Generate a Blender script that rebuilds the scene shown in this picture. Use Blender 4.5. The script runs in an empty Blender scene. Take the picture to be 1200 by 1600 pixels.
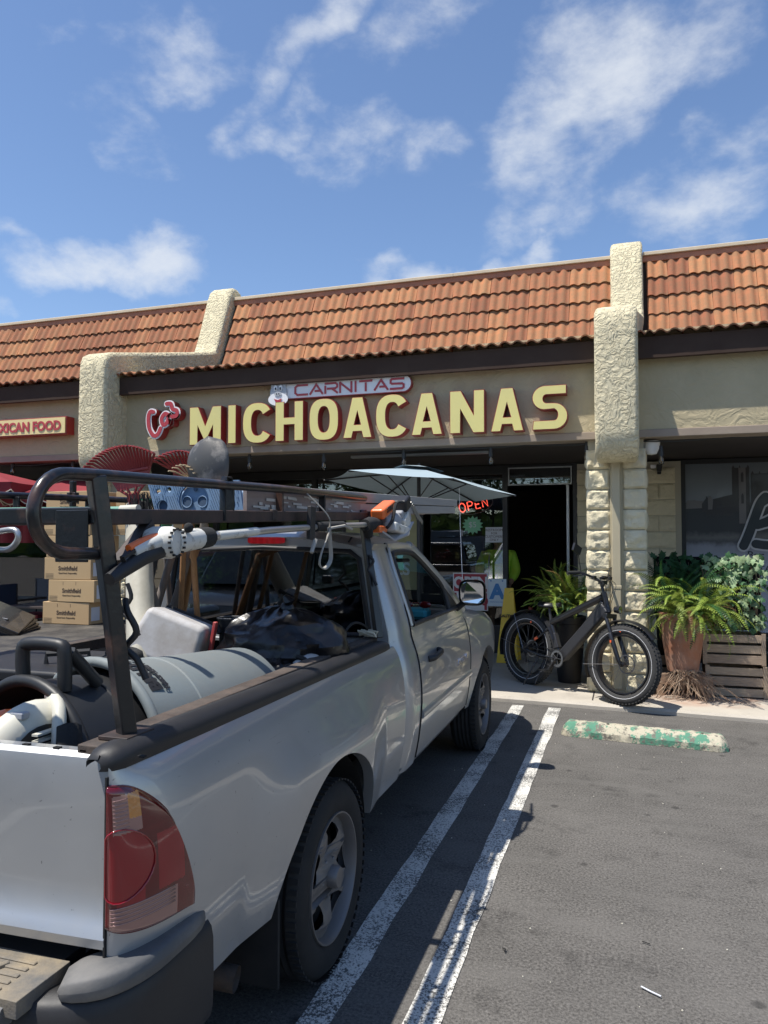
import bpy, bmesh, math, random
from mathutils import Vector as V, Matrix as Mx, noise as NZ
SC = bpy.context.scene
COL = SC.collection
rnd = random.Random(7)
R = math.radians
# ------------------------------------------------------------------ camera
cd = bpy.data.cameras.new('camera'); cam = bpy.data.objects.new('camera', cd); COL.objects.link(cam)
YAW = math.atan(377/1170); PIT = math.atan(43/1170)
cam.location = (0, 0, 1.6); cam.rotation_euler = (math.pi/2+PIT, 0, YAW)
cd.sensor_fit = 'VERTICAL'; cd.sensor_height = 24.0; cd.lens = 24.0*1170/1600
cd.clip_start = .05; cd.clip_end = 800
SC.camera = cam
# ------------------------------------------------------------------ light: sun direction (offset of a shadow per metre of height)
SX, SY = .33, .27
EL = math.atan2(1, math.hypot(SX, SY))
sd = V((-SX, -SY, 1)).normalized()          # towards the sun
AZ = math.atan2(sd.x, sd.y)
sl = bpy.data.lights.new('sun', 'SUN'); sl.energy = 5.0; sl.angle = R(.53); sl.color = (1, .955, .88)
so = bpy.data.objects.new('sun', sl); COL.objects.link(so)
so.rotation_euler = (-sd).to_track_quat('-Z', 'Y').to_euler()
W = bpy.data.worlds.new('World'); SC.world = W; W.use_nodes = True
nt = W.node_tree; N = nt.nodes; L = nt.links
for n in list(N): N.remove(n)
out = N.new('ShaderNodeOutputWorld'); bg = N.new('ShaderNodeBackground'); L.new(bg.outputs[0], out.inputs[0])
sky = N.new('ShaderNodeTexSky'); sky.sky_type = 'NISHITA'; sky.sun_disc = False
sky.sun_elevation = EL; sky.sun_rotation = AZ; sky.altitude = 50
sky.air_density = 1.0; sky.dust_density = .35; sky.ozone_density = 3.0
bg.inputs[1].default_value = .105
def wn(t, **k):
    n = N.new(t)
    for a, b in k.items(): setattr(n, a, b)
    return n
def wmath(op, a, b=None, c=None, clamp=False):
    n = N.new('ShaderNodeMath'); n.operation = op; n.use_clamp = clamp
    for i, x in enumerate((a, b, c)):
        if x is None: continue
        if isinstance(x, (int, float)): n.inputs[i].default_value = x
        else: L.new(x, n.inputs[i])
    return n.outputs[0]
tc = wn('ShaderNodeTexCoord')
DIR0 = tc.outputs['Generated']
def warp(src, sc, amt, det):
    a = wn('ShaderNodeTexNoise'); a.inputs['Scale'].default_value = sc; a.inputs['Detail'].default_value = det; L.new(DIR0, a.inputs[0])
    s1 = wn('ShaderNodeVectorMath'); s1.operation = 'SUBTRACT'; L.new(a.outputs['Color'], s1.inputs[0]); s1.inputs[1].default_value = (.5, .5, .5)
    s2 = wn('ShaderNodeVectorMath'); s2.operation = 'SCALE'; L.new(s1.outputs[0], s2.inputs[0]); s2.inputs['Scale'].default_value = amt
    s3 = wn('ShaderNodeVectorMath'); s3.operation = 'ADD'; L.new(src, s3.inputs[0]); L.new(s2.outputs[0], s3.inputs[1]); return s3.outputs[0]
DIR = warp(warp(DIR0, 5.0, .20, 2), 16.0, .09, 5)
# each bank of cloud: direction of its centre, half sizes (radians), roll, strength
BANKS = [(985, 115, 205, 100, 22, 1.0), (830, 235, 120, 75, 30, .95), (1110, 300, 130, 80, -5, .85), (850, 335, 130, 55, 10, .6), (175, 405, 130, 48, 6, 1.05),
         (590, 225, 90, 55, -10, .62), (480, 190, 110, 50, 35, .95), (520, 250, 70, 60, -50, .55), (460, 95, 150, 52, 52, .92), (270, 62, 150, 48, 18, .78), (215, 165, 90, 50, -40, .72),
         (690, 430, 120, 34, 8, 1.15), (815, 405, 60, 32, 5, 1.1), (10, 328, 60, 28, -25, .8), (640, 70, 120, 75, 40, .72), (180, 20, 100, 45, -20, .65), (0, 480, 30, 20, 0, .6)]
CF = V((-math.sin(YAW)*math.cos(PIT), math.cos(YAW)*math.cos(PIT), math.sin(PIT)))
CR = V((math.cos(YAW), math.sin(YAW), 0)); CU = CR.cross(CF)
def dot(vec):
    n = N.new('ShaderNodeVectorMath'); n.operation = 'DOT_PRODUCT'; L.new(DIR, n.inputs[0]); n.inputs[1].default_value = vec
    return n.outputs['Value']
acc = None
for (px, py, hw, hh, roll, st) in BANKS:
    d = (CF + CR*(px-600)/1170 - CU*(py-800)/1170); dist = d.length; d.normalize()
    r_ = V((0, 0, 1)).cross(d); r_ = -r_.normalized(); u_ = r_.cross(d).normalized()
    a = R(roll); e1 = (r_*math.cos(a)+u_*math.sin(a)); e2 = (-r_*math.sin(a)+u_*math.cos(a))
    s1 = 1170*dist/hw; s2 = 1170*dist/hh
    p = wmath('MULTIPLY', dot(e1), s1); q = wmath('MULTIPLY', dot(e2), s2)
    rr = wmath('ADD', wmath('MULTIPLY', p, p), wmath('MULTIPLY', q, q))
    m = wmath('SUBTRACT', 1.0, wmath('MULTIPLY', rr, .42), clamp=True)
    m = wmath('MULTIPLY', m, st)
    front = wmath('GREATER_THAN', dot(d), 0.0)
    m = wmath('MULTIPLY', m, front)
    acc = m if acc is None else wmath('MAXIMUM', acc, m)
mp = wn('ShaderNodeMapping'); mp.inputs['Scale'].default_value = (1.0, 1.0, 1.7); mp.inputs['Rotation'].default_value = (.0, .35, .2); L.new(DIR0, mp.inputs[0])
n1 = wn('ShaderNodeTexNoise'); n1.inputs['Scale'].default_value = 9.0; n1.inputs['Detail'].default_value = 9; n1.inputs['Roughness'].default_value = .6; n1.inputs['Distortion'].default_value = .1
L.new(mp.outputs[0], n1.inputs[0])
# far scattered cloud everywhere else in the sky
n2 = wn('ShaderNodeTexNoise'); n2.inputs['Scale'].default_value = 2.2; n2.inputs['Detail'].default_value = 3; L.new(mp.outputs[0], n2.inputs[0])
gen = wmath('MULTIPLY', wmath('SUBTRACT', n2.outputs[0], .5, clamp=True), 1.6)
behind = wmath('LESS_THAN', dot(CF), .45)
acc = wmath('MAXIMUM', acc, wmath('MULTIPLY', gen, behind))
cl = wmath('SUBTRACT', wmath('ADD', acc, wmath('MULTIPLY', n1.outputs[0], 2.2)), 1.50)
cl = wmath('MULTIPLY', cl, .95, clamp=True)
cl = wmath('MULTIPLY', cl, wmath('MULTIPLY', acc, 3.0, clamp=True))
sm = N.new('ShaderNodeMapRange'); sm.interpolation_type = 'SMOOTHSTEP'; L.new(cl, sm.inputs[0]); sm.inputs[4].default_value = .8
hsv = wn('ShaderNodeHueSaturation'); hsv.inputs['Saturation'].default_value = 1.04; hsv.inputs['Hue'].default_value = .503; hsv.inputs['Value'].default_value = 1.24
L.new(sky.outputs[0], hsv.inputs['Color'])
mx = wn('ShaderNodeMix'); mx.data_type = 'RGBA'; L.new(sm.outputs[0], mx.inputs[0]); L.new(hsv.outputs[0], mx.inputs[6]); mx.inputs[7].default_value = (6.2, 6.5, 6.9, 1)
L.new(mx.outputs[2], bg.inputs[0])
vs = SC.view_settings; vs.view_transform = 'Standard'; vs.look = 'None'; vs.exposure = .36; vs.gamma = 1; vs.use_curve_mapping = False
# ------------------------------------------------------------------ materials
MATS = {}
def mat(name, col, rough=.6, metal=0.0, col2=None, nscale=8, nmix=.5, bump=0, bscale=60, bdist=.004, coat=0, var=0, spec=.5,
        dust=0, dustcol=(.35, .32, .27), trans=0, emit=0, alpha=1, stretch=None, thr=None, bkind='noise', rvar=0):
    """one procedural material: two colours mixed by noise, optional per-object variation, dust, bump"""
    m = bpy.data.materials.new(name); m.use_nodes = True; t = m.node_tree; n = t.nodes; l = t.links
    b = n['Principled BSDF']; MATS[name] = m
    tcn = n.new('ShaderNodeTexCoord'); co = tcn.outputs['Object']
    if stretch:
        mpn = n.new('ShaderNodeMapping'); mpn.inputs['Scale'].default_value = stretch; l.new(co, mpn.inputs[0]); co = mpn.outputs[0]
    c4 = lambda c: (c[0], c[1], c[2], 1)
    cur = None
    if col2 is not None:
        nn = n.new('ShaderNodeTexNoise'); nn.inputs['Scale'].default_value = nscale; nn.inputs['Detail'].default_value = 6; nn.inputs['Roughness'].default_value = .62
        l.new(co, nn.inputs[0])
        cr = n.new('ShaderNodeMapRange'); l.new(nn.outputs[0], cr.inputs[0])
        lo, hi = (.5-.22/nmix*.5, .5+.22/nmix*.5) if thr is None else thr
        cr.inputs[1].default_value = lo; cr.inputs[2].default_value = hi
        mxn = n.new('ShaderNodeMix'); mxn.data_type = 'RGBA'; l.new(cr.outputs[0], mxn.inputs[0])
        mxn.inputs[6].default_value = c4(col); mxn.inputs[7].default_value = c4(col2); cur = mxn.outputs[2]
    if dust:
        nn = n.new('ShaderNodeTexNoise'); nn.inputs['Scale'].default_value = 3.3; nn.inputs['Detail'].default_value = 10; nn.inputs['Roughness'].default_value = .72
        l.new(tcn.outputs['Object'], nn.inputs[0])
        cr = n.new('ShaderNodeMapRange'); l.new(nn.outputs[0], cr.inputs[0]); cr.inputs[1].default_value = .42; cr.inputs[2].default_value = .8; cr.inputs[4].default_value = dust
        mxn = n.new('ShaderNodeMix'); mxn.data_type = 'RGBA'; l.new(cr.outputs[0], mxn.inputs[0])
        if cur is None: mxn.inputs[6].default_value = c4(col)
        else: l.new(cur, mxn.inputs[6])
        mxn.inputs[7].default_value = c4(dustcol); cur = mxn.outputs[2]
        if not metal:
            mr = n.new('ShaderNodeMapRange'); l.new(cr.outputs[0], mr.inputs[0]); mr.inputs[3].default_value = rough; mr.inputs[4].default_value = min(1, rough+.3); l.new(mr.outputs[0], b.inputs['Roughness'])
    if var:
        oi = n.new('ShaderNodeObjectInfo'); hs = n.new('ShaderNodeHueSaturation')
        mr = n.new('ShaderNodeMapRange'); l.new(oi.outputs['Random'], mr.inputs[0]); mr.inputs[3].default_value = 1-var; mr.inputs[4].default_value = 1+var
        l.new(mr.outputs[0], hs.inputs['Value'])
        mr2 = n.new('ShaderNodeMapRange'); l.new(oi.outputs['Random'], mr2.inputs[0]); mr2.inputs[3].default_value = .5-var*.03; mr2.inputs[4].default_value = .5+var*.03
        l.new(mr2.outputs[0], hs.inputs['Hue'])
        if cur is None: hs.inputs['Color'].default_value = c4(col)
        else: l.new(cur, hs.inputs['Color'])
        cur = hs.outputs[0]
    if cur is None: b.inputs['Base Color'].default_value = c4(col)
    else: l.new(cur, b.inputs['Base Color'])
    if not (dust and not metal): b.inputs['Roughness'].default_value = rough
    b.inputs['Metallic'].default_value = metal
    b.inputs['Specular IOR Level'].default_value = spec
    b.inputs['Coat Weight'].default_value = coat; b.inputs['Coat Roughness'].default_value = .04
    b.inputs['Transmission Weight'].default_value = trans
    b.inputs['Alpha'].default_value = alpha
    if emit:
        b.inputs['Emission Color'].default_value = c4(col); b.inputs['Emission Strength'].default_value = emit
    if bump:
        if bkind == 'noise':
            bn = n.new('ShaderNodeTexNoise'); bn.inputs['Scale'].default_value = bscale; bn.inputs['Detail'].default_value = 4; l.new(co, bn.inputs[0]); bo = bn.outputs[0]
        elif bkind == 'ridge':
            bn = n.new('ShaderNodeTexWave'); bn.inputs['Scale'].default_value = bscale; l.new(co, bn.inputs[0]); bo = bn.outputs[1]
        bp = n.new('ShaderNodeBump'); bp.inputs['Strength'].default_value = bump; bp.inputs['Distance'].default_value = bdist
        l.new(bo, bp.inputs['Height']); l.new(bp.outputs[0], b.inputs['Normal'])
    return m
def nodes(m): return m.node_tree.nodes, m.node_tree.links, m.node_tree.nodes['Principled BSDF']
# ------------------------------------------------------------------ mesh building
ORG = {}
def empty(name, loc=(0, 0, 0)):
    o = bpy.data.objects.new(name, None); o.empty_display_size = .1; COL.objects.link(o); o.location = loc; ORG[o.name] = V(loc); return o
def tag(o, label=None, cat=None, group=None, kind=None):
    for k, v in (('label', label), ('category', cat), ('group', group), ('kind', kind)):
        if v: o[k] = v
    return o
def thing(name, label, cat, loc=(0, 0, 0), group=None):
    return tag(empty(name, loc), label, cat, group)
def frame_from(d, up=V((0, 0, 1))):
    d = V(d).normalized(); s = d.cross(up)
    if s.length < 1e-4: s = d.cross(V((0, 1, 0)))
    s.normalize(); return s, s.cross(d), d
class MB:
    def __init__(s, M=None): s.v = []; s.f = []; s.m = []; s.M = M
    def add(s, vs, fs, mi=0):
        k = len(s.v)
        s.v += [(s.M @ V(p)) if s.M else V(p) for p in vs]
        for f in fs: s.f.append(tuple(i+k for i in f)); s.m.append(mi)
        return s
    def box(s, c, size, rot=None, mi=0, taper=1.0):
        hx, hy, hz = size[0]/2, size[1]/2, size[2]/2; c = V(c)
        vs = []
        for z in (-1, 1):
            k = taper if z > 0 else 1
            for x, y in ((-1, -1), (1, -1), (1, 1), (-1, 1)):
                p = V((x*hx*k, y*hy*k, z*hz)); vs.append(c+(rot @ p if rot else p))
        return s.add(vs, [(3, 2, 1, 0), (4, 5, 6, 7), (0, 1, 5, 4), (1, 2, 6, 5), (2, 3, 7, 6), (3, 0, 4, 7)], mi)
    def bb(s, a, b, mi=0):
        return s.box([(a[i]+b[i])/2 for i in range(3)], [abs(b[i]-a[i]) for i in range(3)], mi=mi)
    def tube(s, pts, r, seg=8, closed=False, mi=0, caps=True, flat=1.0, up=V((0, 0, 1))):
        pts = [V(p) for p in pts]; n = len(pts); rs = r if isinstance(r, (list, tuple)) else [r]*n
        vs = []; prev = None
        for i in range(n):
            if closed: d = pts[(i+1) % n]-pts[i-1]
            else: d = pts[min(i+1, n-1)]-pts[max(i-1, 0)]
            d.normalize()
            if prev is None:
                a, b, _ = frame_from(d, up)
            else:
                a = prev-d*prev.dot(d)
                if a.length < 1e-5: a = frame_from(d, up)[0]
                a.normalize(); b = a.cross(d)
            prev = a
            for k in range(seg):
                t = 2*math.pi*(k+.5)/seg
                vs.append(pts[i]+a*math.cos(t)*rs[i]+b*math.sin(t)*rs[i]*flat)
        fs = []
        for i in range(n if closed else n-1):
            j = (i+1) % n
            for k in range(seg):
                q = (k+1) % seg; fs.append((i*seg+k, i*seg+q, j*seg+q, j*seg+k))
        if caps and not closed:
            fs.append(tuple(range(seg))[::-1]); fs.append(tuple((n-1)*seg+k for k in range(seg)))
        return s.add(vs, fs, mi)
    def sq(s, a, b, w, h=None, mi=0, up=V((0, 0, 1))):
        """bar of rectangular section from a to b"""
        h = h or w; a = V(a); b = V(b); x, y, d = frame_from(b-a, up)
        vs = [p+x*sx*w/2+y*sy*h/2 for p in (a, b) for sx, sy in ((-1, -1), (1, -1), (1, 1), (-1, 1))]
        return s.add(vs, [(0, 1, 2, 3)[::-1], (4, 5, 6, 7), (0, 1, 5, 4), (1, 2, 6, 5), (2, 3, 7, 6), (3, 0, 4, 7)], mi)
    def lathe(s, prof, o, ax=(0, 0, 1), seg=24, mi=0, mis=None, up=V((0, 0, 1))):
        o = V(o); x, y, d = frame_from(ax, V((0, 1, 0)) if abs(V(ax).normalized().z) > .9 else up)
        vs = []
        for (r, h) in prof:
            for k in range(seg):
                t = 2*math.pi*k/seg; vs.append(o+d*h+(x*math.cos(t)+y*math.sin(t))*r)
        n = len(prof)
        for i in range(n-1):
            fs = [(i*seg+k, i*seg+(k+1) % seg, (i+1)*seg+(k+1) % seg, (i+1)*seg+k) for k in range(seg)]
            k0 = len(s.v) if i == 0 else k0
            if i == 0: s.add(vs, [], 0)
            for f in fs: s.f.append(tuple(a+k0 for a in f)); s.m.append(mis[i] if mis else mi)
        return s
    def grid(s, fn, nu, nv, mi=0, mf=None, skip=None, flip=False):
        vs = [fn(i/nu, j/nv) for j in range(nv+1) for i in range(nu+1)]
        k0 = len(s.v); s.add(vs, [], 0)
        for j in range(nv):
            for i in range(nu):
                if skip and skip((i+.5)/nu, (j+.5)/nv): continue
                a = j*(nu+1)+i; f = (a, a+1, a+nu+2, a+nu+1)
                if flip: f = f[::-1]
                s.f.append(tuple(q+k0 for q in f)); s.m.append(mf((i+.5)/nu, (j+.5)/nv) if mf else mi)
        return s
    def ell(s, c, rad, rot=None, nu=14, nv=8, mi=0):
        c = V(c); vs = []; fs = []
        for j in range(nv+1):
            ph = math.pi*j/nv
            for i in range(nu):
                t = 2*math.pi*i/nu
                p = V((math.cos(t)*math.sin(ph)*rad[0], math.sin(t)*math.sin(ph)*rad[1], -math.cos(ph)*rad[2]))
                vs.append(c+(rot @ p if rot else p))
        for j in range(nv):
            for i in range(nu):
                q = (i+1) % nu; fs.append((j*nu+i, j*nu+q, (j+1)*nu+q, (j+1)*nu+i))
        return s.add(vs, fs, mi)
    def mesh(s, me, o, u, v, w=None, mi=0, side=None, warp=None):
        """add a flat mesh (letters, cut plates): its x,y,z run along u,v,w; faces that look sideways take material 'side'"""
        o = V(o); u = V(u); v = V(v); w = V(w) if w else u.cross(v)
        k0 = len(s.v)
        vs = [(warp(p.co) if warp else o+u*p.co.x+v*p.co.y+w*p.co.z) for p in me.vertices]
        s.add(vs, [], 0)
        for p in me.polygons:
            s.f.append(tuple(i+k0 for i in p.vertices)); s.m.append(side if (side is not None and abs(p.normal.z) < .5) else mi)
        return s
    def build(s, name, mats, parent=None, smooth=None, bevel=0, bseg=2, sub=0, label=None, weld=False):
        top = parent
        while top is not None and top.parent is not None: top = top.parent
        off = ORG.get(top.name, V((0, 0, 0))) if top is not None else V((0, 0, 0))
        me = bpy.data.meshes.new(name)
        me.from_pydata([tuple(p-off) for p in s.v], [], s.f)
        ml = mats if isinstance(mats, (list, tuple)) else [mats]
        for m_ in ml: me.materials.append(MATS[m_] if isinstance(m_, str) else m_)
        if any(s.m): me.polygons.foreach_set('material_index', s.m)
        if weld:
            bm = bmesh.new(); bm.from_mesh(me); bmesh.ops.remove_doubles(bm, verts=bm.verts, dist=1e-4); bm.to_mesh(me); bm.free()
        me.update()
        if smooth is not None:
            me.polygons.foreach_set('use_smooth', [True]*len(me.polygons))
            if smooth < 3: me.set_sharp_from_angle(angle=smooth)
        o = bpy.data.objects.new(name, me); COL.objects.link(o)
        if parent is not None: o.parent = parent
        if bevel:
            b = o.modifiers.new('b', 'BEVEL'); b.width = bevel; b.segments = bseg; b.limit_method = 'ANGLE'; b.angle_limit = R(35)
            if smooth is None:
                me.polygons.foreach_set('use_smooth', [True]*len(me.polygons)); b.harden_normals = True
        if sub:
            b = o.modifiers.new('s', 'SUBSURF'); b.levels = sub; b.render_levels = sub
        if label: o['label'] = label
        return o
def part(name, m, parent, fn, **k):
    mb = MB(); fn(mb); return mb.build(name, m, parent, **k)
def loops_mesh(loops, depth=0.0):
    """filled 2D outline with holes, centred on z = 0"""
    cu = bpy.data.curves.new('c', 'CURVE'); cu.dimensions = '2D'; cu.fill_mode = 'BOTH'; cu.extrude = depth/2
    for lp in loops:
        sp = cu.splines.new('POLY'); sp.points.add(len(lp)-1)
        for i, p in enumerate(lp): sp.points[i].co = (p[0], p[1], 0, 1)
        sp.use_cyclic_u = True
    o = bpy.data.objects.new('c', cu); me = bpy.data.meshes.new_from_object(o)
    bpy.data.objects.remove(o); bpy.data.curves.remove(cu); return me
def text_mesh(body, size, depth=0.0, offset=0.0, align='LEFT', sx=1.0, spacing=1.0, shear=0):
    cu = bpy.data.curves.new('t', 'FONT'); cu.body = body; cu.size = size; cu.extrude = depth/2; cu.offset = offset; cu.align_x = align; cu.resolution_u = 3
    cu.space_character = spacing; cu.shear = shear
    o = bpy.data.objects.new('t', cu); me = bpy.data.meshes.new_from_object(o)
    bpy.data.objects.remove(o); bpy.data.curves.remove(cu)
    if sx != 1:
        for p in me.vertices: p.co.x *= sx
    return me
def stroke_loop(pts, w):
    """outline of a pen stroke of width w along pts with round ends"""
    pts = [V((p[0], p[1])) for p in pts]; n = len(pts); Lf = []; Rt = []
    for i in range(n):
        d = (pts[min(i+1, n-1)]-pts[max(i-1, 0)]).normalized(); q = V((-d.y, d.x)); Lf.append(pts[i]+q*w/2); Rt.append(pts[i]-q*w/2)
    d0 = (pts[0]-pts[1]).normalized(); d1 = (pts[-1]-pts[-2]).normalized()
    def cap(c, d): return [c+V((math.cos(a), math.sin(a)))*w/2 for a in [math.atan2(d.y, d.x)+t for t in (-1.05, -.52, 0, .52, 1.05)]]
    return Lf+cap(pts[-1], d1)[::-1]+Rt[::-1]+cap(pts[0], d0)[::-1]
def arc(cx, cy, rx, ry, a0, a1, n=12):
    return [(cx+rx*math.cos(R(a0+(a1-a0)*i/n)), cy+ry*math.sin(R(a0+(a1-a0)*i/n))) for i in range(n+1)]
def spline(pts, n=6):
    pts = [V(p) for p in pts]; o = []
    for i in range(len(pts)-1):
        p0 = pts[max(i-1, 0)]; p1 = pts[i]; p2 = pts[i+1]; p3 = pts[min(i+2, len(pts)-1)]
        for k in range(n):
            t = k/n
            o.append(.5*((2*p1)+(p2-p0)*t+(2*p0-5*p1+4*p2-p3)*t*t+(3*p1-p0-3*p2+p3)*t**3))
    return o+[pts[-1]]
def dup(o, parent=None, loc=None, rot=None, scale=None):
    c = o.copy(); COL.objects.link(c); c.parent = parent
    if loc is not None: c.location = loc
    if rot is not None: c.rotation_euler = rot
    if scale is not None: c.scale = scale
    for ch in list(o.children): dup(ch, c)
    return c
def lerp(a, b, t): return a+(b-a)*t
def interp(x, tab):
    if x <= tab[0][0]: return tab[0][1]
    for (a, p), (b, q) in zip(tab, tab[1:]):
        if x <= b: return p+(q-p)*(x-a)/(b-a)
    return tab[-1][1]
def sinterp(x, tab):
    if x <= tab[0][0]: return tab[0][1]
    for (a, p), (b, q) in zip(tab, tab[1:]):
        if x <= b:
            t = (x-a)/(b-a); t = t*t*(3-2*t); return p+(q-p)*t
    return tab[-1][1]

# ------------------------------------------------------------------ setting materials
def stucco(name, col, col2, dist=.012, rough_s=11, strength=.9):
    m = mat(name, col, .9, col2=col2, nscale=2.5, spec=.2); n, l, b = nodes(m)
    tcn = n.new('ShaderNodeTexCoord')
    a = n.new('ShaderNodeTexNoise'); a.inputs['Scale'].default_value = rough_s; a.inputs['Detail'].default_value = 5; a.inputs['Distortion'].default_value = 2.3; a.inputs['Roughness'].default_value = .55
    l.new(tcn.outputs['Object'], a.inputs[0])
    r = n.new('ShaderNodeMapRange'); r.inputs[1].default_value = .42; r.inputs[2].default_value = .60; l.new(a.outputs[0], r.inputs[0])
    f = n.new('ShaderNodeTexNoise'); f.inputs['Scale'].default_value = 90; f.inputs['Detail'].default_value = 3; l.new(tcn.outputs['Object'], f.inputs[0])
    s = n.new('ShaderNodeMath'); s.operation = 'MULTIPLY_ADD'; l.new(f.outputs[0], s.inputs[0]); s.inputs[1].default_value = .25; l.new(r.outputs[0], s.inputs[2])
    bp = n.new('ShaderNodeBump'); bp.inputs['Strength'].default_value = strength; bp.inputs['Distance'].default_value = dist
    l.new(s.outputs[0], bp.inputs['Height']); l.new(bp.outputs[0], b.inputs['Normal']); return m
stucco('stucco_cream', (.74, .655, .44), (.66, .585, .40), .017, 10, .85)
stucco('stucco_tan', (.52, .44, .285), (.44, .375, .24), .006, 5, .6)
mat('fascia', (.058, .038, .030), .9, col2=(.075, .052, .041), spec=.1, nscale=3, bump=.2, bscale=30)
mat('trim_brown', (.36, .29, .22), .8, col2=(.29, .23, .18), nscale=3, bump=.3, bscale=40)
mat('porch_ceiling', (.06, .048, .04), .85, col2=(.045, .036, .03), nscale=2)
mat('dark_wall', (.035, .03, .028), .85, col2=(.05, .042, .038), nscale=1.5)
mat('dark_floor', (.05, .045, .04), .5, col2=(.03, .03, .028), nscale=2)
mat('coping', (.74, .62, .44), .7, col2=(.62, .5, .35), nscale=4)
mat('ridge_clay', (.55, .22, .12), .75, col2=(.36, .16, .10), nscale=5)
m = mat('roof_clay', (.42, .155, .075), .85, col2=(.25, .135, .075), nscale=7, nmix=.7, bump=.5, bscale=70, var=.24, dust=.6, dustcol=(.22, .17, .09), spec=.25)
m = mat('split_block', (.70, .62, .43), .92, col2=(.60, .535, .37), nscale=6, bump=.8, bscale=26, bdist=.02, var=.06, spec=.2)
mat('mortar', (.42, .385, .29), .95, bump=.3)
mat('smooth_tan', (.47, .41, .27), .75, col2=(.43, .37, .25), nscale=3)
mat('black_frame', (.02, .02, .02), .45)
mat('silver_frame', (.45, .46, .46), .4, metal=.6)
def glass_mat(name, tint=(.75, .8, .8), ior=1.5, opacity=.0, gl=1.0):
    m = bpy.data.materials.new(name); m.use_nodes = True; n = m.node_tree.nodes; l = m.node_tree.links; MATS[name] = m
    for q in list(n): n.remove(q)
    o = n.new('ShaderNodeOutputMaterial'); t = n.new('ShaderNodeBsdfTransparent'); t.inputs[0].default_value = (*tint, 1)
    g = n.new('ShaderNodeBsdfGlossy'); g.inputs['Roughness'].default_value = .0; g.inputs[0].default_value = (gl, gl, gl, 1)
    f = n.new('ShaderNodeFresnel'); f.inputs[0].default_value = ior
    f2 = n.new('ShaderNodeMath'); f2.operation = 'MULTIPLY_ADD'; f2.inputs[1].default_value = 1.7; f2.inputs[2].default_value = opacity; f2.use_clamp = True; l.new(f.outputs[0], f2.inputs[0])
    x = n.new('ShaderNodeMixShader'); l.new(f2.outputs[0], x.inputs[0]); l.new(t.outputs[0], x.inputs[1]); l.new(g.outputs[0], x.inputs[2]); l.new(x.outputs[0], o.inputs[0])
    return m
glass_mat('shop_glass', (.82, .85, .85), 1.5, .04)
glass_mat('car_glass', (.50, .56, .53), 1.5, .02)
glass_mat('lens_glass', (.85, .85, .85), 1.5)
# asphalt
m = mat('asphalt', (.128, .120, .110), .92, col2=(.090, .085, .078), nscale=1.3, nmix=.5, spec=.25); n, l, b = nodes(m)
tcn = n.new('ShaderNodeTexCoord')
def tex(n, l, co, sc, det=4, kind='ShaderNodeTexNoise', rg=.6):
    a = n.new(kind); a.inputs['Scale'].default_value = sc
    if kind == 'ShaderNodeTexNoise': a.inputs['Detail'].default_value = det; a.inputs['Roughness'].default_value = rg
    l.new(co, a.inputs[0]); return a.outputs[0]
def rng(n, l, x, a, b_, c=0, d=1):
    r = n.new('ShaderNodeMapRange'); l.new(x, r.inputs[0]); r.inputs[1].default_value = a; r.inputs[2].default_value = b_; r.inputs[3].default_value = c; r.inputs[4].default_value = d; return r.outputs[0]
def mixc(n, l, fac, a, b_, mode='MIX'):
    x = n.new('ShaderNodeMix'); x.data_type = 'RGBA'; x.blend_type = mode
    if isinstance(fac, (int, float)): x.inputs[0].default_value = fac
    else: l.new(fac, x.inputs[0])
    for i, v in ((6, a), (7, b_)):
        if isinstance(v, tuple): x.inputs[i].default_value = (*v, 1)
        else: l.new(v, x.inputs[i])
    return x.outputs[2]
def mth(n, l, op, a, b_=None, clamp=False):
    x = n.new('ShaderNodeMath'); x.operation = op; x.use_clamp = clamp
    for i, v in enumerate((a, b_)):
        if v is None: continue
        if isinstance(v, (int, float)): x.inputs[i].default_value = v
        else: l.new(v, x.inputs[i])
    return x.outputs[0]
co = tcn.outputs['Object']
base = b.inputs['Base Color'].links[0].from_socket
gr = rng(n, l, tex(n, l, co, 85, 5, rg=.75), .33, .68, .35, 1.75)          # aggregate
v1 = n.new('ShaderNodeTexVoronoi'); v1.inputs['Scale'].default_value = 210; l.new(co, v1.inputs[0])
c1 = mixc(n, l, 1.0, base, gr, 'MULTIPLY')
sp = rng(n, l, v1.outputs['Color'], .93, .97)
c2 = mixc(n, l, mth(n, l, 'MULTIPLY', sp, .35), c1, (.26, .25, .23))
st = rng(n, l, tex(n, l, co, 3.1, 8, rg=.75), .55, .68)              # oil stains
mpn = n.new('ShaderNodeMapping'); mpn.inputs['Scale'].default_value = (1, 3, 1); l.new(co, mpn.inputs[0])
st2 = rng(n, l, tex(n, l, mpn.outputs[0], 1.6, 8, rg=.72), .47, .66)
c3 = mixc(n, l, mth(n, l, 'MULTIPLY', st, .55), c2, (.022, .021, .02))
c3 = mixc(n, l, mth(n, l, 'MULTIPLY', st2, .55), c3, (.145, .137, .126))
vs_ = n.new('ShaderNodeTexVoronoi'); vs_.inputs['Scale'].default_value = 3.2; l.new(co, vs_.inputs[0])
drip = mth(n, l, 'MULTIPLY', rng(n, l, vs_.outputs['Distance'], .05, .095, 1, 0), rng(n, l, vs_.outputs['Color'], .28, .34))
c3 = mixc(n, l, mth(n, l, 'MULTIPLY', drip, .55), c3, (.018, .018, .018))
l.new(c3, b.inputs['Base Color'])
bp = n.new('ShaderNodeBump'); bp.inputs['Strength'].default_value = .8; bp.inputs['Distance'].default_value = .006
l.new(mth(n, l, 'ADD', tex(n, l, co, 150, 3), mth(n, l, 'MULTIPLY', tex(n, l, co, 30, 3), .8)), bp.inputs['Height']); l.new(bp.outputs[0], b.inputs['Normal'])
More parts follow.
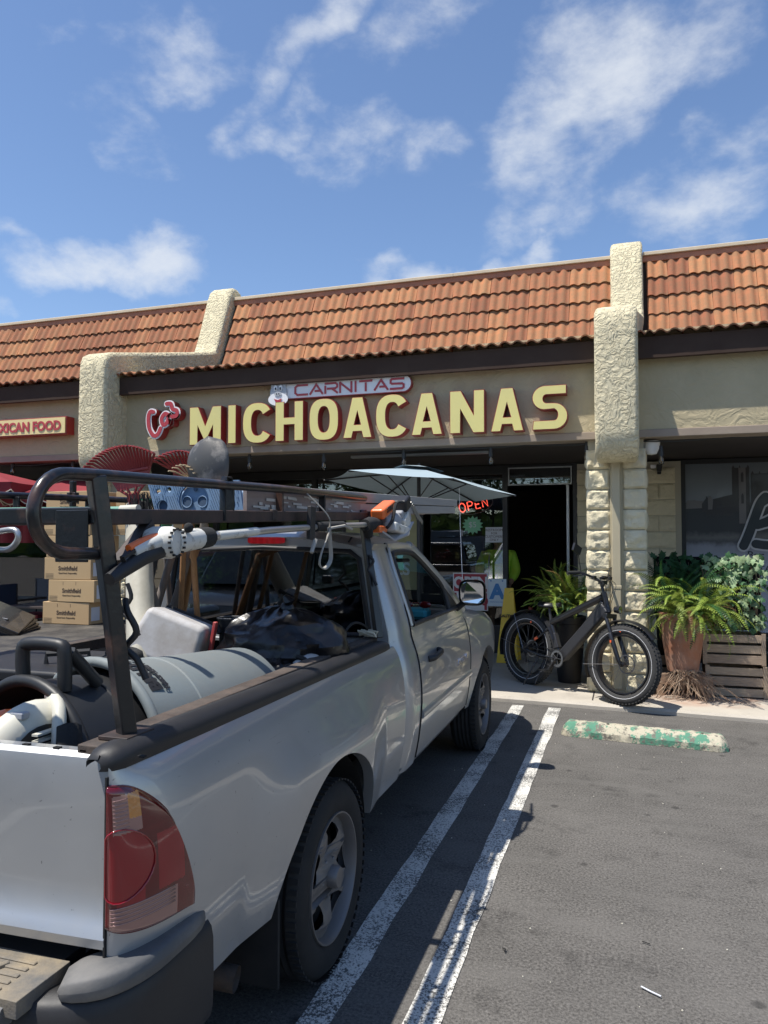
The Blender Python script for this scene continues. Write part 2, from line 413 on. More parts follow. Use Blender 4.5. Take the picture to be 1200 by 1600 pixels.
# worn white paint: the asphalt grain shows through it
m = mat('line_paint', (.62, .60, .55), .85, spec=.3); n, l, b = nodes(m); tcn = n.new('ShaderNodeTexCoord'); co = tcn.outputs['Object']
g1 = tex(n, l, co, 120, 3, rg=.7); g2 = tex(n, l, co, 3.0, 4)
wear = rng(n, l, mth(n, l, 'ADD', g1, mth(n, l, 'MULTIPLY', g2, .5)), .73, .83)
l.new(mixc(n, l, wear, (.66, .64, .585), (.10, .098, .093)), b.inputs['Base Color'])
bp = n.new('ShaderNodeBump'); bp.inputs['Strength'].default_value = .7; bp.inputs['Distance'].default_value = .005; l.new(g1, bp.inputs['Height']); l.new(bp.outputs[0], b.inputs['Normal'])
# concrete walk
m = mat('concrete', (.50, .455, .385), .9, col2=(.40, .365, .31), nscale=1.6, spec=.25); n, l, b = nodes(m); tcn = n.new('ShaderNodeTexCoord'); co = tcn.outputs['Object']
base = b.inputs['Base Color'].links[0].from_socket
c = mixc(n, l, mth(n, l, 'MULTIPLY', rng(n, l, tex(n, l, co, 2.4, 7, rg=.7), .52, .72), .5), base, (.24, .21, .18))
c = mixc(n, l, mth(n, l, 'MULTIPLY', rng(n, l, tex(n, l, co, 160, 2), .6, .7), .5), c, (.2, .18, .16))
# rusty run-off under the planter
sep = n.new('ShaderNodeSeparateXYZ'); l.new(co, sep.inputs[0])
dx = mth(n, l, 'DIVIDE', mth(n, l, 'SUBTRACT', sep.outputs[0], .62), .75); dy = mth(n, l, 'DIVIDE', mth(n, l, 'SUBTRACT', sep.outputs[1], 8.1), .55)
d2 = mth(n, l, 'ADD', mth(n, l, 'MULTIPLY', dx, dx), mth(n, l, 'MULTIPLY', dy, dy))
rs = mth(n, l, 'MULTIPLY', rng(n, l, d2, .2, 1.3, 1, 0), rng(n, l, tex(n, l, co, 5, 6), .35, .62))
c = mixc(n, l, mth(n, l, 'MULTIPLY', rs, .7), c, (.33, .14, .07))
l.new(c, b.inputs['Base Color'])
bp = n.new('ShaderNodeBump'); bp.inputs['Strength'].default_value = .5; bp.inputs['Distance'].default_value = .004; l.new(tex(n, l, co, 60, 5), bp.inputs['Height']); l.new(bp.outputs[0], b.inputs['Normal'])
# ------------------------------------------------------------------ ground
mb = MB(); mb.grid(lambda u, v: (lerp(-70, 70, u), lerp(-70, 70, v), 0), 20, 20)
tag(mb.build('parking_lot', 'asphalt'), kind='structure')
KA = V((-1.082, 7.467)); KB = V((1.165, 7.299)); kd = (KB-KA).normalized()
def kerb(x, off=0): t = (x-KA.x)/kd.x; return KA.y+kd.y*t+off
mb = MB()
xs = [-16+i*.25 for i in range(120)]
def walk_edge(x): return kerb(max(min(x, 4), -8))+.012*NZ.noise(V((x*2.1, 0, 0)))
mb.grid(lambda u, v: (xs[round(u*119)], lerp(walk_edge(xs[round(u*119)])+.012, 18.0, v**2), .05), 119, 8)
mb.grid(lambda u, v: (xs[round(u*119)], walk_edge(xs[round(u*119)])+(.012 if v > .5 else -.012), [-.02, .03, .05][round(v*2)]), 119, 2)
tag(mb.build('sidewalk', 'concrete', smooth=.5), kind='structure')
mb = MB()
for x in (-4.6, -1.9, -.32, 1.35, 3.0): mb.box((x, 9.0, .052), (.012, 2.9, .004), rot=None)
tag(mb.build('sidewalk_joint', 'dark_wall'), kind='structure')
def line(x, y0, y1, w, seed):
    mb = MB(); n_ = 60
    def f(u, v):
        y = lerp(y0, y1, v); e = .012*NZ.noise(V((x*3, y*3.1, seed+u)))+.006*NZ.noise(V((x*3, y*11, seed+u*3)))
        return (x+(u-.5)*w+e, y+(.02*NZ.noise(V((u*9, 0, seed)))), .004)
    mb.grid(f, 1, n_); tag(mb.build('parking_line', 'line_paint'), kind='structure')
line(-1.0, -2.5, 7.33, .112, 1); line(-.658, -2.5, 7.32, .118, 2)
line(2.3, -2.5, 7.2, .112, 3); line(-3.45, -2.5, 7.5, .112, 5)
# ------------------------------------------------------------------ the building
YW, YP, YE, YR, YS = 7.9, 7.5, 7.74, 10.45, 10.3            # sign wall, pillar front, eave, ridge, shop front
ZB, ZE, ZR = 2.62, 3.60, 5.30
YM, ZM = 10.0, 4.20                                       # foot of the steep tiled mansard; a low skirt roof runs from the eave to it
bld = thing('shopping_plaza', 'long tan stucco shop row with red clay tile roof above the porch', 'building', (-2.5, 9.0, 0))
BX0, BX1 = -14.0, 6.5
def sign_wall(mb): mb.bb((BX0, YW, ZB+.08), (BX1, YW+.22, ZE+.1))
part('wall', 'stucco_tan', bld, sign_wall)
part('beam', 'trim_brown', bld, lambda mb: (mb.bb((BX0, YW-.012, ZB), (-6.36, YW+.25, ZB+.078)), mb.bb((-5.96, YW-.012, ZB), (-.275, YW+.25, ZB+.078)), mb.bb((.135, YW-.012, ZB), (BX1, YW+.25, ZB+.078))), bevel=.006)
part('fascia_board', 'fascia', bld, lambda mb: (mb.bb((-5.96, YE+.02, 3.385), (-.275, YE+.07, 3.6)), mb.bb((.135, YE+.02, 3.385), (BX1, YE+.07, 3.6)), mb.bb((BX0, YE+.02, 3.385), (-6.36, YE+.07, 3.6)), mb.bb((BX0, YE+.07, 3.43), (BX1, YW-.003, 3.46))), bevel=.004)
roof = part('roof', 'fascia', bld, lambda mb: (mb.grid(lambda u, v: (lerp(BX0, BX1, u), lerp(YE+.02, YM, v), lerp(ZE-.03, ZM-.06, v)), 1, 1),
     mb.grid(lambda u, v: (lerp(BX0, BX1, u), lerp(YM+.03, YR, v), lerp(ZM-.06, ZR-.03, v)), 1, 1),
     mb.bb((BX0, YR, 5.0), (BX1, 18, 5.2)), mb.bb((BX0, 18, 0), (BX1, 18.2, 4.8)), mb.bb((BX0, YW, 0), (BX0+.2, 18, 4.8)), mb.bb((BX1-.2, YW, 0), (BX1, 18, 4.8))))
# one clay tile, two rolls wide
TW, TL, NC = .27, .335, 4
slope = V((0, YR-YM, ZR-ZM)); sl_len = slope.length; sdir = slope.normalized(); snor = V((0, -sdir.z, sdir.y))
def tile_mesh(seed):
    r = random.Random(seed); me = MB(); nu = 14
    def hgt(u):
        p = (u*2) % 1.0
        h = .025*math.sin(math.pi*min(1, p/.72))**.8 if p < .72 else -.006*math.sin(math.pi*(p-.72)/.28)
        return h
    sag = r.uniform(-.003, .003); tw = r.uniform(-.004, .004)
    def f(u, v, th=0):
        x = (u-.5)*(TW-.003)+tw*(v-.5); h = hgt(min(.999, u))+.030*(1-v)+sag-th+.002*NZ.noise(V((u*4, v*3, seed)))
        return V((x, 0, 0))+sdir*(v*TL)+snor*h
    me.grid(lambda u, v: f(u, v), nu, 3)
    me.grid(lambda u, v: f(u, 0, (1-v)*.016), nu, 1)
    me.grid(lambda u, v: f(1, v, (1-u)*.03), 1, 2)
    me.grid(lambda u, v: f(0, v, u*.03), 1, 2)
    return me
tile_src = [tile_mesh(i).build('roof_tile', 'roof_clay', smooth=.9) for i in range(5)]
first = [True]*5
def lay(x0, x1, trim=True):
    n_ = int(math.ceil((x1-x0)/TW)); w = (x1-x0)/n_
    for c in range(NC):
        for i in range(n_):
            k = rnd.randrange(5); s_ = tile_src[k]
            if first[k]: o = s_; first[k] = False
            else: o = s_.copy(); COL.objects.link(o)
            o.parent = roof
            p = V((x0+w*(i+.5), YM-.03, ZM-.012))+sdir*(sl_len/NC*c)+snor*rnd.uniform(-.002, .004)
            o.location = p-ORG[bld.name]; o.scale = (w/TW, 1, 1); o.rotation_euler = (rnd.uniform(-.016, .016), rnd.uniform(-.010, .010), rnd.uniform(-.016, .016))
    for i in range(n_):                                   # the eave course, on the low skirt
        o = tile_src[rnd.randrange(5)].copy(); COL.objects.link(o); o.parent = roof
        o.location = V((x0+w*(i+.5), YE-.03, ZE-.0))-ORG[bld.name]; o.scale = (w/TW, 1, 1); o.rotation_euler = (-math.atan2(ZR-ZM, YR-YM)+.255+rnd.uniform(-.01, .01), 0, rnd.uniform(-.008, .008))
def lay_eave(x0, x1):
    o = tile_src[0].copy(); COL.objects.link(o); o.parent = roof
    o.location = V(((x0+x1)/2, YE-.03, ZE))-ORG[bld.name]; o.scale = ((x1-x0)/TW, 1, 1); o.rotation_euler = (-math.atan2(ZR-ZM, YR-YM)+.255, 0, 0)
lay(-10.4, -6.25); lay(-5.80, -.14); lay(.30, 2.9)
lay_eave(-6.0, -5.80); lay_eave(.13, .30)
def far_tiles(mb):
    for x0, x1 in ((-14, -10.2), (2.9, 6.5)):
        for c in range(NC):
            b0 = V((0, YM-.03, ZM-.012))+sdir*(sl_len/NC*c)
            mb.grid(lambda u, v: V((lerp(x0, x1, u), 0, 0))+b0+sdir*(v*TL)+snor*(.034*abs(math.sin(math.pi*lerp(x0, x1, u)/.138))+.04*(1-v)), 200, 1)
tag(part('roof_tile', 'roof_clay', roof, far_tiles, smooth=.9), kind='stuff')
# side flashing next to the pillars, ridge strip and coping
part('flashing', 'fascia', bld, lambda mb: [mb.grid(lambda u, v: V((lerp(a, b_, u), YM, ZM))+sdir*(v*sl_len)+snor*.012, 1, 1) for a, b_ in ((-6.44, -6.2), (-5.85, -5.74), (.2, .36))])
part('ridge_board', 'ridge_clay', bld, lambda mb: [mb.bb((a, YR-.06, ZR-.02), (b_, YR+.08, ZR+.055)) for a, b_ in ((BX0, -6.2), (-5.85, -.12), (.26, BX1))], bevel=.006)
part('coping', 'coping', bld, lambda mb: [mb.bb((a, YR-.085, ZR+.058), (b_, YR+.16, ZR+.108)) for a, b_ in ((BX0, -6.2), (-5.85, -2.3), (-2.3, -.12), (.26, BX1))], bevel=.008)
# stucco pillars: outline in the Y-Z plane, given width along X
def pillar(x0, x1, shift, name='pillar'):
    pf = [(8.0, 2.385), (7.80, 2.37), (7.66, 2.385), (7.57, 2.44), (7.515, 2.54), (7.50, 2.68), (7.50, 3.0), (7.50, 3.4), (7.50, 3.66), (7.515, 3.77), (7.56, 3.85), (7.64, 3.895),
          (7.75, 3.92), (8.4, 4.07), (9.2, 4.265), (9.75, 4.40), (9.86, 4.44), (9.92, 4.56), (10.02, 4.8), (10.14, 5.1), (10.24, 5.36), (10.31, 5.50), (10.40, 5.57), (10.5, 5.58), (10.62, 5.54), (10.72, 5.42), (10.74, 5.2), (10.74, 4.3), (10.3, 4.0), (8.6, 3.5), (8.35, 3.2), (8.3, 2.62)]
    cy, cz = 8.3, 3.4
    mb = MB(); n_ = len(pf)
    def sh(y): t = max(0, min(1, (y-8.0)/1.8)); return shift*t
    def wd(y): return 1
    us = [0, .0, .035, .10, .3, .5, .7, .90, .965, 1, 1]
    ins = [.05, .05, .012, 0, 0, 0, 0, 0, .012, .05, .05]
    xc = (x0+x1)/2; hw = (x1-x0)/2
    vs = []
    for i, (u, q) in enumerate(zip(us, ins)):
        for k, (y, z) in enumerate(pf):
            a = V(pf[(k+1) % n_])-V(pf[k-1]); nr = V((a.y, -a.x)).normalized()   # inward or outward
            yy, zz = y-nr.x*q*(-1), z-nr.y*q*(-1)
            nse = .006*NZ.noise(V((u*5, y*7, z*7+xc)))
            vs.append((xc+sh(y)+(u*2-1)*hw*wd(y)+nse, yy+nse, zz))
    m_ = len(us)
    fs = [(i*n_+k, i*n_+(k+1) % n_, (i+1)*n_+(k+1) % n_, (i+1)*n_+k) for i in range(m_-1) for k in range(n_)]
    fs += [tuple(range(n_))[::-1], tuple((m_-1)*n_+k for k in range(n_))]
    mb.add(vs, fs); return mb.build(name, 'stucco_cream', bld, smooth=.9)
pillar(-.272, .134, .12); pillar(-6.35, -5.95, .12); pillar(5.4, 5.8, .1)
# porch ceiling, shop front wall, interior
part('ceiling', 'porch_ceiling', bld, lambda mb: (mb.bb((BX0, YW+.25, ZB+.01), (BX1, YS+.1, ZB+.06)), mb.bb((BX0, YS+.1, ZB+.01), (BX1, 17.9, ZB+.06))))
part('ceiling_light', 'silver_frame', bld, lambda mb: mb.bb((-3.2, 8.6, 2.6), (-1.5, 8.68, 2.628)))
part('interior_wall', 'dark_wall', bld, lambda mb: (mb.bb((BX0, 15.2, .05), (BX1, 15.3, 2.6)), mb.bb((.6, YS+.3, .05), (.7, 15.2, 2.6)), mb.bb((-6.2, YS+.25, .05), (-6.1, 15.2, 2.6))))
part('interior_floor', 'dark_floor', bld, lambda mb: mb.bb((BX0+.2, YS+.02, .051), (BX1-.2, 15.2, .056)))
# split face blocks
def block_mesh(w, h, d, seed, rough=.03):
    me = MB(); nu, nv = 12, 9
    def f(u, v):
        e = min(u, 1-u, v, 1-v)/.10; e = max(0, min(1, e))**.6
        nz = NZ.fractal(V((u*w*11+seed*9, v*h*11, seed*3.3)), .65, 2.2, 5)*.8
        return V(((u-.5)*w, -e*(.008+rough*.55+rough*nz), (v)*h))
    me.grid(f, nu, nv)
    me.grid(lambda u, v: V(((u-.5)*w, d*(1-v), h)), 1, 1, flip=True); me.grid(lambda u, v: V(((u-.5)*w, d*v, 0)), 1, 1, flip=True)
    def side(sx):
        def g(u, v):
            nz = NZ.fractal(V((u*d*7+seed, v*h*7, seed+sx*5)), .8, 2.1, 3); e = max(0, min(1, min(u, v*.6, (1-v)*.6)/.12))
            return V((sx*w/2+sx*e*(.004+rough*.35+rough*.6*nz), d*u, v*h))
        return g
    me.grid(side(1), 4, 4); me.grid(side(-1), 4, 4, flip=True)
    return me
def block_set(w, h, d, n_, rough=.03, s0=0): return [block_mesh(w, h, d, i+s0, rough).build('block', 'split_block', smooth=.6) for i in range(n_)]
used = set()
def put(src, parent, p, rot=0):
    o = src if src.name not in used else src.copy()
    if src.name in used: COL.objects.link(o)
    used.add(src.name); o.parent = parent; o.location = V(p)-ORG[bld.name]; o.rotation_euler = (0, 0, rot); return o
BH = .2065
colm = part('column', 'mortar', bld, lambda mb: mb.bb((-.36, 7.982, .05), (.185, 8.34, 2.62)))
s1 = block_set(.232, BH-.008, .34, 6, .027)
for c in range(13 if False else 12):
    z = .05+c*BH
    put(s1[c % 6], colm, (-.262+rnd.uniform(-.004, .004), 7.97, z)); put(s1[(c*5+3) % 6], colm, (.089+rnd.uniform(-.004, .004), 7.97, z))
part('channel', 'smooth_tan', colm, lambda mb: mb.bb((-.145, 7.95, .05), (-.02, 8.0, 2.5)), bevel=.006)
part('downspout', 'smooth_tan', colm, lambda mb: (mb.bb((-.13, 7.90, .10), (-.045, 7.948, 2.45)), mb.bb((-.137, 7.895, 1.1), (-.038, 7.95, 1.14))), bevel=.01)
pier = part('pier', 'mortar', bld, lambda mb: mb.bb((-.60, 10.21, .05), (.68, 10.6, 2.6)))
s2 = block_set(.40, BH-.008, .3, 4, .014, 20); s3 = block_set(.197, BH-.008, .3, 2, .014, 40)
for c in range(13 if False else 12):
    z = .05+c*BH
    if c % 2: xs_ = [(-.40, 0), (.005, 0), (.41, 0), (-.0, None)]
    else: xs_ = [(-.5, 1), (-.197, 0), (.208, 0), (.51, 1)]
    for x, k in xs_:
        if k is None: continue
        put((s3 if k else s2)[rnd.randrange(2 if k else 4)], pier, (x, 10.2, z))
# left column with the same blocks, half hidden behind the truck's load
colm2 = part('column', 'mortar', bld, lambda mb: mb.bb((-6.44, 7.982, .05), (-5.88, 8.34, 2.62)))
for c in range(13 if False else 12):
    for x in (-6.34, -5.98): put(s1[rnd.randrange(6)], colm2, (x, 7.97, .05+c*BH))
# shop front between the columns
sf = part('shop_front', 'black_frame', bld, lambda mb: (
    mb.bb((-6.1, YS-.04, .05), (-1.53, YS+.06, .42)), mb.bb((-6.1, YS-.04, 2.50), (-1.53, YS+.05, 2.62)),
    [mb.bb((x-.035, YS-.05, .42), (x+.035, YS+.05, 2.5)) for x in (-6.06, -4.4, -3.0, -1.565)], mb.bb((-.66, YS-.05, .05), (-.60, YS+.05, 2.62)), mb.bb((-1.53, YS-.04, 2.585), (-.66, YS+.04, 2.62))), bevel=.004)
for x0, x1 in ((-6.025, -4.435), (-4.365, -3.035), (-2.965, -1.60)):
    part('window_pane', 'shop_glass', sf, lambda mb: mb.bb((x0, YS-.004, .42), (x1, YS+.004, 2.5)))
dr = part('doorway', 'silver_frame', bld, lambda mb: (
    mb.bb((-1.52, YS-.06, 2.335), (-.67, YS-.03, 2.352)), mb.bb((-1.52, YS-.06, 2.565), (-.67, YS-.03, 2.582)), mb.bb((-1.52, YS-.06, 2.352), (-1.503, YS-.03, 2.565)), mb.bb((-.687, YS-.06, 2.352), (-.67, YS-.03, 2.565)),
    mb.bb((-.745, YS-.07, .05), (-.71, YS+.03, 2.33))), bevel=.003)
part('transom_pane', 'shop_glass', dr, lambda mb: mb.bb((-1.50, YS-.048, 2.355), (-.69, YS-.042, 2.562)))
# left porch: dark glazed shop front
sf2 = part('shop_front', 'black_frame', bld, lambda mb: (mb.bb((BX0, YS-.04, .05), (-6.12, YS+.06, .5)), mb.bb((BX0, YS-.04, 2.45), (-6.12, YS+.05, 2.62)), [mb.bb((x-.04, YS-.05, .5), (x+.04, YS+.05, 2.45)) for x in (-12, -10.4, -8.8, -7.2)]), bevel=.004)
part('window_pane', 'shop_glass', sf2, lambda mb: mb.bb((BX0, YS-.004, .5), (-6.12, YS+.004, 2.45)))
# right shop window with the printed picture film
sf3 = part('shop_front', 'black_frame', bld, lambda mb: (mb.bb((.68, YS-.06, .05), (.735, YS+.05, 2.62)), mb.bb((.735, YS-.05, 2.56), (BX1, YS+.05, 2.62)), mb.bb((.735, YS-.05, .05), (BX1, YS+.05, .45)), mb.bb((3.2, YS-.05, .45), (3.26, YS+.05, 2.56))), bevel=.004)
m = mat('window_print', (.5, .5, .52), .35, spec=.5, coat=.4); n, l, b = nodes(m); tcn = n.new('ShaderNodeTexCoord'); sep = n.new('ShaderNodeSeparateXYZ'); l.new(tcn.outputs['Object'], sep.inputs[0])
cr = n.new('ShaderNodeValToRGB'); zz = rng(n, l, sep.outputs[2], .45, 2.56); wob = tex(n, l, tcn.outputs['Object'], 6, 8, rg=.7)
l.new(mth(n, l, 'ADD', zz, mth(n, l, 'MULTIPLY', mth(n, l, 'SUBTRACT', wob, .5), .09)), cr.inputs[0])
e = cr.color_ramp.elements; e[0].position = 0; e[0].color = (.50, .52, .60, 1); e[1].position = 1; e[1].color = (.13, .15, .17, 1)
for p, c in ((.40, (.40, .42, .49)), (.50, (.30, .31, .36)), (.535, (.09, .09, .10)), (.56, (.16, .155, .15)), (.60, (.035, .035, .04)), (.73, (.03, .03, .035)), (.76, (.11, .10, .10)), (.775, (.20, .22, .25))):
    q = e.new(p); q.color = (*c, 1)
l.new(cr.outputs[0], b.inputs['Base Color'])
part('window_pane', 'window_print', sf3, lambda mb: (mb.bb((.735, YS-.012, .45), (3.2, YS, 2.56)), mb.bb((3.26, YS-.012, .45), (BX1-.2, YS, 2.56))))
mat('print_dark', (.04, .036, .04), .4, coat=.3); mat('print_grey', (.17, .16, .165), .4, coat=.3); mat('print_ink', (.02, .028, .036), .4, coat=.3); mat('print_white', (.62, .62, .64), .4, coat=.3)
def pic(name, mt, pts, d, par):
    me = loops_mesh([pts], .002); mb = MB(); mb.mesh(me, (0, YS-.012-d, 0), (1, 0, 0), (0, 0, 1), w=(0, -1, 0)); return mb.build(name, mt, par)
mural = thing('picture_film', 'grey picture film of an old church town on the right shop window', 'window film', (1.6, YS-.013, 1.2))
def tower(x, w, h, d=.002):
    return [(x, 1.95), (x, h), (x+w*.08, h+.035), (x+w*.16, h), (x+w*.4, h), (x+w*.44, h+.035), (x+w*.5, h), (x+w*.84, h), (x+w*.92, h+.035), (x+w, h), (x+w, 1.95)]
pic('church_tower', 'print_dark', tower(1.283, .20, 2.5), .002, mural); pic('church_tower', 'print_grey', [(1.36, 1.8), (1.36, 2.5), (1.44, 2.5), (1.44, 1.8)], .005, mural)
pic('church_tower', 'print_dark', tower(1.50, .22, 2.42), .008, mural)
for z in (2.32, 2.05): pic('belfry_opening', 'print_dark', [(1.385, z), (1.385, z+.1), (1.4, z+.13), (1.415, z+.1), (1.415, z)], .011, mural)
pic('house_roof', 'print_dark', [(.98, 1.9), (.98, 2.15), (1.02, 2.10), (1.30, 2.17), (1.30, 1.9)], .005, mural)
pic('house_roof', 'print_grey', [(.74, 2.04), (.76, 2.10), (.93, 2.09), (.96, 2.05), (.96, 2.0), (.74, 1.99)], .008, mural)
pic('gable', 'print_dark', [(.93, 1.95), (.93, 2.05), (.985, 2.13), (1.05, 2.04), (1.05, 1.95)], .011, mural); pic('gable', 'print_grey', [(1.0, 1.98), (1.0, 2.12), (1.025, 2.16), (1.06, 2.1), (1.05, 1.98)], .014, mural)
Bs = [(1.66, 2.13), (1.60, 2.05), (1.53, 1.86), (1.46, 1.66), (1.40, 1.52)]
B2 = [(1.60, 2.05), (1.72, 2.12), (1.84, 2.08), (1.83, 1.95), (1.70, 1.84), (1.56, 1.78)]
B3 = [(1.56, 1.78), (1.74, 1.82), (1.86, 1.74), (1.84, 1.60), (1.70, 1.53), (1.54, 1.545)]
for k, (w, mt, d) in enumerate(((.15, 'print_white', .018), (.105, 'print_ink', .026))):
    for j, st_ in enumerate((Bs, B2, B3)):
        pic('script_letter', mt, stroke_loop([tuple(p.xy) for p in spline([V((a, b_, 0)) for a, b_ in st_], 5)], w), d+j*.001, mural)
def mtxt(par, name, mt, body, size, o, u=(1, 0, 0), v=(0, 0, 1), depth=.004, offset=0.0, sx=1.0, align='LEFT', side=None, mats=None, shear=0, spacing=1.0):
    me = text_mesh(body, size, depth, offset, align, sx, spacing, shear); mb = MB(); uu = V(u).normalized(); vv = V(v).normalized(); mb.mesh(me, o, uu, vv, w=uu.cross(vv), side=side)
    return mb.build(name, mats or mt, par)
mtxt(mural, 'lettering', 'print_ink', 'Bar', .14, (1.44, YS-.015, 1.36)); mtxt(mural, 'lettering', 'print_ink', 'STATE ST', .11, (1.52, YS-.015, 1.20))

# ------------------------------------------------------------------ roof sign letters
mat('sign_yellow', (.78, .68, .24), .45, col2=(.70, .62, .24), nscale=3, coat=.3)
mat('sign_red', (.30, .02, .02), .4, coat=.3); mat('sign_cherry', (.45, .03, .035), .35, coat=.4); mat('sign_white', (.86, .85, .84), .4, coat=.3)
mat('sign_grey', (.45, .46, .48), .4); mat('sign_brick', (.33, .07, .06), .5)
sign = thing('roof_sign', 'big yellow MICHOACANAS letters with dark red sides on the tan wall', 'shop sign', (-2.75, YW, 2.7))
YL = 7.775
def rect(x0, x1, y0, y1): return [(x0, y0), (x1, y0), (x1, y1), (x0, y1)]
def lM(w):
    s = .29*w; return [[(0, 0), (0, 1), (s*.95, 1), (w*.5, .50), (w-s*.95, 1), (w, 1), (w, 0), (w-s*.9, 0), (w-s*.9, .50), (w*.5, .05), (s*.9, .50), (s*.9, 0)]]
def lI(w): return [rect(0, w, 0, 1)]
def lH(w):
    s = .32*w; return [[(0, 0), (0, 1), (s, 1), (s, .6), (w-s, .6), (w-s, 1), (w, 1), (w, 0), (w-s, 0), (w-s, .41), (s, .41), (s, 0)]]
def lN(w):
    s = .31*w; return [[(0, 0), (0, 1), (s*1.05, 1), (w-s, .42), (w-s, 1), (w, 1), (w, 0), (w-s*1.05, 0), (s, .56), (s, 0)]]
def lA(w):
    t = .30*w; return [[(0, 0), (w/2-t*.62, 1), (w/2+t*.62, 1), (w, 0), (w-t, 0), (w-t-.055*w, .16), (t+.055*w, .16), (t, 0)], [(w*.39, .33), (w*.61, .33), (w*.5, .66)]]
def stad(cx, cy, rx, ry, e=2.7, n=32):
    o = []
    for i in range(n):
        a = 2*math.pi*i/n; c, s = math.cos(a), math.sin(a)
        o.append((cx+rx*math.copysign(abs(c)**(2/e), c), cy+ry*math.copysign(abs(s)**(2/e), s)))
    return o
def lO(w): return [stad(w/2, .5, w/2, .52), stad(w/2, .5, w*.19, .32, 2.4)]
def ring(w, t, cx, cy, rx, ry, a0, a1, e=2.5, n=26):
    def P_(a, rx_, ry_):
        c, s = math.cos(R(a)), math.sin(R(a)); return (cx+rx_*math.copysign(abs(c)**(2/e), c), cy+ry_*math.copysign(abs(s)**(2/e), s))
    A = [a0+(a1-a0)*i/n for i in range(n+1)]
    return [P_(a, rx, ry) for a in A]+[P_(a, rx-t*w, ry-.2) for a in A[::-1]]
def lC(w): return [ring(w, .31, w*.52, .5, w*.52, .52, 33, 327)]
def lS(w):
    o = [(w*.97, 1), (w*.36, 1)]+[(w*.36+w*.36*math.cos(R(a)), .725+.275*math.sin(R(a))) for a in range(100, 271, 15)]
    o += [(w*.62, .45)]+[(w*.62+w*.10*math.cos(R(a)), .33+.12*math.sin(R(a))) for a in range(90, -91, -20)]+[(w*.03, .21), (w*.0, 0), (w*.62, 0)]
    o += [(w*.62+w*.38*math.cos(R(a)), .30+.30*math.sin(R(a))) for a in range(-75, 91, 15)]+[(w*.40, .605)]
    o += [(w*.40+w*.09*math.cos(R(a)), .70+.09*math.sin(R(a))) for a in range(270, 89, -20)]+[(w*.97, .79)]
    return [o]
LET = [('M', lM, (-4.949,7.775,2.655), (-4.521,7.775,3.132)), ('I', lI, (-4.432,7.775,2.636), (-4.326,7.775,3.122)), ('C', lC, (-4.238,7.775,2.629), (-3.870,7.775,3.097)), ('H', lH, (-3.819,7.775,2.614), (-3.468,7.775,3.076)),
       ('O', lO, (-3.395,7.775,2.599), (-3.040,7.775,3.053)), ('A', lA, (-2.985,7.775,2.584), (-2.646,7.775,3.032)), ('C', lC, (-2.601,7.775,2.570), (-2.235,7.775,3.010)), ('A', lA, (-2.192,7.775,2.555), (-1.850,7.775,2.989)),
       ('N', lN, (-1.768,7.775,2.540), (-1.395,7.775,2.965)), ('A', lA, (-1.330,7.775,2.524), (-0.989,7.775,2.943)), ('S', lS, (-0.900,7.775,2.508), (-0.544,7.775,2.920))]
for ch, fn, a, b_ in LET:
    w = b_[0]-a[0]; hh = .455; lp = [[(x*1.0, y*hh) for x, y in q] for q in fn(w)] if True else None
    me = loops_mesh(lp, .125); mb = MB(); mb.mesh(me, (a[0], YL+.0625, 2.725), (1, 0, 0), (0, 0, 1), w=(0, -1, 0), mi=0, side=1)
    o = mb.build('letter', ['sign_red', 'sign_red'], sign); 
    cx = w/2; lp2 = [[(x, y) for x, y in q] for q in lp]
    def inset(loop, dd):
        n_ = len(loop); ar = sum(loop[i][0]*loop[(i+1) % n_][1]-loop[(i+1) % n_][0]*loop[i][1] for i in range(n_)); sg = 1 if ar > 0 else -1; o_ = []
        for i in range(n_):
            p, q, r_ = V(loop[i-1]), V(loop[i]), V(loop[(i+1) % n_]); e1 = (q-p).normalized(); e2 = (r_-q).normalized()
            n1_ = V((-e1.y, e1.x)); n2_ = V((-e2.y, e2.x)); bb_ = (n1_+n2_); k = bb_.length
            bb_ = bb_/k if k > 1e-3 else n1_; o_.append(tuple(q+bb_*sg*dd/max(.45, k/2)))
        return o_
    li = [inset(lp[0], .006)]+[inset(q, -.006) for q in lp[1:]]
    mb = MB(); mb.mesh(loops_mesh(li, .006), (a[0], YL-.001, 2.725), (1, 0, 0), (0, 0, 1), w=(0, -1, 0)); mb.build('letter_face', 'sign_yellow', o)
# script word above left
las = thing('script_sign', 'small slanted red script word sign with white rim left of the yellow letters', 'shop sign', (-5.33, YW, 2.9))
def S2(px, py): return None
LPT = [[(-5.449,7.775,3.151), (-5.497,7.775,3.153), (-5.521,7.775,3.081), (-5.507,7.775,2.955), (-5.445,7.775,2.863), (-5.385,7.775,2.876), (-5.347,7.775,2.947)], [(-5.232,7.775,3.098), (-5.286,7.775,3.121), (-5.333,7.775,3.059), (-5.308,7.775,2.987), (-5.254,7.775,3.016), (-5.226,7.775,3.097), (-5.207,7.775,3.008)], [(-5.263,7.775,3.240), (-5.203,7.775,3.236), (-5.179,7.775,3.173), (-5.119,7.775,3.149), (-5.124,7.775,3.092), (-5.184,7.775,3.080)]]
def flat_stroke(mb, pts, w, y, z_step=.0006):
    P3 = spline([V((p[0], 0, p[2])) for p in pts], 5); me = loops_mesh([stroke_loop([(p.x, p.z) for p in P3], w)], .01)
    mb.mesh(me, (0, y, 0), (1, 0, 0), (0, 0, 1), w=(0, -1, 0))
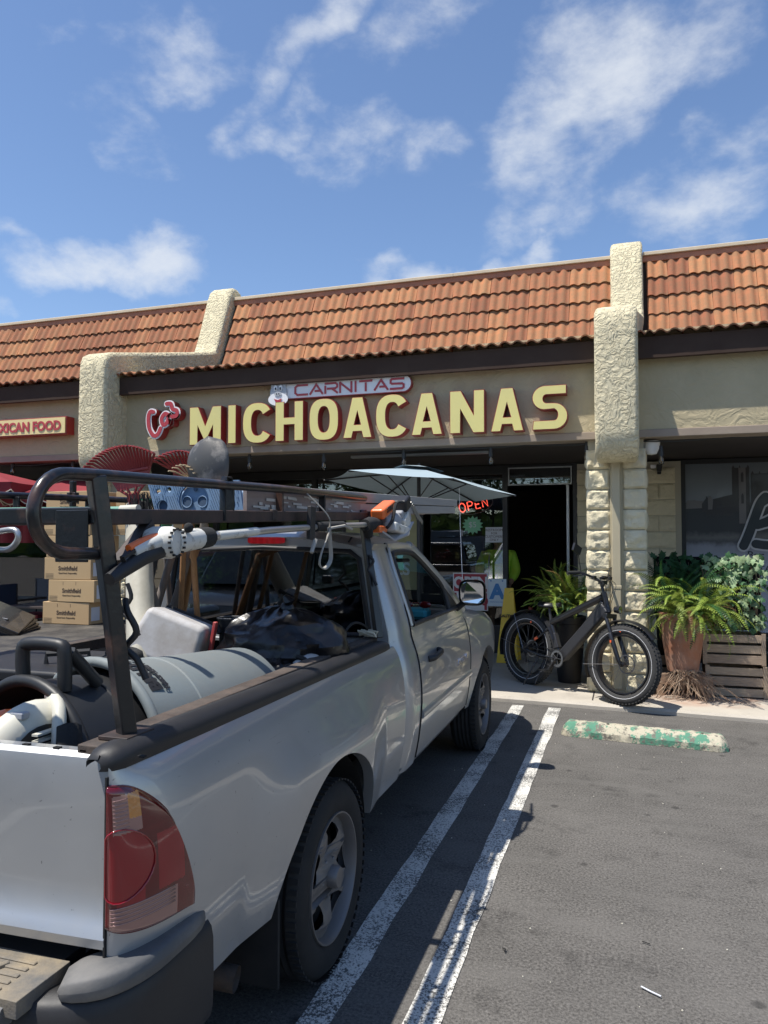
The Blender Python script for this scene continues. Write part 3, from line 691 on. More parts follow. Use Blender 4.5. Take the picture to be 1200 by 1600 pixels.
def las_layer(name, mt, w, y, dep, par):
    mb = MB()
    for k, st_ in enumerate(LPT):
        P3 = spline([V((p[0], 0, p[2])) for p in st_], 5); me = loops_mesh([stroke_loop([(p.x, p.z) for p in P3], w)], dep)
        mb.mesh(me, (0, y-k*.0015, 0), (1, 0, 0), (0, 0, 1), w=(0, -1, 0))
    return mb.build(name, mt, par)
las_layer('letter_body', 'sign_red', .080, 7.835, .11, las); las_layer('letter_rim', 'sign_white', .080, 7.772, .004, las); las_layer('letter_face', 'sign_cherry', .048, 7.762, .004, las)
# pill shaped board
car = thing('pill_sign', 'white pill shaped board with thin red CARNITAS lettering and a cartoon pig head', 'shop sign', (-3.0, YW, 3.25))
a = (-3.657,7.800,3.327); b_ = (-2.322,7.800,3.301)
hz = .088
def pillp(x0, x1, zc, h): return [(x0, zc-h), (x1, zc-h)]+[(x1+h*math.cos(R(t)), zc+h*math.sin(R(t))) for t in range(-75, 90, 15)]+[(x1, zc+h), (x0, zc+h)]
zc = 3.313
for nm, mt, grow, y, dep in (('board', 'sign_red', .008, 7.855, .07), ('board_face', 'sign_white', 0, 7.816, .006)):
    mb = MB(); mb.mesh(loops_mesh([pillp(-3.75, -2.30, zc, .09+grow)], dep), (0, y, 0), (1, 0, 0), (0, 0, 1), w=(0, -1, 0)); bo = mb.build(nm, mt, car)
def techno(ch):
    return {'C': [[(1, 1), (.18, 1), (0, .8), (0, .2), (.18, 0), (1, 0)]], 'A': [[(0, 0), (.5, 1), (1, 0)], [(.42, .3), (.86, .3)]], 'R': [[(0, 0), (0, .72)], [(0, 1), (.85, 1), (1, .85), (1, .6), (.85, .45), (.2, .45)], [(.55, .45), (1, 0)]],
            'N': [[(0, 0), (0, 1), (1, 0), (1, 1)]], 'I': [[(.5, 0), (.5, 1)]], 'T': [[(0, 1), (1, 1)], [(.5, .78), (.5, 0)]], 'S': [[(1, 1), (.12, 1), (0, .88), (0, .62), (.12, .52), (.88, .5), (1, .38), (1, .12), (.88, 0), (0, 0)]]}[ch]
x = -3.585
for ch, w in zip('CARNITAS', (.15, .15, .145, .135, .03, .14, .15, .15)):
    for st_ in techno(ch):
        k = .0
        pts = [(x+p[0]*w, zc-.058+p[1]*.108) for p in st_]
        mb = MB()
        for i in range(len(pts)-1):
            q0, q1 = V(pts[i]), V(pts[i+1]); dd = (q1-q0).normalized(); e_ = dd*.008; nn_ = V((-dd.y, dd.x))*.0115
            lp = [q0-e_-nn_, q1+e_-nn_, q1+e_+nn_, q0-e_+nn_]
            mb.mesh(loops_mesh([[tuple(t) for t in lp]], .004), (0, 7.809-.0006*i, 0), (1, 0, 0), (0, 0, 1), w=(0, -1, 0))
        mb.build('letter_stroke', 'sign_cherry', car)
    x += w+.035
# plain pig head emblem
hx, hzz = -3.79, 3.29
def disc(mb, cx, cz, rx, rz, y, dep=.004, e=2.0, n=20): mb.mesh(loops_mesh([stad(cx, cz, rx, rz, e, n)], dep), (0, y, 0), (1, 0, 0), (0, 0, 1), w=(0, -1, 0))
def polyp(mb, pts, y, dep=.004): mb.mesh(loops_mesh([pts], dep), (0, y, 0), (1, 0, 0), (0, 0, 1), w=(0, -1, 0))
hd = part('pig_head', 'sign_grey', car, lambda mb: (disc(mb, hx, hzz, .105, .115, 7.80, .02), polyp(mb, [(hx-.09, hzz+.06), (hx-.095, hzz+.155), (hx-.02, hzz+.10)], 7.797, .02), polyp(mb, [(hx+.09, hzz+.06), (hx+.10, hzz+.155), (hx+.025, hzz+.10)], 7.797, .02)))
part('muzzle', 'sign_white', hd, lambda mb: disc(mb, hx, hzz-.075, .125, .075, 7.784, .004)); part('snout', 'sign_grey', hd, lambda mb: disc(mb, hx, hzz-.015, .045, .026, 7.776))
part('mouth', 'sign_cherry', hd, lambda mb: polyp(mb, [(hx-.05, hzz-.07), (hx, hzz-.085), (hx+.05, hzz-.07), (hx+.03, hzz-.12), (hx-.01, hzz-.13)], 7.777))
for sx in (-1, 1):
    part('eye', 'sign_white', hd, lambda mb: disc(mb, hx+sx*.033, hzz+.055, .022, .034, 7.784)); part('pupil', 'black_frame', hd, lambda mb: disc(mb, hx+sx*.03, hzz+.045, .009, .016, 7.776)); part('nostril', 'black_frame', hd, lambda mb: disc(mb, hx+sx*.014, hzz-.015, .005, .009, 7.771))
# long box sign on the left
mex = thing('food_sign', 'long yellow box sign reading MEXICAN FOOD in red above the left porch', 'shop sign', (-7.6, YW, 3.0))
mat('sign_cream', (.82, .66, .30), .45, coat=.3)
part('box', 'sign_red', mex, lambda mb: mb.bb((-9.6, 7.752, 2.94), (-6.725, YW-.003, 3.165)), bevel=.004); part('face', 'sign_cream', mex, lambda mb: mb.bb((-9.58, 7.742, 2.952), (-6.74, 7.75, 3.153)))
mtxt(mex, 'lettering', 'sign_cherry', 'AUTHENTIC MEXICAN FOOD', .168, (-6.80, 7.736, 2.995), offset=.006, sx=.93, align='RIGHT')
# ------------------------------------------------------------------ bulbs of the light string
mat('bulb_black', (.03, .03, .03), .5); glass_mat('bulb_glass', (.85, .8, .7)); mat('filament', (.5, .35, .15), .4, metal=.8)
tag(part('light_string', 'bulb_black', None, lambda mb: mb.tube([(-10, 8.0, 2.585)]+[(-10+i*.5, 8.0, 2.60-.018*(i % 2)) for i in range(1, 28)], .006, 5)), 'thin black cable of the porch lights running under the beam edge', 'cable')
def bulb(p):
    t = thing('light_bulb', 'x', 'light bulb', p, 'bulbs hanging along the porch edge'); x, y, z = p
    part('cord', 'bulb_black', t, lambda mb: mb.tube([(x, y, 2.6), (x, y, z+.09)], .005, 5))
    part('socket', 'bulb_black', t, lambda mb: mb.lathe([(0, .10), (.016, .10), (.018, .06), (.024, .055), (.024, .0), (.018, -.005)], p, seg=12), smooth=.7)
    part('glass', 'bulb_glass', t, lambda mb: mb.lathe([(.016, 0), (.022, -.02), (.030, -.05), (.028, -.075), (.012, -.092), (0, -.094)], p, seg=14), smooth=2)
    part('filament', 'filament', t, lambda mb: mb.lathe([(.003, -.0), (.009, -.03), (.004, -.06)], p, seg=6))
    return t
BL = [((-7.805,8.000,2.560), 'above the red parasol at far left'), ((-6.827,8.000,2.556), 'left of the red rake'), ((-5.217,8.000,2.516), 'between the rake and the shovel'), ((-4.266,8.000,2.525), 'just right of the shovel blade'),
      ((-3.308,8.000,2.495), 'left of the parasol tip'), ((-2.345,8.000,2.507), 'above the blue-grey parasol'), ((-1.369,8.000,2.495), 'right of the parasol near the doorway'), ((-0.370,8.000,2.508), 'beside the left edge of the stucco pillar'), ((0.351,8.000,2.443), 'beside the white camera dome')]
b0 = None
for p, d in BL:
    if b0 is None: b0 = bulb(p); b0p = V(p); t = b0
    else: t = dup(b0, None, p)
    t['label'] = 'clear bulb in black socket '+d
cm = thing('security_camera', 'white dome camera bracket under the porch beam', 'camera', (0.264,8.100,2.535)); p = V((0.264,8.100,2.522))
part('bracket', 'sign_white', cm, lambda mb: mb.lathe([(0, .08), (.085, .08), (.08, .02), (.05, -.05), (0, -.06)], p, seg=16), smooth=.8)
cm = thing('wall_speaker', 'tiny black and white device fixed to the block wall', 'camera', (0.418,10.100,2.510)); p = V((0.418,10.100,2.510))
part('body', 'bulb_black', cm, lambda mb: (mb.box(p, (.06, .09, .09)), mb.box(p+V((0, .03, -.05)), (.05, .03, .06))), bevel=.01); part('lens', 'sign_white', cm, lambda mb: mb.box(p+V((-.07, 0, .02)), (.07, .05, .05)), bevel=.01)

# ------------------------------------------------------------------ silver pickup
glass_mat('cab_glass', (.22, .25, .24), 1.6, .05)
def paint(name, col, dustc=.34, rough=.36, metal=.62):
    m = mat(name, col, rough, metal=metal, coat=.8); n, l, b = nodes(m); tcn = n.new('ShaderNodeTexCoord'); co = tcn.outputs['Object']
    sep = n.new('ShaderNodeSeparateXYZ'); l.new(co, sep.inputs[0])
    low = rng(n, l, sep.outputs[2], .75, .36, 0, 1); nz = tex(n, l, co, 7, 8, rg=.7)
    d = mth(n, l, 'MULTIPLY', mth(n, l, 'ADD', mth(n, l, 'MULTIPLY', low, .6), .25), rng(n, l, nz, .4, .75))
    d = mth(n, l, 'MULTIPLY', d, dustc*2, True)
    scr = n.new('ShaderNodeMapping'); scr.inputs['Scale'].default_value = (40, 3, 60); scr.inputs['Rotation'].default_value = (.5, 0, .3); l.new(co, scr.inputs[0])
    s = rng(n, l, tex(n, l, scr.outputs[0], 1.5, 3), .715, .73)
    ch = rng(n, l, tex(n, l, co, 55, 2), .735, .75)
    c = mixc(n, l, d, col, (.36, .33, .28)); c = mixc(n, l, mth(n, l, 'MULTIPLY', mth(n, l, 'MAXIMUM', s, ch), .55), c, (.10, .10, .10))
    l.new(c, b.inputs['Base Color'])
    l.new(rng(n, l, d, 0, 1, metal, .1), b.inputs['Metallic']); l.new(rng(n, l, d, 0, 1, rough, .65), b.inputs['Roughness']); l.new(rng(n, l, d, 0, 1, .8, .15), b.inputs['Coat Weight'])
    wv = n.new('ShaderNodeBump'); wv.inputs['Strength'].default_value = .05; wv.inputs['Distance'].default_value = .02; l.new(tex(n, l, co, 2.2, 1), wv.inputs['Height']); l.new(wv.outputs[0], b.inputs['Normal'])
    return m
paint('truck_paint', (.45, .46, .465))
mat('plastic_black', (.014, .014, .016), .5, dust=.4, dustcol=(.05, .047, .044), bump=.2, bscale=200, bdist=.001)
mat('plastic_grey', (.085, .087, .09), .6, dust=.6, dustcol=(.27, .25, .22), bump=.4, bscale=150, bdist=.001)
mat('step_pad', (.10, .097, .092), .75, col2=(.26, .21, .14), nscale=7, nmix=.8, bump=.8, bscale=120, bdist=.002)
mat('tyre_rubber', (.018, .018, .018), .85, col2=(.03, .029, .028), nscale=9, spec=.3)
mat('wheel_steel', (.20, .19, .185), .5, metal=.5, dust=.7, dustcol=(.16, .14, .12))
mat('under_black', (.008, .008, .008), .9); mat('interior_grey', (.055, .055, .055), .8, col2=(.04, .04, .04)); mat('teal_cloth', (.05, .33, .38), .6)
mat('rust_rail', (.07, .047, .035), .8, col2=(.03, .026, .023), nscale=22, nmix=.6, bump=.4, bscale=90, dust=.5, dustcol=(.25, .2, .16))
mat('chrome', (.7, .7, .72), .12, metal=1); mat('mirror', (.8, .82, .85), .02, metal=1)
m = mat('lens_red', (.15, .003, .006), .12, coat=1, col2=(.08, .002, .004), nscale=6, bump=.5, bscale=26, bdist=.004, bkind='ridge', stretch=(.2, .2, 2.2))
mat('lens_bright', (.26, .005, .010), .12, coat=1, bump=.5, bscale=40, bdist=.003, bkind='ridge', stretch=(.2, .2, 2.2))
mat('lens_clear', (.36, .20, .17), .15, metal=.35, coat=1, bump=1, bscale=34, bdist=.006, bkind='ridge', stretch=(.1, .1, 2.4)); mat('lens_amber', (.55, .22, .05), .15, coat=1, bump=.8, bscale=60)
XC = -1.87
def mir(p): return V((2*XC-p[0], p[1], p[2]))
SXT = [(.34, -1.118), (.44, -1.090), (.58, -1.066), (.74, -1.054), (.88, -1.062), (.98, -1.080), (1.04, -1.102), (1.09, -1.14)]
ID = lambda p: V(p)
def cubic(x, tab):
    if x <= tab[0][0]: return tab[0][1]
    if x >= tab[-1][0]: return tab[-1][1]
    n_ = len(tab); sl_ = [(tab[i+1][1]-tab[i][1])/(tab[i+1][0]-tab[i][0]) for i in range(n_-1)]
    m_ = [sl_[0]]+[(sl_[i-1]+sl_[i])/2 for i in range(1, n_-1)]+[sl_[-1]]
    for i in range(n_-1):
        if x <= tab[i+1][0]:
            h = tab[i+1][0]-tab[i][0]; t = (x-tab[i][0])/h; t2, t3 = t*t, t*t*t
            return tab[i][1]*(2*t3-3*t2+1)+m_[i]*h*(t3-2*t2+t)+tab[i+1][1]*(-2*t3+3*t2)+m_[i+1]*h*(t3-t2)
def sx(z): return cubic(z, SXT)
def arch(y, yc, a=.48, b=.42, zc=.36):
    t = (y-yc)/a
    return zc+b*math.sqrt(max(0, 1-t*t)) if abs(t) < 1 else 0
def flare(y, z, yc, a=.66):
    if yc > 5: a = .50
    t = abs(y-yc)/a
    if t >= 1: return 0
    k = (1-t*t)**1.2; v = sinterp(z, [(.5, 1), (.74, 1), (.97, 0)]); return .034*min(1, k*1.6)*v
truck = thing('pickup_truck', 'silver pickup truck loaded with garden tools, rusty rack over its open bed', 'pickup truck', (XC, 4.0, 0))
# bed side with wrapped rear corner
ZB0, YB1 = .405, 3.625
def bed_side(mb, mf=lambda p: V(p)):
    nu, nv = 96, 26
    def f(u, v):
        if u < .14:
            q = u/.14*math.pi/2; y = 1.462+.268*(1-math.cos(q)); xo = 1-math.sin(q)
        else: y = 1.73+(YB1-1.73)*(u-.14)/.86; xo = 0
        zb = max(ZB0 if y > 1.5 else lerp(.62, ZB0, (y-1.42)/.08), arch(y, 2.66)); zt = 1.062+.02*(YB1-y)/2.2
        z = lerp(zb, zt, v)
        x = sx(z)+xo*(-1.136-sx(z))+flare(y, z, 2.66)
        return mf((x, y, z))
    mb.grid(f, nu, nv, flip=True)
    # lip turned in round the arch
    def g(u, v):
        y = lerp(2.66-.479, 2.66+.479, .5-.5*math.cos(u*math.pi)); z = max(ZB0, arch(y, 2.66)); return mf((sx(z)+flare(y, z, 2.66)-v*.045, y, z-.0*v))
    mb.grid(g, 48, 1)
    mb.grid(lambda u, v: mf((sx(lerp(ZB0, 1.062, v))-.05*u, YB1, lerp(ZB0, 1.062, v))), 1, 14)
    mb.grid(lambda u, v: mf((lerp(-1.122, -1.26, u), lerp(1.54, YB1, v), 1.062)), 1, 1)
    mb.grid(lambda u, v: mf((-1.255, lerp(1.54, YB1, v), lerp(.60, 1.062, u))), 1, 1)
part('bed_side', 'truck_paint', truck, lambda mb: bed_side(mb), smooth=.6); part('bed_side', 'truck_paint', truck, lambda mb: bed_side(mb, mir), smooth=.6)
def rail_cap(mb, mf=lambda p: V(p)):
    prof = [(-1.118, 1.045), (-1.112, 1.06), (-1.114, 1.08), (-1.13, 1.095), (-1.16, 1.099), (-1.185, 1.096), (-1.192, 1.085), (-1.192, 1.06)]
    ys = [1.455, 1.46, 1.472, 1.50, 1.55]+[1.55+i*.18 for i in range(1, 11)]+[3.48, 3.56, 3.60, 3.62]
    def f(u, v):
        y = ys[round(v*(len(ys)-1))]; a = prof[round(u*7)]; k = 0
        if y < 1.5: k = 1-math.sqrt(max(0, 1-((1.5-y)/.046)**2))
        if y > 3.52: k = (1-math.sqrt(max(0, 1-((y-3.52)/.101)**2)))
        return mf((a[0]-k*.05*(1 if a[0] > -1.15 else 0), y, 1.045+(a[1]-1.045)*(1-.62*k)+.022*(3.62-y)/2.2))
    mb.grid(f, 7, len(ys)-1)
part('rail_cap', 'plastic_black', truck, lambda mb: rail_cap(mb), smooth=1.2); part('rail_cap', 'plastic_black', truck, lambda mb: rail_cap(mb, mir), smooth=1.2)
for mf in (lambda p: V(p), mir):
    a, b_ = mf((-1.194, 1.50, 1.062)), mf((-1.256, 3.60, 1.110)); part('rack_rail', 'rust_rail', truck, lambda mb: mb.bb((min(a.x, b_.x), a.y, a.z), (max(a.x, b_.x), b_.y, b_.z)), bevel=.004)
part('bed', 'under_black', truck, lambda mb: (mb.bb((-2.48, 1.47, .58), (-1.258, 3.6, .62)), mb.bb((-2.60, 3.56, .6), (-1.14, 3.60, 1.08))))
part('bed_front_panel', 'truck_paint', truck, lambda mb: (mb.bb((-2.60, 3.605, .5), (-1.14, 3.625, 1.07)), mb.bb((-2.52, 3.53, 1.062), (-1.22, 3.62, 1.085))), bevel=.005)
part('chassis', 'under_black', truck, lambda mb: (mb.bb((-2.45, 1.5, .34), (-1.3, 6.4, .5)), mb.bb((-2.55, 3.7, .36), (-1.16, 5.25, .42)), mb.bb((-2.5, 2.1, .5), (-1.26, 3.3, .9)), mb.bb((-2.5, 5.2, .5), (-1.3, 6.3, .92)), mb.tube([(-2.5, 2.66, .33), (-1.2, 2.66, .33)], .05, 8), mb.lathe([(0, -.13), (.13, -.1), (.13, .1), (0, .13)], (-1.87, 2.66, .33), (0, 1, 0), 14)))  # dark boxes added to block light under the body, plus rear axle
def well(mb, yc, mf):
    def f(u, v):
        y = yc+.479*math.cos(math.pi*(1-u)); z = max(.36, arch(y, yc)); return mf((lerp(-1.10, -1.32, v), y, z-.004))
    mb.grid(f, 30, 1); mb.grid(lambda u, v: mf((-1.32, yc+lerp(-.48, .48, u), lerp(.36, .80, v))), 1, 1)
for yc in (2.66, 5.73):
    for mf in (ID, mir): part('wheel_well', 'under_black', truck, lambda mb: well(mb, yc, mf))
# tailgate
def gate(mb):
    pf = [(a+.03, b_) for a, b_ in [(1.50, 1.075), (1.497, 1.092), (1.462, 1.094), (1.448, 1.083), (1.443, 1.06), (1.440, .95), (1.438, .80), (1.434, .745), (1.415, .712), (1.405, .69), (1.408, .668), (1.45, .655)]]
    X0, X1 = -2.605, -1.137
    def f(u, v):
        a = pf[round(v*11)]; c = ((u-.5)*2)**2; return V((lerp(X0, X1, u), a[0]+.018*c, a[1]))
    mb.grid(f, 24, 11, flip=True)
    for u in (0, 1): mb.grid(lambda p, q: V((lerp(X0, X1, u), lerp(pf[round(q*11)][0]+.018, 1.53, p), pf[round(q*11)][1])), 1, 11)
    mb.bb((X0, 1.527, .66), (X1, 1.53, 1.09))
tg = part('tailgate', 'truck_paint', truck, gate, smooth=.5)
for px in (28, 62, 91, 150):
    p = V((-1.411,1.478,1.092)); k = (px-28)/150*.41; part('slot', 'under_black', tg, lambda mb: mb.bb((p.x+k-.009, 1.500, 1.0935), (p.x+k+.009, 1.512, 1.0975)))
part('handle', 'plastic_black', tg, lambda mb: mb.bb((-1.98, 1.455, .93), (-1.76, 1.467, 1.0)), bevel=.006)
for x in (-1.136, -2.604): part('gate_gap_shade', 'under_black', truck, lambda mb: mb.bb((x-.0035, 1.455, .63), (x+.0015, 1.55, 1.055)))  # thin black strip standing for the shade between tailgate and light
# tail lights
def tail(mf, par):
    zt = lambda u: 1.036 if u < .05 else 1.036-.02*u-.20*max(0, (u-.25)/.75)**2.3-.14*max(0, (u-.72)/.28)**2
    zb_ = lambda u: .715-.006*math.sin(u*3.1)+(-.035)*u if True else 0
    def P_(u, v, d=.012, U=1.0):
        q = u*math.pi/2*.93; y = 1.462+.268*(1-math.cos(q))
        z = lerp(zb_(u), zt(u), v); xo = (1-math.sin(q))*(-1.136-sx(z)); e = min(1, min(u, 1-u, v, 1-v)/.05); d = d*math.sqrt(max(0, 1-(1-e)**2))
        nx, ny = math.sin(q), -math.cos(q)*1.0
        return mf((sx(z)+xo+.002+nx*(d-.002)*1.0, y+ny*d-.002, z))
    def mf_(u, v):
        z = lerp(zb_(u), zt(u), v)
        if z < .762 and .10 < u < .80: return 2
        if .925 < z < 1.012 and .16 < u < .50: return 3 if u > .38 and z > .955 else 2
        if ((u-.24)/.36)**2+((z-.855)/.082)**2 < 1: return 1
        if .77 < z < .90 and .62 < u < .86: return 1
        if z < .80 and .2 < u < .5: return 1
        return 0
    mb = MB(); mb.grid(lambda u, v: P_(u, v), 88, 120, mf=mf_, flip=True)
    lt = mb.build('tail_light', ['lens_red', 'lens_bright', 'lens_clear', 'lens_amber'], par, smooth=.8)
    pts = [P_(u, 0, .016) for u in [i/16 for i in range(17)]]+[P_(1, v, .016) for v in [i/10 for i in range(1, 11)]]+[P_(1-i/20, 1, .016) for i in range(1, 21)]+[P_(0, 1-i/10, .016) for i in range(1, 10)]
    mb = MB(); mb.tube(pts, .0028, 6, closed=True); mb.build('lens_rim', 'lens_red', lt, smooth=2)
    ring_ = []
    for i in range(28):
        a = 2*math.pi*i/28; u = .24+.36*math.cos(a); z = .855+.082*math.sin(a); u = max(.03, u); v = (z-zb_(u))/(zt(u)-zb_(u)); ring_.append(P_(u, v, .0145))
    mb = MB(); mb.tube(ring_, .002, 6, closed=True); mb.build('lens_ring', 'lens_bright', lt, smooth=2)
    # lens ribs
    mb = MB()
    for z in [.726+i*.009 for i in range(5)]:
        mb.tube([P_(u, (z-zb_(u))/(zt(u)-zb_(u)), .0135) for u in [.12+.65*i/10 for i in range(11)]], .0018, 4)
    for z in [.93+i*.009 for i in range(9)]:
        mb.tube([P_(u, (z-zb_(u))/(zt(u)-zb_(u)), .0135) for u in [.17+.2*i/5 for i in range(6)]], .0016, 4)
    tag(mb.build('lens_rib', 'lens_clear', lt, smooth=2), kind='stuff')
tail(lambda p: V(p), truck); tail(mir, truck)
# rear bumper
def bump_loft(mb, z0, z1, thick, grow=0, x_from=None, top_round=.4):
    path = [(-2.642, 1.78), (-2.645, 1.64), (-2.640, 1.52), (-2.605, 1.44), (-2.53, 1.395), (-2.42, 1.372)]
    path = [V((a, b_, 0)) for a, b_ in path]; pr = [V((2*XC-p.x, p.y, 0)) for p in path[::-1]]
    full = path+[V((-2.1, 1.36, 0)), V((XC, 1.358, 0)), V((-1.6, 1.36, 0))]+pr
    if x_from is not None: full = [p for p in full if p.x > x_from]
    full = spline(full, 4); n_ = len(full); seg = 16
    def f(u, v):
        i = round(v*(n_-1)); p = full[i]; d = (full[min(i+1, n_-1)]-full[max(i-1, 0)]).normalized(); nr = V((d.y, -d.x, 0))
        a = u*2*math.pi; c, s_ = math.cos(a), math.sin(a); e = 2/4.5
        q = nr*(math.copysign(abs(c)**e, c)*(thick/2+grow)); z = (z0+z1)/2+math.copysign(abs(s_)**e, s_)*(z1-z0)/2
        e_ = min(i, n_-1-i); kk = 1 if x_from is None else (1-(1-min(1, e_/4))**2)**.5
        zc_ = (z0+z1)/2
        return V((p.x, p.y, 0))+q*(.10+.90*kk)+V((0, 0, lerp(z0, z, .15+.85*kk)))
    mb.grid(f, seg, n_-1)
bm_ = part('bumper', 'plastic_black', truck, lambda mb: bump_loft(mb, .33, .60, .105), smooth=.9)
part('bumper_corner', 'plastic_grey', bm_, lambda mb: bump_loft(mb, .592, .652, .112, .004, -1.22), smooth=.9)
def pad(mb):
    mb.bb((-2.48, 1.302, .585), (-1.235, 1.465, .624))
    for i in range(5): mb.bb((-2.4, 1.318+i*.026, .624), (-1.30, 1.330+i*.026, .6285))
    mb.tube([(-2.1, 1.31, .627), (-1.5, 1.31, .627), (-1.40, 1.33, .627), (-1.36, 1.41, .627)], .008, 6); mb.tube([(-1.56, 1.31, .628), (-1.56, 1.42, .628)], .007, 6)
part('step_pad', 'step_pad', bm_, pad, bevel=.004); part('bumper_lip', 'plastic_grey', bm_, lambda mb: mb.tube([(-2.46, 1.312, .583), (-1.27, 1.312, .583)], .026, 10), smooth=1)
# cab
def gx(z, y=4.4):
    return sx(z) if z < 1.04 else sinterp(z, [(1.04, -1.108), (1.12, -1.118)]) if z < 1.12 else lerp(-1.118, -1.262, ((z-1.12)/.45)**1.15)
def rear_round(y): return .0 if y > 3.80 else .07*(1-math.sqrt(max(0, 1-((3.80-y)/.12)**2)))
def cab_side(mb, mf, y0, y1, z0, z1, nu=10, nv=26, inset=0):
    mb.grid(lambda u, v: mf((gx(lerp(z0, z1, v))-rear_round(lerp(y0, y1, u))-inset, lerp(y0, y1, u), lerp(z0, z1, v))), nu, nv)
def cab_corner(mb, mf): cab_side(mb, mf, 3.68, 3.925, .40, 1.575); mb.grid(lambda u, v: mf((gx(lerp(.40, 1.575, v))-.05*u, 3.925, lerp(.40, 1.575, v))), 1, 14)
cab = part('cab', 'truck_paint', truck, lambda mb: cab_corner(mb, ID), smooth=.6); part('corner_panel', 'truck_paint', cab, lambda mb: cab_corner(mb, mir), smooth=.6)
def roof_z(t, y):
    f = 0 if y < 4.3 else .085*((y-4.3)/.3)**2
    r = .03*max(0, (3.76-y)/.08)**2
    return 1.572+.078*(1-abs(t)**3.2)-f-r
part('roof', 'truck_paint', cab, lambda mb: (mb.grid(lambda u, v: V((XC+(u*2-1)*.61, lerp(3.672, 4.56, v), roof_z(u*2-1, lerp(3.672, 4.56, v)))), 24, 14),
    [mb.grid(lambda u, v: mf((XC+.61+[-.0, .012, .002][round(u*2)], lerp(3.69, 4.50, v), [1.572, 1.575, 1.545][round(u*2)]-(0 if lerp(3.69, 4.5, v) < 4.3 else .085*((lerp(3.69, 4.5, v)-4.3)/.3)**2))), 2, 8) for mf in (ID, mir)]), smooth=.9)
# rear wall with window opening
def rearwall(mb):
    o = [(-.70, .42), (-.745, .75), (-.705, 1.12), (-.60, 1.56), (-.3, 1.60), (0, 1.61), (.3, 1.60), (.60, 1.56), (.705, 1.12), (.745, .75), (.70, .42)]
    h = [(-.60, 1.135), (-.545, 1.50), (-.50, 1.532), (0, 1.552), (.50, 1.532), (.545, 1.50), (.60, 1.135), (.57, 1.112), (-.57, 1.112)]
    mb.mesh(loops_mesh([o, h], .02), (XC, 3.688, 0), (1, 0, 0), (0, 0, 1), w=(0, -1, 0))
part('rear_wall', 'truck_paint', cab, rearwall)
wf = lambda s_: [(-.605*s_, 1.132), (-.55*s_, 1.50), (-.50*s_, 1.537), (0, 1.557), (.50*s_, 1.537), (.55*s_, 1.50), (.605*s_, 1.132), (.57*s_, 1.105), (-.57*s_, 1.105)]
def gasket(mb): mb.tube([V((XC+a, 3.672, b_)) for a, b_ in wf(1)], .014, 8, closed=True)
part('window_gasket', 'plastic_black', cab, gasket, smooth=1.2)
part('rear_window', 'cab_glass', cab, lambda mb: mb.mesh(loops_mesh([wf(.985)], .004), (XC, 3.678, 0), (1, 0, 0), (0, 0, 1), w=(0, -1, 0)))
part('brake_light', 'lens_bright', cab, lambda mb: mb.mesh(loops_mesh([stad(0, 0, .112, .018, 5, 24)], .02), (XC+.02, 3.672, 1.595), (1, 0, 0), (0, 0, 1), w=(0, -1, 0)), bevel=.003)
part('roof_strap_mark', 'plastic_black', cab, lambda mb: mb.tube([V((-1.37-.012*i, 3.70+.0*i, 1.612-.018*i)) for i in range(4)], .012, 6, flat=.4))
# A pillars, windscreen, screen surround
def apil(mb, mf):
    mb.tube(spline([mf((-1.262, 4.40, 1.565)), mf((-1.262, 4.52, 1.535)), mf((-1.235, 4.75, 1.42)), mf((-1.185, 5.05, 1.26)), mf((-1.125, 5.33, 1.10))], 4), .026, 8)
    mb.tube(spline([mf((-1.258, 3.93, 1.562)), mf((-1.262, 4.2, 1.567)), mf((-1.264, 4.42, 1.560))], 3), .018, 8)
for mf in (ID, mir): part('windscreen_pillar', 'truck_paint', cab, lambda mb: apil(mb, mf), smooth=1.2)
part('windscreen', 'car_glass', cab, lambda mb: mb.grid(lambda u, v: V((XC+(u*2-1)*lerp(.735, .60, v), lerp(5.36, 4.55, v)-.06*(u*2-1)**2, lerp(1.10, 1.545, v))), 8, 6), smooth=2)
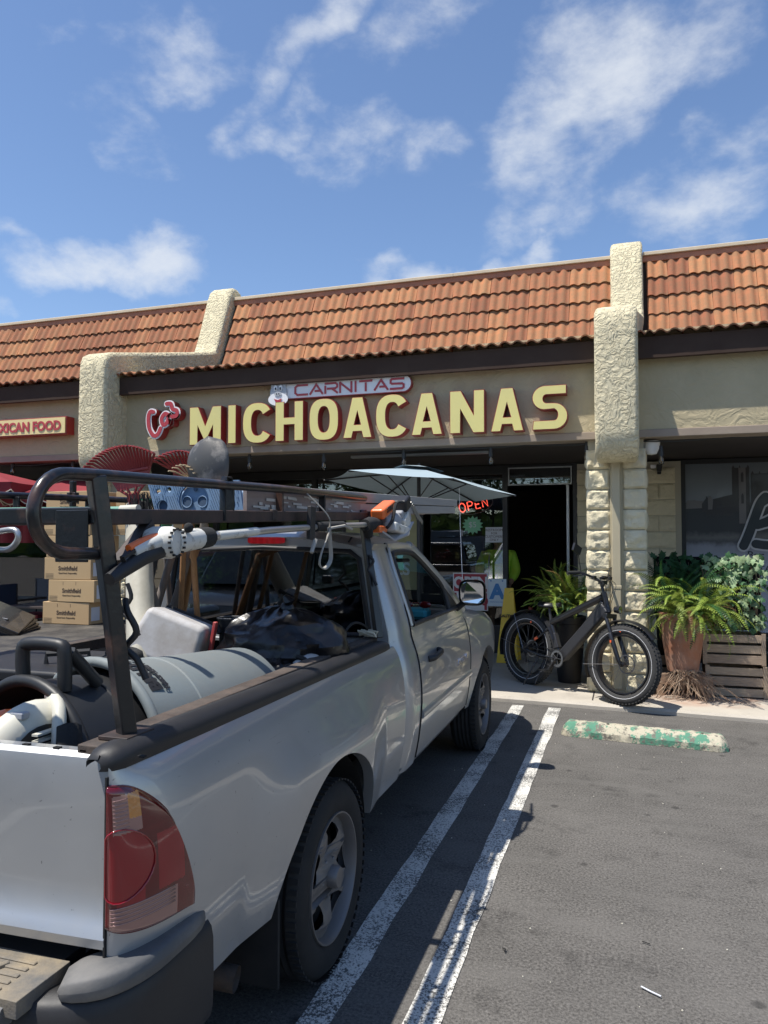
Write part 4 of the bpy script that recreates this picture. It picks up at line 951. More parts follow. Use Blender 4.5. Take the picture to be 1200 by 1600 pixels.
# door: lower skin, window frame, gasket, handle
def door_(mf, name):
    mb = MB()
    mb.grid(lambda u, v: mf((gx(lerp(.43, 1.125, v))+.002, lerp(3.935, 5.262, u), lerp(.43, 1.125, v))), 20, 30)
    mb.grid(lambda u, v: mf((gx(lerp(.43, 1.125, v))-.04*u, 3.935, lerp(.43, 1.125, v))), 1, 14)
    mb.grid(lambda u, v: mf((-1.118-.05*u, lerp(3.935, 5.2, v), 1.125)), 1, 1)
    d = mb.build(name, 'truck_paint', truck, smooth=.6)
    fr = [(3.965, 1.13), (3.945, 1.35), (3.95, 1.50), (4.0, 1.548), (4.35, 1.552), (4.5, 1.52), (4.75, 1.40), (5.0, 1.27), (5.2, 1.135)]
    q = MB(); q.tube([mf((gx(z)-.004, y, z)) for y, z in spline2(fr)], .030, 8, flat=.55); q.build('window_frame', 'truck_paint', d, smooth=1.2)
    fi = [(4.0, 1.13), (3.985, 1.35), (3.99, 1.485), (4.03, 1.522), (4.34, 1.522), (4.48, 1.492), (4.72, 1.375), (4.86, 1.29), (4.88, 1.14)]
    q = MB(); q.tube([mf((gx(z)-.0, y, z)) for y, z in spline2(fi)], .016, 8); q.tube([mf((-1.115, 3.98, 1.132)), mf((-1.115, 5.12, 1.13))], .013, 6)
    q.add([mf((gx(1.14)+.004, 4.88, 1.13)), mf((gx(1.14)+.004, 5.17, 1.13)), mf((gx(1.29)+.004, 4.95, 1.27)), mf((gx(1.29)+.004, 4.87, 1.29))], [(0, 1, 2, 3)])
    q.build('gasket', 'plastic_black', d, smooth=1.2)
    q = MB(); hp = [mf((sx(.93)+.004, 4.13, .925)), mf((sx(.93)+.032, 4.16, .932)), mf((sx(.93)+.036, 4.24, .94)), mf((sx(.93)+.034, 4.32, .945)), mf((sx(.93)+.004, 4.35, .948))]
    q.tube(spline(hp, 3), .014, 8, flat=1.3); q.build('handle', 'plastic_black', d, smooth=1.2)
    q = MB(); q.tube([mf((sx(.66)+.004, 3.95, .655)), mf((sx(.66)+.004, 5.28, .66))], .012, 6, flat=2.0); q.build('side_moulding', 'truck_paint', d, smooth=1.2)
    # panel gaps: black tubes stand in for the shade inside them
    q = MB(); q.tube([mf((gx(z)+.001, 3.930, z)) for z in [.43+i*.05 for i in range(24)]], .0055, 5); q.tube([mf((sx(z)+.001, 5.268, z)) for z in [.43+i*.05 for i in range(14)]], .005, 5); q.build('door_gap_shade', 'under_black', d)
    # mirror
    q = MB(); mc = V((-0.998,5.060,1.238)); mc = V((mc.x-.0, mc.y, mc.z))
    def sh(u, v):
        a = u*2*math.pi; c, s_ = math.cos(a), math.sin(a); k = [1, 1.0, .97, .85, .55, .0][round(v*5)]; dy = [-.012, 0, .03, .07, .10, .112][round(v*5)]
        return mf((mc.x+math.copysign(abs(c)**.55, c)*.092*k, mc.y+dy, mc.z+math.copysign(abs(s_)**.55, s_)*.088*k))
    q.grid(sh, 24, 5); q.tube([mf((mc.x-.05, mc.y+.03, mc.z-.06)), mf((-1.12, 5.10, 1.12))], .022, 8)
    mo = q.build('mirror_housing', 'plastic_black', d, smooth=1)
    q = MB(); vs_ = [mf((mc.x+math.copysign(abs(math.cos(a))**.55, math.cos(a))*.076, mc.y-.009+.02*math.cos(a), mc.z+math.copysign(abs(math.sin(a))**.55, math.sin(a))*.074)) for a in [2*math.pi*i/24 for i in range(24)]]
    q.add(vs_, [tuple(range(24))]); q.build('mirror_glass', 'mirror', mo)
    return d
def spline2(p): return [(a.x, a.y) for a in spline([V((x, y, 0)) for x, y in p], 4)]
dR = door_(ID, 'door'); door_(mir, 'door')
mtxt(dR, 'lettering', 'chrome', 'TACOMA', .066, (sx(.79)+.006, 4.78, .775), u=(0, 1, 0), v=(0, 0, 1), depth=.005, sx=1.25)
# rocker, fender, bonnet, nose
for mf in (ID, mir): part('rocker', 'truck_paint', cab, lambda mb: mb.grid(lambda u, v: mf((lerp(-1.105, -1.15, v), lerp(3.68, 5.27, u), lerp(.425, .355, v))), 8, 2), smooth=1)
def fend(mb, mf):
    def f(u, v):
        y = lerp(5.275, 6.78, u); zb_ = max(.40, arch(y, 5.78, .43)); zt = interp(y, [(5.31, 1.085), (5.8, 1.05), (6.3, .985), (6.6, .90), (6.78, .80)])
        z = lerp(zb_, zt, v); k = max(0, (y-6.2)/.58); x = sx(min(z, .98))+flare(y, z, 5.78)-.20*k**2.2-max(0, (v-.8)/.2)**2*.05
        return mf((x, y, z))
    mb.grid(f, 44, 22)
    def g(u, v):
        y = 5.78-.429*math.cos(u*math.pi); z = max(.4, arch(y, 5.78, .43)); return mf((sx(z)+flare(y, z, 5.78)-v*.05, y, z))
    mb.grid(g, 30, 1)
part('fender', 'truck_paint', truck, lambda mb: fend(mb, ID), smooth=.7); part('fender', 'truck_paint', truck, lambda mb: fend(mb, mir), smooth=.7)
def hood(u, v):
    y = lerp(5.33, 6.80, v); zt = interp(y, [(5.31, 1.085), (5.8, 1.05), (6.3, .985), (6.6, .90), (6.78, .80)]); k = max(0, (y-6.2)/.58); t = u*2-1
    return V((XC+t*(.725-.20*k**2.2), y, zt+.045*(1-t**4)))
part('bonnet', 'truck_paint', truck, lambda mb: mb.grid(hood, 16, 14), smooth=1)
part('front_bumper', 'truck_paint', truck, lambda mb: mb.grid(lambda u, v: V((XC+(u*2-1)*.68, 6.88-.16*(u*2-1)**2+.04*math.sin(v*3.1), lerp(.34, .60, v))), 16, 5), smooth=1)
part('grille', 'plastic_black', truck, lambda mb: (mb.bb((XC-.45, 6.70, .58), (XC+.45, 6.80, .82)), [mb.bb((XC-.43, 6.79, .62+i*.06), (XC+.43, 6.81, .64+i*.06)) for i in range(3)]), bevel=.01)
for s_ in (-1, 1): part('headlight', 'lens_clear', truck, lambda mb: mb.ell((XC+s_*.60, 6.66, .72), (.15, .09, .10)), smooth=2)
# cabin
part('dashboard', 'interior_grey', cab, lambda mb: (mb.bb((-2.52, 4.95, .72), (-1.2, 5.3, 1.09)), mb.bb((-2.45, 4.93, 1.0), (-1.25, 5.1, 1.06))), bevel=.03)
for xs_ in (-2.22, -1.52):
    st_ = part('seat', 'interior_grey', cab, lambda mb: (mb.box((xs_, 4.02, .92), (.50, .14, .58)), mb.box((xs_, 4.28, .66), (.50, .50, .14))), bevel=.05, bseg=3)
    part('headrest', 'interior_grey', st_, lambda mb: mb.box((xs_, 4.00, 1.285), (.26, .10, .16)), bevel=.04, bseg=3)
part('steering_wheel', 'plastic_black', cab, lambda mb: (mb.tube([V((-2.2+.185*math.cos(a), 4.80+.09*math.sin(a), 1.06+.165*math.sin(a))) for a in [2*math.pi*i/24 for i in range(24)]], .015, 6, closed=True), mb.tube([(-2.37, 4.8, 1.06), (-2.03, 4.8, 1.06)], .02, 6)), smooth=1.2)
part('floor', 'under_black', cab, lambda mb: mb.bb((-2.55, 3.72, .40), (-1.16, 5.3, .46)))
tb = tag(part('folded_cloth', 'teal_cloth', None, lambda mb: mb.box((-1.42, 4.93, 1.10), (.30, .16, .07))), 'teal folded cloth lying on the pickup dashboard', 'cloth'); tb.modifiers.new('b', 'BEVEL').width = .02
part('visor', 'interior_grey', cab, lambda mb: mb.box((-1.5, 4.5, 1.47), (.4, .16, .02)), bevel=.01)
part('inner_mirror', 'plastic_black', cab, lambda mb: mb.box((XC, 4.55, 1.44), (.22, .03, .06)), bevel=.01)
tag(part('sunglasses', 'lens_red', None, lambda mb: (mb.ell((-1.40, 4.84, 1.165), (.045, .012, .024)), mb.ell((-1.28, 4.86, 1.165), (.045, .012, .024)), mb.tube([(-1.36, 4.85, 1.175), (-1.32, 4.855, 1.175)], .006, 5)), smooth=1), 'dark red sunglasses resting on top of the pickup dashboard', 'sunglasses')
# wheels
def tyre(par, yc, sgn, mfz):
    x0 = -1.035 if sgn > 0 else 2*XC+1.035; W_ = .215; ax = (1, 0, 0) if sgn > 0 else (-1, 0, 0); o = V((x0, yc, .348))
    w = MB(); prof = [(.225, -W_), (.27, -W_+.0), (.315, -W_+.012), (.338, -W_+.03), (.346, -W_+.045)]+[(.346-(.008 if i % 2 else 0), -W_+.05+i*.0145) for i in range(9)]+[(.346, -.045), (.338, -.03), (.318, -.010), (.29, .000), (.255, -.002), (.238, -.008), (.222, -.014), (.222, -.03)]
    w.lathe(prof, o, ax, 64)
    for k in range(64):                                           # shoulder blocks
        a = 2*math.pi*(k+.5)/64; c, s_ = math.cos(a), math.sin(a); rt = Mx.Rotation(-a*(1 if sgn > 0 else -1)+math.pi/2, 3, 'X') if False else None
        p = o+V((-.028*(1 if sgn > 0 else -1), c*.3425, s_*.3425)); tdir = V((0, -s_, c)); rad = V((0, c, s_))
        w.add([p+V((sx_*.018, 0, 0))+tdir*t_*.009+rad*r_*.0035 for r_ in (-1, 1) for sx_, t_ in ((-1, -1), (1, -1), (1, 1), (-1, 1))], [(4, 5, 6, 7), (0, 1, 5, 4), (1, 2, 6, 5), (2, 3, 7, 6), (3, 0, 4, 7)])
    wo = w.build('wheel', 'tyre_rubber', par, smooth=.5)
    # steel rim: dished disc with five rounded openings
    hl = [[(.214*math.cos(2*math.pi*i/60), .214*math.sin(2*math.pi*i/60)) for i in range(60)]]
    for k in range(5):
        a0 = 2*math.pi*k/5+1.40; lp = []
        for (r, t) in ((.180, -.30), (.189, -.15), (.191, 0), (.189, .15), (.180, .30), (.160, .36), (.132, .33), (.110, .17), (.104, 0), (.110, -.17), (.132, -.33), (.160, -.36)): lp.append((r*math.cos(a0+t), r*math.sin(a0+t)))
        hl.append(lp)
    me = loops_mesh(hl, 0); bm = bmesh.new(); bm.from_mesh(me); bmesh.ops.triangulate(bm, faces=bm.faces); bmesh.ops.subdivide_edges(bm, edges=[e for e in bm.edges if e.calc_length() > .03], cuts=2, use_grid_fill=True); bmesh.ops.triangulate(bm, faces=bm.faces); bm.to_mesh(me); bm.free()
    def dish(r, a=0):
        h = sinterp(r, [(0, -.018), (.05, -.020), (.085, -.052), (.12, -.030), (.165, -.026), (.19, -.045), (.214, -.05)]); return h
    sg = 1 if sgn > 0 else -1
    r_ = MB()
    def wp(co):
        r = math.hypot(co.x, co.y); a = math.atan2(co.y, co.x); rb = .006*math.cos(5*(a-1.40)+math.pi)*max(0, min(1, (r-.07)/.05)); return o+V((sg*(dish(r)+rb), co.x, co.y))
    r_.mesh(me, o, (1, 0, 0), (0, 1, 0), warp=wp)
    r_.lathe([(.205, -.075), (.212, -.05), (.214, -.02), (.222, -.004), (.227, -.004), (.228, -.014)], o, ax, 48)
    rm = r_.build('rim', 'wheel_steel', wo, smooth=.8)
    h = MB(); h.lathe([(.040, -.03), (.040, .004), (.034, .012), (0, .014)], o, ax, 24); 
    for k in range(5):
        a = 2*math.pi*k/5+1.40+.63; h.lathe([(.010, 0), (.010, .022), (.005, .026), (0, .026)], o+V((-.052*sg, .062*math.cos(a), .062*math.sin(a))), ax, 6)
    h.build('hub_cap', 'wheel_steel', wo, smooth=.7)
    h = MB(); h.lathe([(0, -.10), (.2, -.10), (.2, -.2)], o, ax, 24); h.build('brake_drum', 'under_black', wo)
for yc in (2.64, 5.72):
    tyre(truck, yc, 1, None); tyre(truck, yc, -1, None)
for x in (-1.16, -2.58): part('mud_flap', 'tyre_rubber', truck, lambda mb: mb.box((x, 2.215, .31), (.19, .014, .28)), bevel=.003)
part('exhaust_pipe', 'rust_rail', truck, lambda mb: (mb.tube([(-1.55, 2.0, .33), (-1.35, 2.02, .30), (-1.13, 2.06, .275)], .038, 14, caps=False)), smooth=1.2)

# ------------------------------------------------------------------ rack over the bed
mat('rack_steel', (.010, .011, .013), .3, col2=(.07, .038, .028), nscale=9, nmix=.45, bump=.35, bscale=60, bdist=.002, coat=.1, thr=(.52, .66))
mat('rack_rust', (.075, .042, .033), .6, col2=(.02, .017, .016), nscale=12, nmix=.5, bump=.5, bscale=80, bdist=.002)
mat('pvc', (.60, .58, .49), .5, col2=(.42, .39, .32), nscale=7, dust=.8, dustcol=(.3, .27, .2)); mat('wood_grey', (.24, .20, .17), .8, col2=(.15, .125, .105), nscale=4, stretch=(30, 30, 1.2), nmix=.5); mat('wood_orange', (.42, .22, .09), .55, col2=(.30, .14, .06), nscale=5, stretch=(20, 20, 1))
mat('rake_red', (.38, .045, .045), .5, dust=.5, dustcol=(.32, .17, .13)); mat('rake_tan', (.55, .42, .26), .6); mat('rake_green', (.03, .22, .10), .5)
mat('shovel_steel', (.09, .088, .085), .55, metal=.4, col2=(.33, .30, .26), nscale=5, nmix=.4, thr=(.50, .62)); mat('blue_plastic', (.13, .23, .37), .55, col2=(.17, .27, .40), nscale=4, dust=.5, dustcol=(.22, .22, .22))
mat('plank_grey', (.36, .35, .33), .85, col2=(.25, .24, .225), nscale=5, stretch=(1, .15, 6)); mat('plank_brown', (.20, .12, .10), .8, col2=(.34, .31, .29), nscale=5, stretch=(1, .3, 4))
mat('tool_white', (.62, .61, .56), .5, col2=(.22, .19, .15), nscale=24, nmix=.3, thr=(.56, .68)); mat('tool_orange', (.80, .16, .03), .4, coat=.3); mat('tool_grey', (.33, .34, .36), .45); mat('foam_black', (.02, .02, .02), .95, bump=.4, bscale=200)
mat('alu', (.55, .55, .54), .35, metal=.8, dust=.4); mat('blade_steel', (.42, .41, .39), .35, metal=.8); mat('webbing', (.36, .34, .30), .9); mat('rope_green', (.12, .30, .22), .6, dust=.3)
XR0 = -1.225
rack = thing('ladder_rack', 'black rusty pipe rack with a round hoop standing on the pickup bed rails', 'rack', (XC, 2.6, 1.1))
for s_, mf in ((1, ID), (-1, mir)):
    P_ = lambda y, z, x=XR0: mf((x, y, z))
    part('post', 'rack_steel', rack, lambda mb: mb.sq(P_(1.595, 1.11, -1.185), P_(1.515, 1.755), .040, .040), bevel=.005)
    part('foot_plate', 'rack_rust', rack, lambda mb: mb.box(P_(1.60, 1.116, -1.19), (.085, .11, .010)), bevel=.002)
    part('post', 'rack_steel', rack, lambda mb: mb.sq(P_(3.56, 1.11, -1.175), P_(3.62, 1.75, -1.285), .042, .03), bevel=.004)
    top = spline([P_(3.66, 1.812, -1.285), P_(3.2, 1.803, -1.27), P_(2.6, 1.790), P_(2.08, 1.774), P_(1.75, 1.764), P_(1.52, 1.757), P_(1.42, 1.752)], 4)
    hoop = [P_(1.42+.095*math.cos(R(a))*1.1, 1.660+.092*math.sin(R(a))) for a in range(90, 271, 12)]
    part('hoop', 'rack_steel', rack, lambda mb: mb.tube(top+hoop+[P_(1.50, 1.566), P_(1.545, 1.566)], .0155, 12), smooth=1.2)
    part('lower_rail', 'rack_rust', rack, lambda mb: mb.sq(P_(1.53, 1.655), P_(3.68, 1.722, -1.275), .036, .040), bevel=.004)
    part('brace', 'rack_rust', rack, lambda mb: mb.sq(P_(1.60, 1.54), P_(1.73, 1.645), .034, .02), bevel=.002)
    for y, hgt in ((2.19, .10), (2.58, .09), (3.02, .08)):
        part('spacer', 'rack_steel', rack, lambda mb: mb.sq(P_(y, 1.655+(y-1.53)*.031, XR0-.02*(y-1.5)), P_(y, 1.772+(y-2.08)*.024, XR0-.02*(y-1.5)), .03, .012), bevel=.003)
    part('strap', 'rack_steel', rack, lambda mb: mb.tube([P_(2.17, 1.775), P_(2.16, 1.80), P_(2.13, 1.80), P_(2.12, 1.76), P_(2.12, 1.66)], .012, 6, flat=.5), smooth=1)
part('rear_crossbar', 'rack_steel', rack, lambda mb: mb.sq((XR0+.012, 1.532, 1.658), (2*XC-XR0-.012, 1.532, 1.658), .047, .043), bevel=.005)
part('gusset', 'rack_steel', rack, lambda mb: mb.bb((XR0-.105, 1.50, 1.545), (XR0-.01, 1.506, 1.672)), bevel=.002)
for y in (2.5, 3.66): part('crossbar', 'rack_rust', rack, lambda mb: mb.sq((XR0, y, 1.66+.03*(y-1.5)), (2*XC-XR0, y, 1.66+.03*(y-1.5)), .04, .04), bevel=.004)
part('clip', 'rack_steel', rack, lambda mb: (mb.box(mir((XR0, 2.95, 1.80)), (.05, .03, .05)), mb.box(mir((XR0, 2.95, 1.78)), (.02, .03, .2))), bevel=.004)
for nm, a in (('hook', [(-1.20, 1.60, 1.45), (-1.185, 1.59, 1.42), (-1.165, 1.60, 1.37), (-1.195, 1.60, 1.33), (-1.17, 1.61, 1.30), (-1.15, 1.62, 1.25)]), ('hook', [(-1.235, 3.58, 1.52), (-1.21, 3.58, 1.49), (-1.235, 3.57, 1.45), (-1.215, 3.57, 1.42), (-1.19, 3.57, 1.37)])):
    part(nm, 'plastic_black', rack, lambda mb: mb.tube(spline([V(p) for p in a], 4), .0085 if a[0][1] < 2 else .008, 6), smooth=1.2)
# planks on the rack
pl = thing('plank_stack', 'weathered grey planks strapped on the rack and reaching over the cab', 'planks', (-1.6, 4.2, 1.8))
for i in range(3):
    for j in range(2):
        x = -1.66+i*.075*2; part('plank', 'plank_grey' if i else 'plank_brown', pl, lambda mb: mb.sq((x+.01*j, 2.75+.1*i, 1.735+j*.058), (x, 6.05+.08*j-.1*i, 1.835+j*.058), .14, .052), bevel=.003)
part('printed_board', 'plank_brown', pl, lambda mb: mb.sq((-1.27, 2.35, 1.735), (-1.30, 3.7, 1.775), .016, .10), bevel=.002)
mat('print_pale', (.52, .49, .46), .8)
part('printed_mark', 'print_pale', pl, lambda mb: [mb.box((-1.258-.022*(y-2.35)+.001, y, 1.745+rnd.uniform(-.03, .035)), (.002, rnd.uniform(.02, .10), rnd.uniform(.004, .012))) for y in [2.42+.028*i for i in range(40)]])
pl.children[-1]['kind'] = 'stuff'
# blue perforated panel
mat('dark_hole', (.05, .085, .14), .8)
bp_ = thing('blue_plastic_panel', 'blue ribbed plastic tool crate with round openings propped on the rack', 'crate', (-1.64, 2.6, 1.76))
def panel2(mb):
    o = [(-1.845, 1.828), (-1.43, 1.832), (-1.405, 1.69), (-1.80, 1.69)]
    holes = [stad(-1.63, 1.756, .068, .066, 2, 24), stad(-1.775, 1.735, .026, .024, 2, 16), stad(-1.47, 1.735, .027, .027, 2, 16), stad(-1.795, 1.795, .013, .012, 2, 10), stad(-1.745, 1.80, .013, .012, 2, 10)]
    mb.mesh(loops_mesh([o]+holes, .012), (0, 2.60, 0), (1, 0, 0), (0, 0, 1), w=(0, -1, 0))
part('front', 'blue_plastic', bp_, panel2)
def ribs(mb):
    for i in range(46):
        x = -1.86+i*.0105; z0, z1 = 1.695, 1.825
        a = V((x+.028, 0, z0)); b_ = V((x-.028, 0, z1)); seg = []
        for k in range(14):
            p = a.lerp(b_, k/13); ok = all(math.hypot(p.x-cx, p.z-cz) > r+.004 for cx, cz, r in ((-1.63, 1.756, .07), (-1.775, 1.735, .028), (-1.47, 1.735, .028), (-1.795, 1.795, .015), (-1.745, 1.8, .015))) and -1.84+(.0+(1.828-p.z)*.33) < p.x < -1.43
            if ok: seg.append(V((p.x, 2.591, p.z)))
            else:
                if len(seg) > 1: mb.sq(seg[0], seg[-1], .004, .004)
                seg = []
        if len(seg) > 1: mb.sq(seg[0], seg[-1], .004, .004)
tag(part('rib', 'blue_plastic', bp_, ribs), kind='stuff')
part('back', 'blue_plastic', bp_, lambda mb: mb.bb((-1.84, 2.64, 1.69), (-1.40, 2.78, 1.80)), bevel=.02); part('recess', 'blue_plastic', bp_, lambda mb: disc(mb, -1.63, 1.756, .068, .066, 2.615, .006, 2, 24))
for x, z, r in ((-1.665, 1.75, .022), (-1.595, 1.75, .022), (-1.63, 1.80, .008), (-1.70, 1.73, .007)): part('socket', 'dark_hole', bp_, lambda mb: (disc(mb, x, z, r, r, 2.606, .004, 2, 16))); 
for x, z, r in ((-1.665, 1.75, .022), (-1.595, 1.75, .022)): part('socket_ring', 'blue_plastic', bp_, lambda mb: mb.tube([(x+r*math.cos(a), 2.602, z+r*math.sin(a)) for a in [math.pi*i/8 for i in range(16)]], .0022, 5, closed=True))
for x, z, r in ((-1.775, 1.735, .026), (-1.47, 1.735, .027)): part('opening', 'dark_hole', bp_, lambda mb: disc(mb, x, z, r, r, 2.612, .004, 2, 16))
# long handled tools leaning in the bed
def rake(px, py, pz, w, hh, n_, mt, lean, name, label, hm, base, tilt=0, tr=.0035):
    """fan rake: socket at p, tines fan upwards"""
    t = thing(name, label, 'rake', (px, py, pz)); p = V((px, py, pz)); rt = Mx.Rotation(tilt, 3, 'Y')
    for i in range(n_):
        a = (i/(n_-1)-.5)*2; tip = p+rt @ V((a*w, -.06, hh-.25*hh*a*a)); mid = p+rt @ V((a*w*.62, .0, hh*.62)); 
        part('tine', mt, t, lambda mb: mb.tube([p+rt @ V((a*w*.38, 0, hh*.30)), mid, tip, tip+rt @ V((a*.008, -.035, .0))], tr, 5, flat=1.6))
    part('crosspiece', mt, t, lambda mb: mb.tube([p+rt @ V((-w*.58, -.005, hh*.58)), p+rt @ V((0, -.01, hh*.60)), p+rt @ V((w*.58, -.005, hh*.58))], .008, 6))
    for q_ in (-1, -.4, .4, 1): part('strut', mt, t, lambda mb: mb.tube([p+rt @ V((0, 0, .03)), p+rt @ V((q_*w*.38, 0, hh*.32))], .007, 6))
    part('socket', mt, t, lambda mb: mb.tube([p+rt @ V((0, 0, .05)), p-rt @ V((0, 0, .06))], [.03, .018], 8), smooth=1); part('handle', hm, t, lambda mb: mb.tube([p-rt @ V((0, 0, .03)), base], .014, 8), smooth=1)
    return t
rake(-2.22, 3.02, 1.765, .19, .27, 22, 'rake_red', 0, 'leaf_rake', 'red plastic leaf rake with its fan of tines sticking up beside the hoop', 'wood_grey', (-2.05, 3.2, .68), -.18, .0045)
rake(-2.02, 3.15, 1.77, .15, .25, 17, 'rake_red', 0, 'leaf_rake', 'second dull red leaf rake half hidden behind the brighter one', 'wood_orange', (-2.2, 3.35, .66), .12, .004)
rake(-1.87, 2.95, 1.80, .055, .13, 8, 'rake_tan', 0, 'leaf_rake', 'small tan wire rake right beside the shovel blade', 'wood_orange', (-2.0, 3.3, .68), .1, .0028)
rake(-2.2, 3.25, 1.66, .13, .13, 12, 'rake_green', 0, 'leaf_rake', 'green wire rake low behind the red rake', 'wood_grey', (-2.25, 3.45, .7), .3, .003)
bs = thing('push_broom', 'dark bristled broom head standing behind the blue crate', 'broom', (-2.02, 2.9, 1.75))
def bris(mb):
    for i in range(300):
        x = rnd.uniform(-2.16, -1.86); y = rnd.uniform(2.88, 3.0); mb.tube([(x, y, 1.70), (x+rnd.uniform(-.03, .03), y+rnd.uniform(-.02, .02), 1.80+rnd.uniform(-.02, .02))], .0016, 3, caps=False)
tag(part('bristle', 'foam_black', bs, bris), kind='stuff'); part('block', 'wood_grey', bs, lambda mb: mb.bb((-2.17, 2.87, 1.67), (-1.85, 3.01, 1.705)), bevel=.008)
sh = thing('shovel', 'round point steel shovel with its worn blade standing above the rack', 'shovel', (-1.76, 2.9, 1.86))
def blade(u, v):
    t = u*2-1; z = lerp(1.805, 2.057, v); k = (v*2-1); w = .105*math.sqrt(max(0, 1-abs((v-.48)/.52)**2.6)) if v > .48 else .105*(.62+.38*math.sin(v/.48*math.pi/2))
    return V((-1.752+t*w-.0*z, 2.90-.035*(1-t*t)+.03*k*k, z))
b_ = part('blade', 'shovel_steel', sh, lambda mb: mb.grid(blade, 14, 18), smooth=1.2); b_.modifiers.new('s', 'SOLIDIFY').thickness = .003
part('socket', 'shovel_steel', sh, lambda mb: mb.tube([(-1.755, 2.885, 1.87), (-1.80, 2.95, 1.62)], [.012, .02], 8), smooth=1)
part('handle', 'wood_orange', sh, lambda mb: mb.tube([(-1.79, 2.94, 1.66), (-2.09, 3.32, 1.50), (-2.22, 3.38, 1.05), (-2.30, 3.4, .66)], .0195, 10), smooth=1)
for i, (a, b2, m_) in enumerate((((-2.06, 3.30, 1.64), (-2.31, 3.20, .72), 'wood_grey'), ((-2.13, 3.25, 1.62), (-2.37, 3.15, .72), 'wood_grey'))):
    t = thing('wooden_pole', ('grey weathered wooden handle next to the orange one', 'dark grey wooden handle closest to the white pipe')[i], 'tool handle', b2)
    part('shaft', m_, t, lambda mb: mb.tube([b2, V(a).lerp(V(b2), .5)+V((.006, 0, .004)), a], .019, 10), smooth=1)
pv = thing('plastic_pipe', 'thick white plastic pipe leaning across the pickup bed', 'pipe', (-1.8, 2.5, .8))
part('tube', 'pvc', pv, lambda mb: mb.tube([(-1.92, 2.62, .68), (-2.06, 2.86, 1.16), (-2.27, 3.12, 1.76)], .062, 20), smooth=1)
part('joint', 'pvc', pv, lambda mb: mb.tube([(-1.99, 2.74, .93), (-2.005, 2.765, .98)], .067, 20), smooth=1)
bg_ = thing('bungee_hook', 'black bent rubber strap hooked on the white pipe', 'strap', (-1.95, 2.66, 1.2))
part('strap', 'plastic_black', bg_, lambda mb: mb.tube(spline([V((-1.865,2.500,1.427)), V((-1.847,2.500,1.369)), V((-1.891,2.500,1.318)), V((-1.845,2.500,1.282)), V((-1.809,2.500,1.226))], 4), .009, 6), smooth=1)
gp = thing('green_pole', 'thin pale green pole lying along the rack at far left', 'pole', (-2.0, 2.2, 1.7)); part('shaft', 'rope_green', gp, lambda mb: mb.tube([(-3.2, 2.3, 1.715), (-1.67, 2.2, 1.703)], .013, 8), smooth=1); part('tip', 'pvc', gp, lambda mb: mb.tube([(-1.67, 2.2, 1.703), (-1.60, 2.2, 1.705)], .017, 8), smooth=1)
# pole hedge trimmer lying outside the lower rail
ht = thing('pole_trimmer', 'long pole hedge trimmer with orange and white engine head lying along the rack', 'trimmer', (-1.18, 2.7, 1.62))
sp_ = [V((-1.16, 1.90, 1.606)), V((-1.175, 2.35, 1.632)), V((-1.19, 2.9, 1.655)), V((-1.20, 3.45, 1.672))]
part('shaft', 'alu', ht, lambda mb: mb.tube(sp_, .0125, 10), smooth=1); part('sleeve', 'tool_white', ht, lambda mb: mb.tube([V((-1.163, 1.98, 1.611)), V((-1.172, 2.25, 1.627))], .0145, 10), smooth=1)
part('foam_grip', 'foam_black', ht, lambda mb: mb.tube([(-1.187, 2.78, 1.651), (-1.193, 3.10, 1.661)], .021, 12), smooth=1); part('collar', 'foam_black', ht, lambda mb: mb.tube([(-1.158, 1.865, 1.602), (-1.162, 1.93, 1.607)], [.032, .03], 14), smooth=1)
eg = part('engine', 'tool_white', ht, lambda mb: (mb.lathe([(0, -.05), (.035, -.048), (.043, -.03), (.043, .02), (.036, .035), (0, .04)], (-1.165, 1.715, 1.592), (1, .25, 0), 20), mb.tube([(-1.16, 1.74, 1.592), (-1.158, 1.87, 1.603)], [.034, .03], 14), mb.box((-1.165, 1.78, 1.60), (.05, .10, .05))), smooth=.8)
part('cooling_rib', 'plastic_black', eg, lambda mb: [mb.box((-1.126, 1.715+.036*math.cos(a), 1.592+.036*math.sin(a)), (.006, .006, .006)) for a in [math.pi*i/8 for i in range(16)]]); eg.children[-1]['kind'] = 'stuff'
part('knob', 'foam_black', eg, lambda mb: mb.ell((-1.13, 1.775, 1.632), (.012, .016, .014)), smooth=2)
part('rear_handle', 'plastic_black', ht, lambda mb: mb.tube([(-1.16, 1.70, 1.572), (-1.165, 1.62, 1.555), (-1.17, 1.50, 1.505)], [.02, .022, .016], 10), smooth=1)
part('trigger', 'plastic_black', ht, lambda mb: mb.tube([(-1.165, 1.59, 1.575), (-1.168, 1.545, 1.555), (-1.17, 1.56, 1.54)], .008, 6)); part('cover', 'tool_orange', ht, lambda mb: mb.tube(spline([V((-1.165, 1.71, 1.613)), V((-1.168, 1.64, 1.60)), V((-1.17, 1.57, 1.578))], 3), .010, 8), smooth=1); part('housing', 'tool_white', ht, lambda mb: mb.tube([(-1.165, 1.70, 1.598), (-1.17, 1.585, 1.568)], [.024, .016], 10), smooth=1)
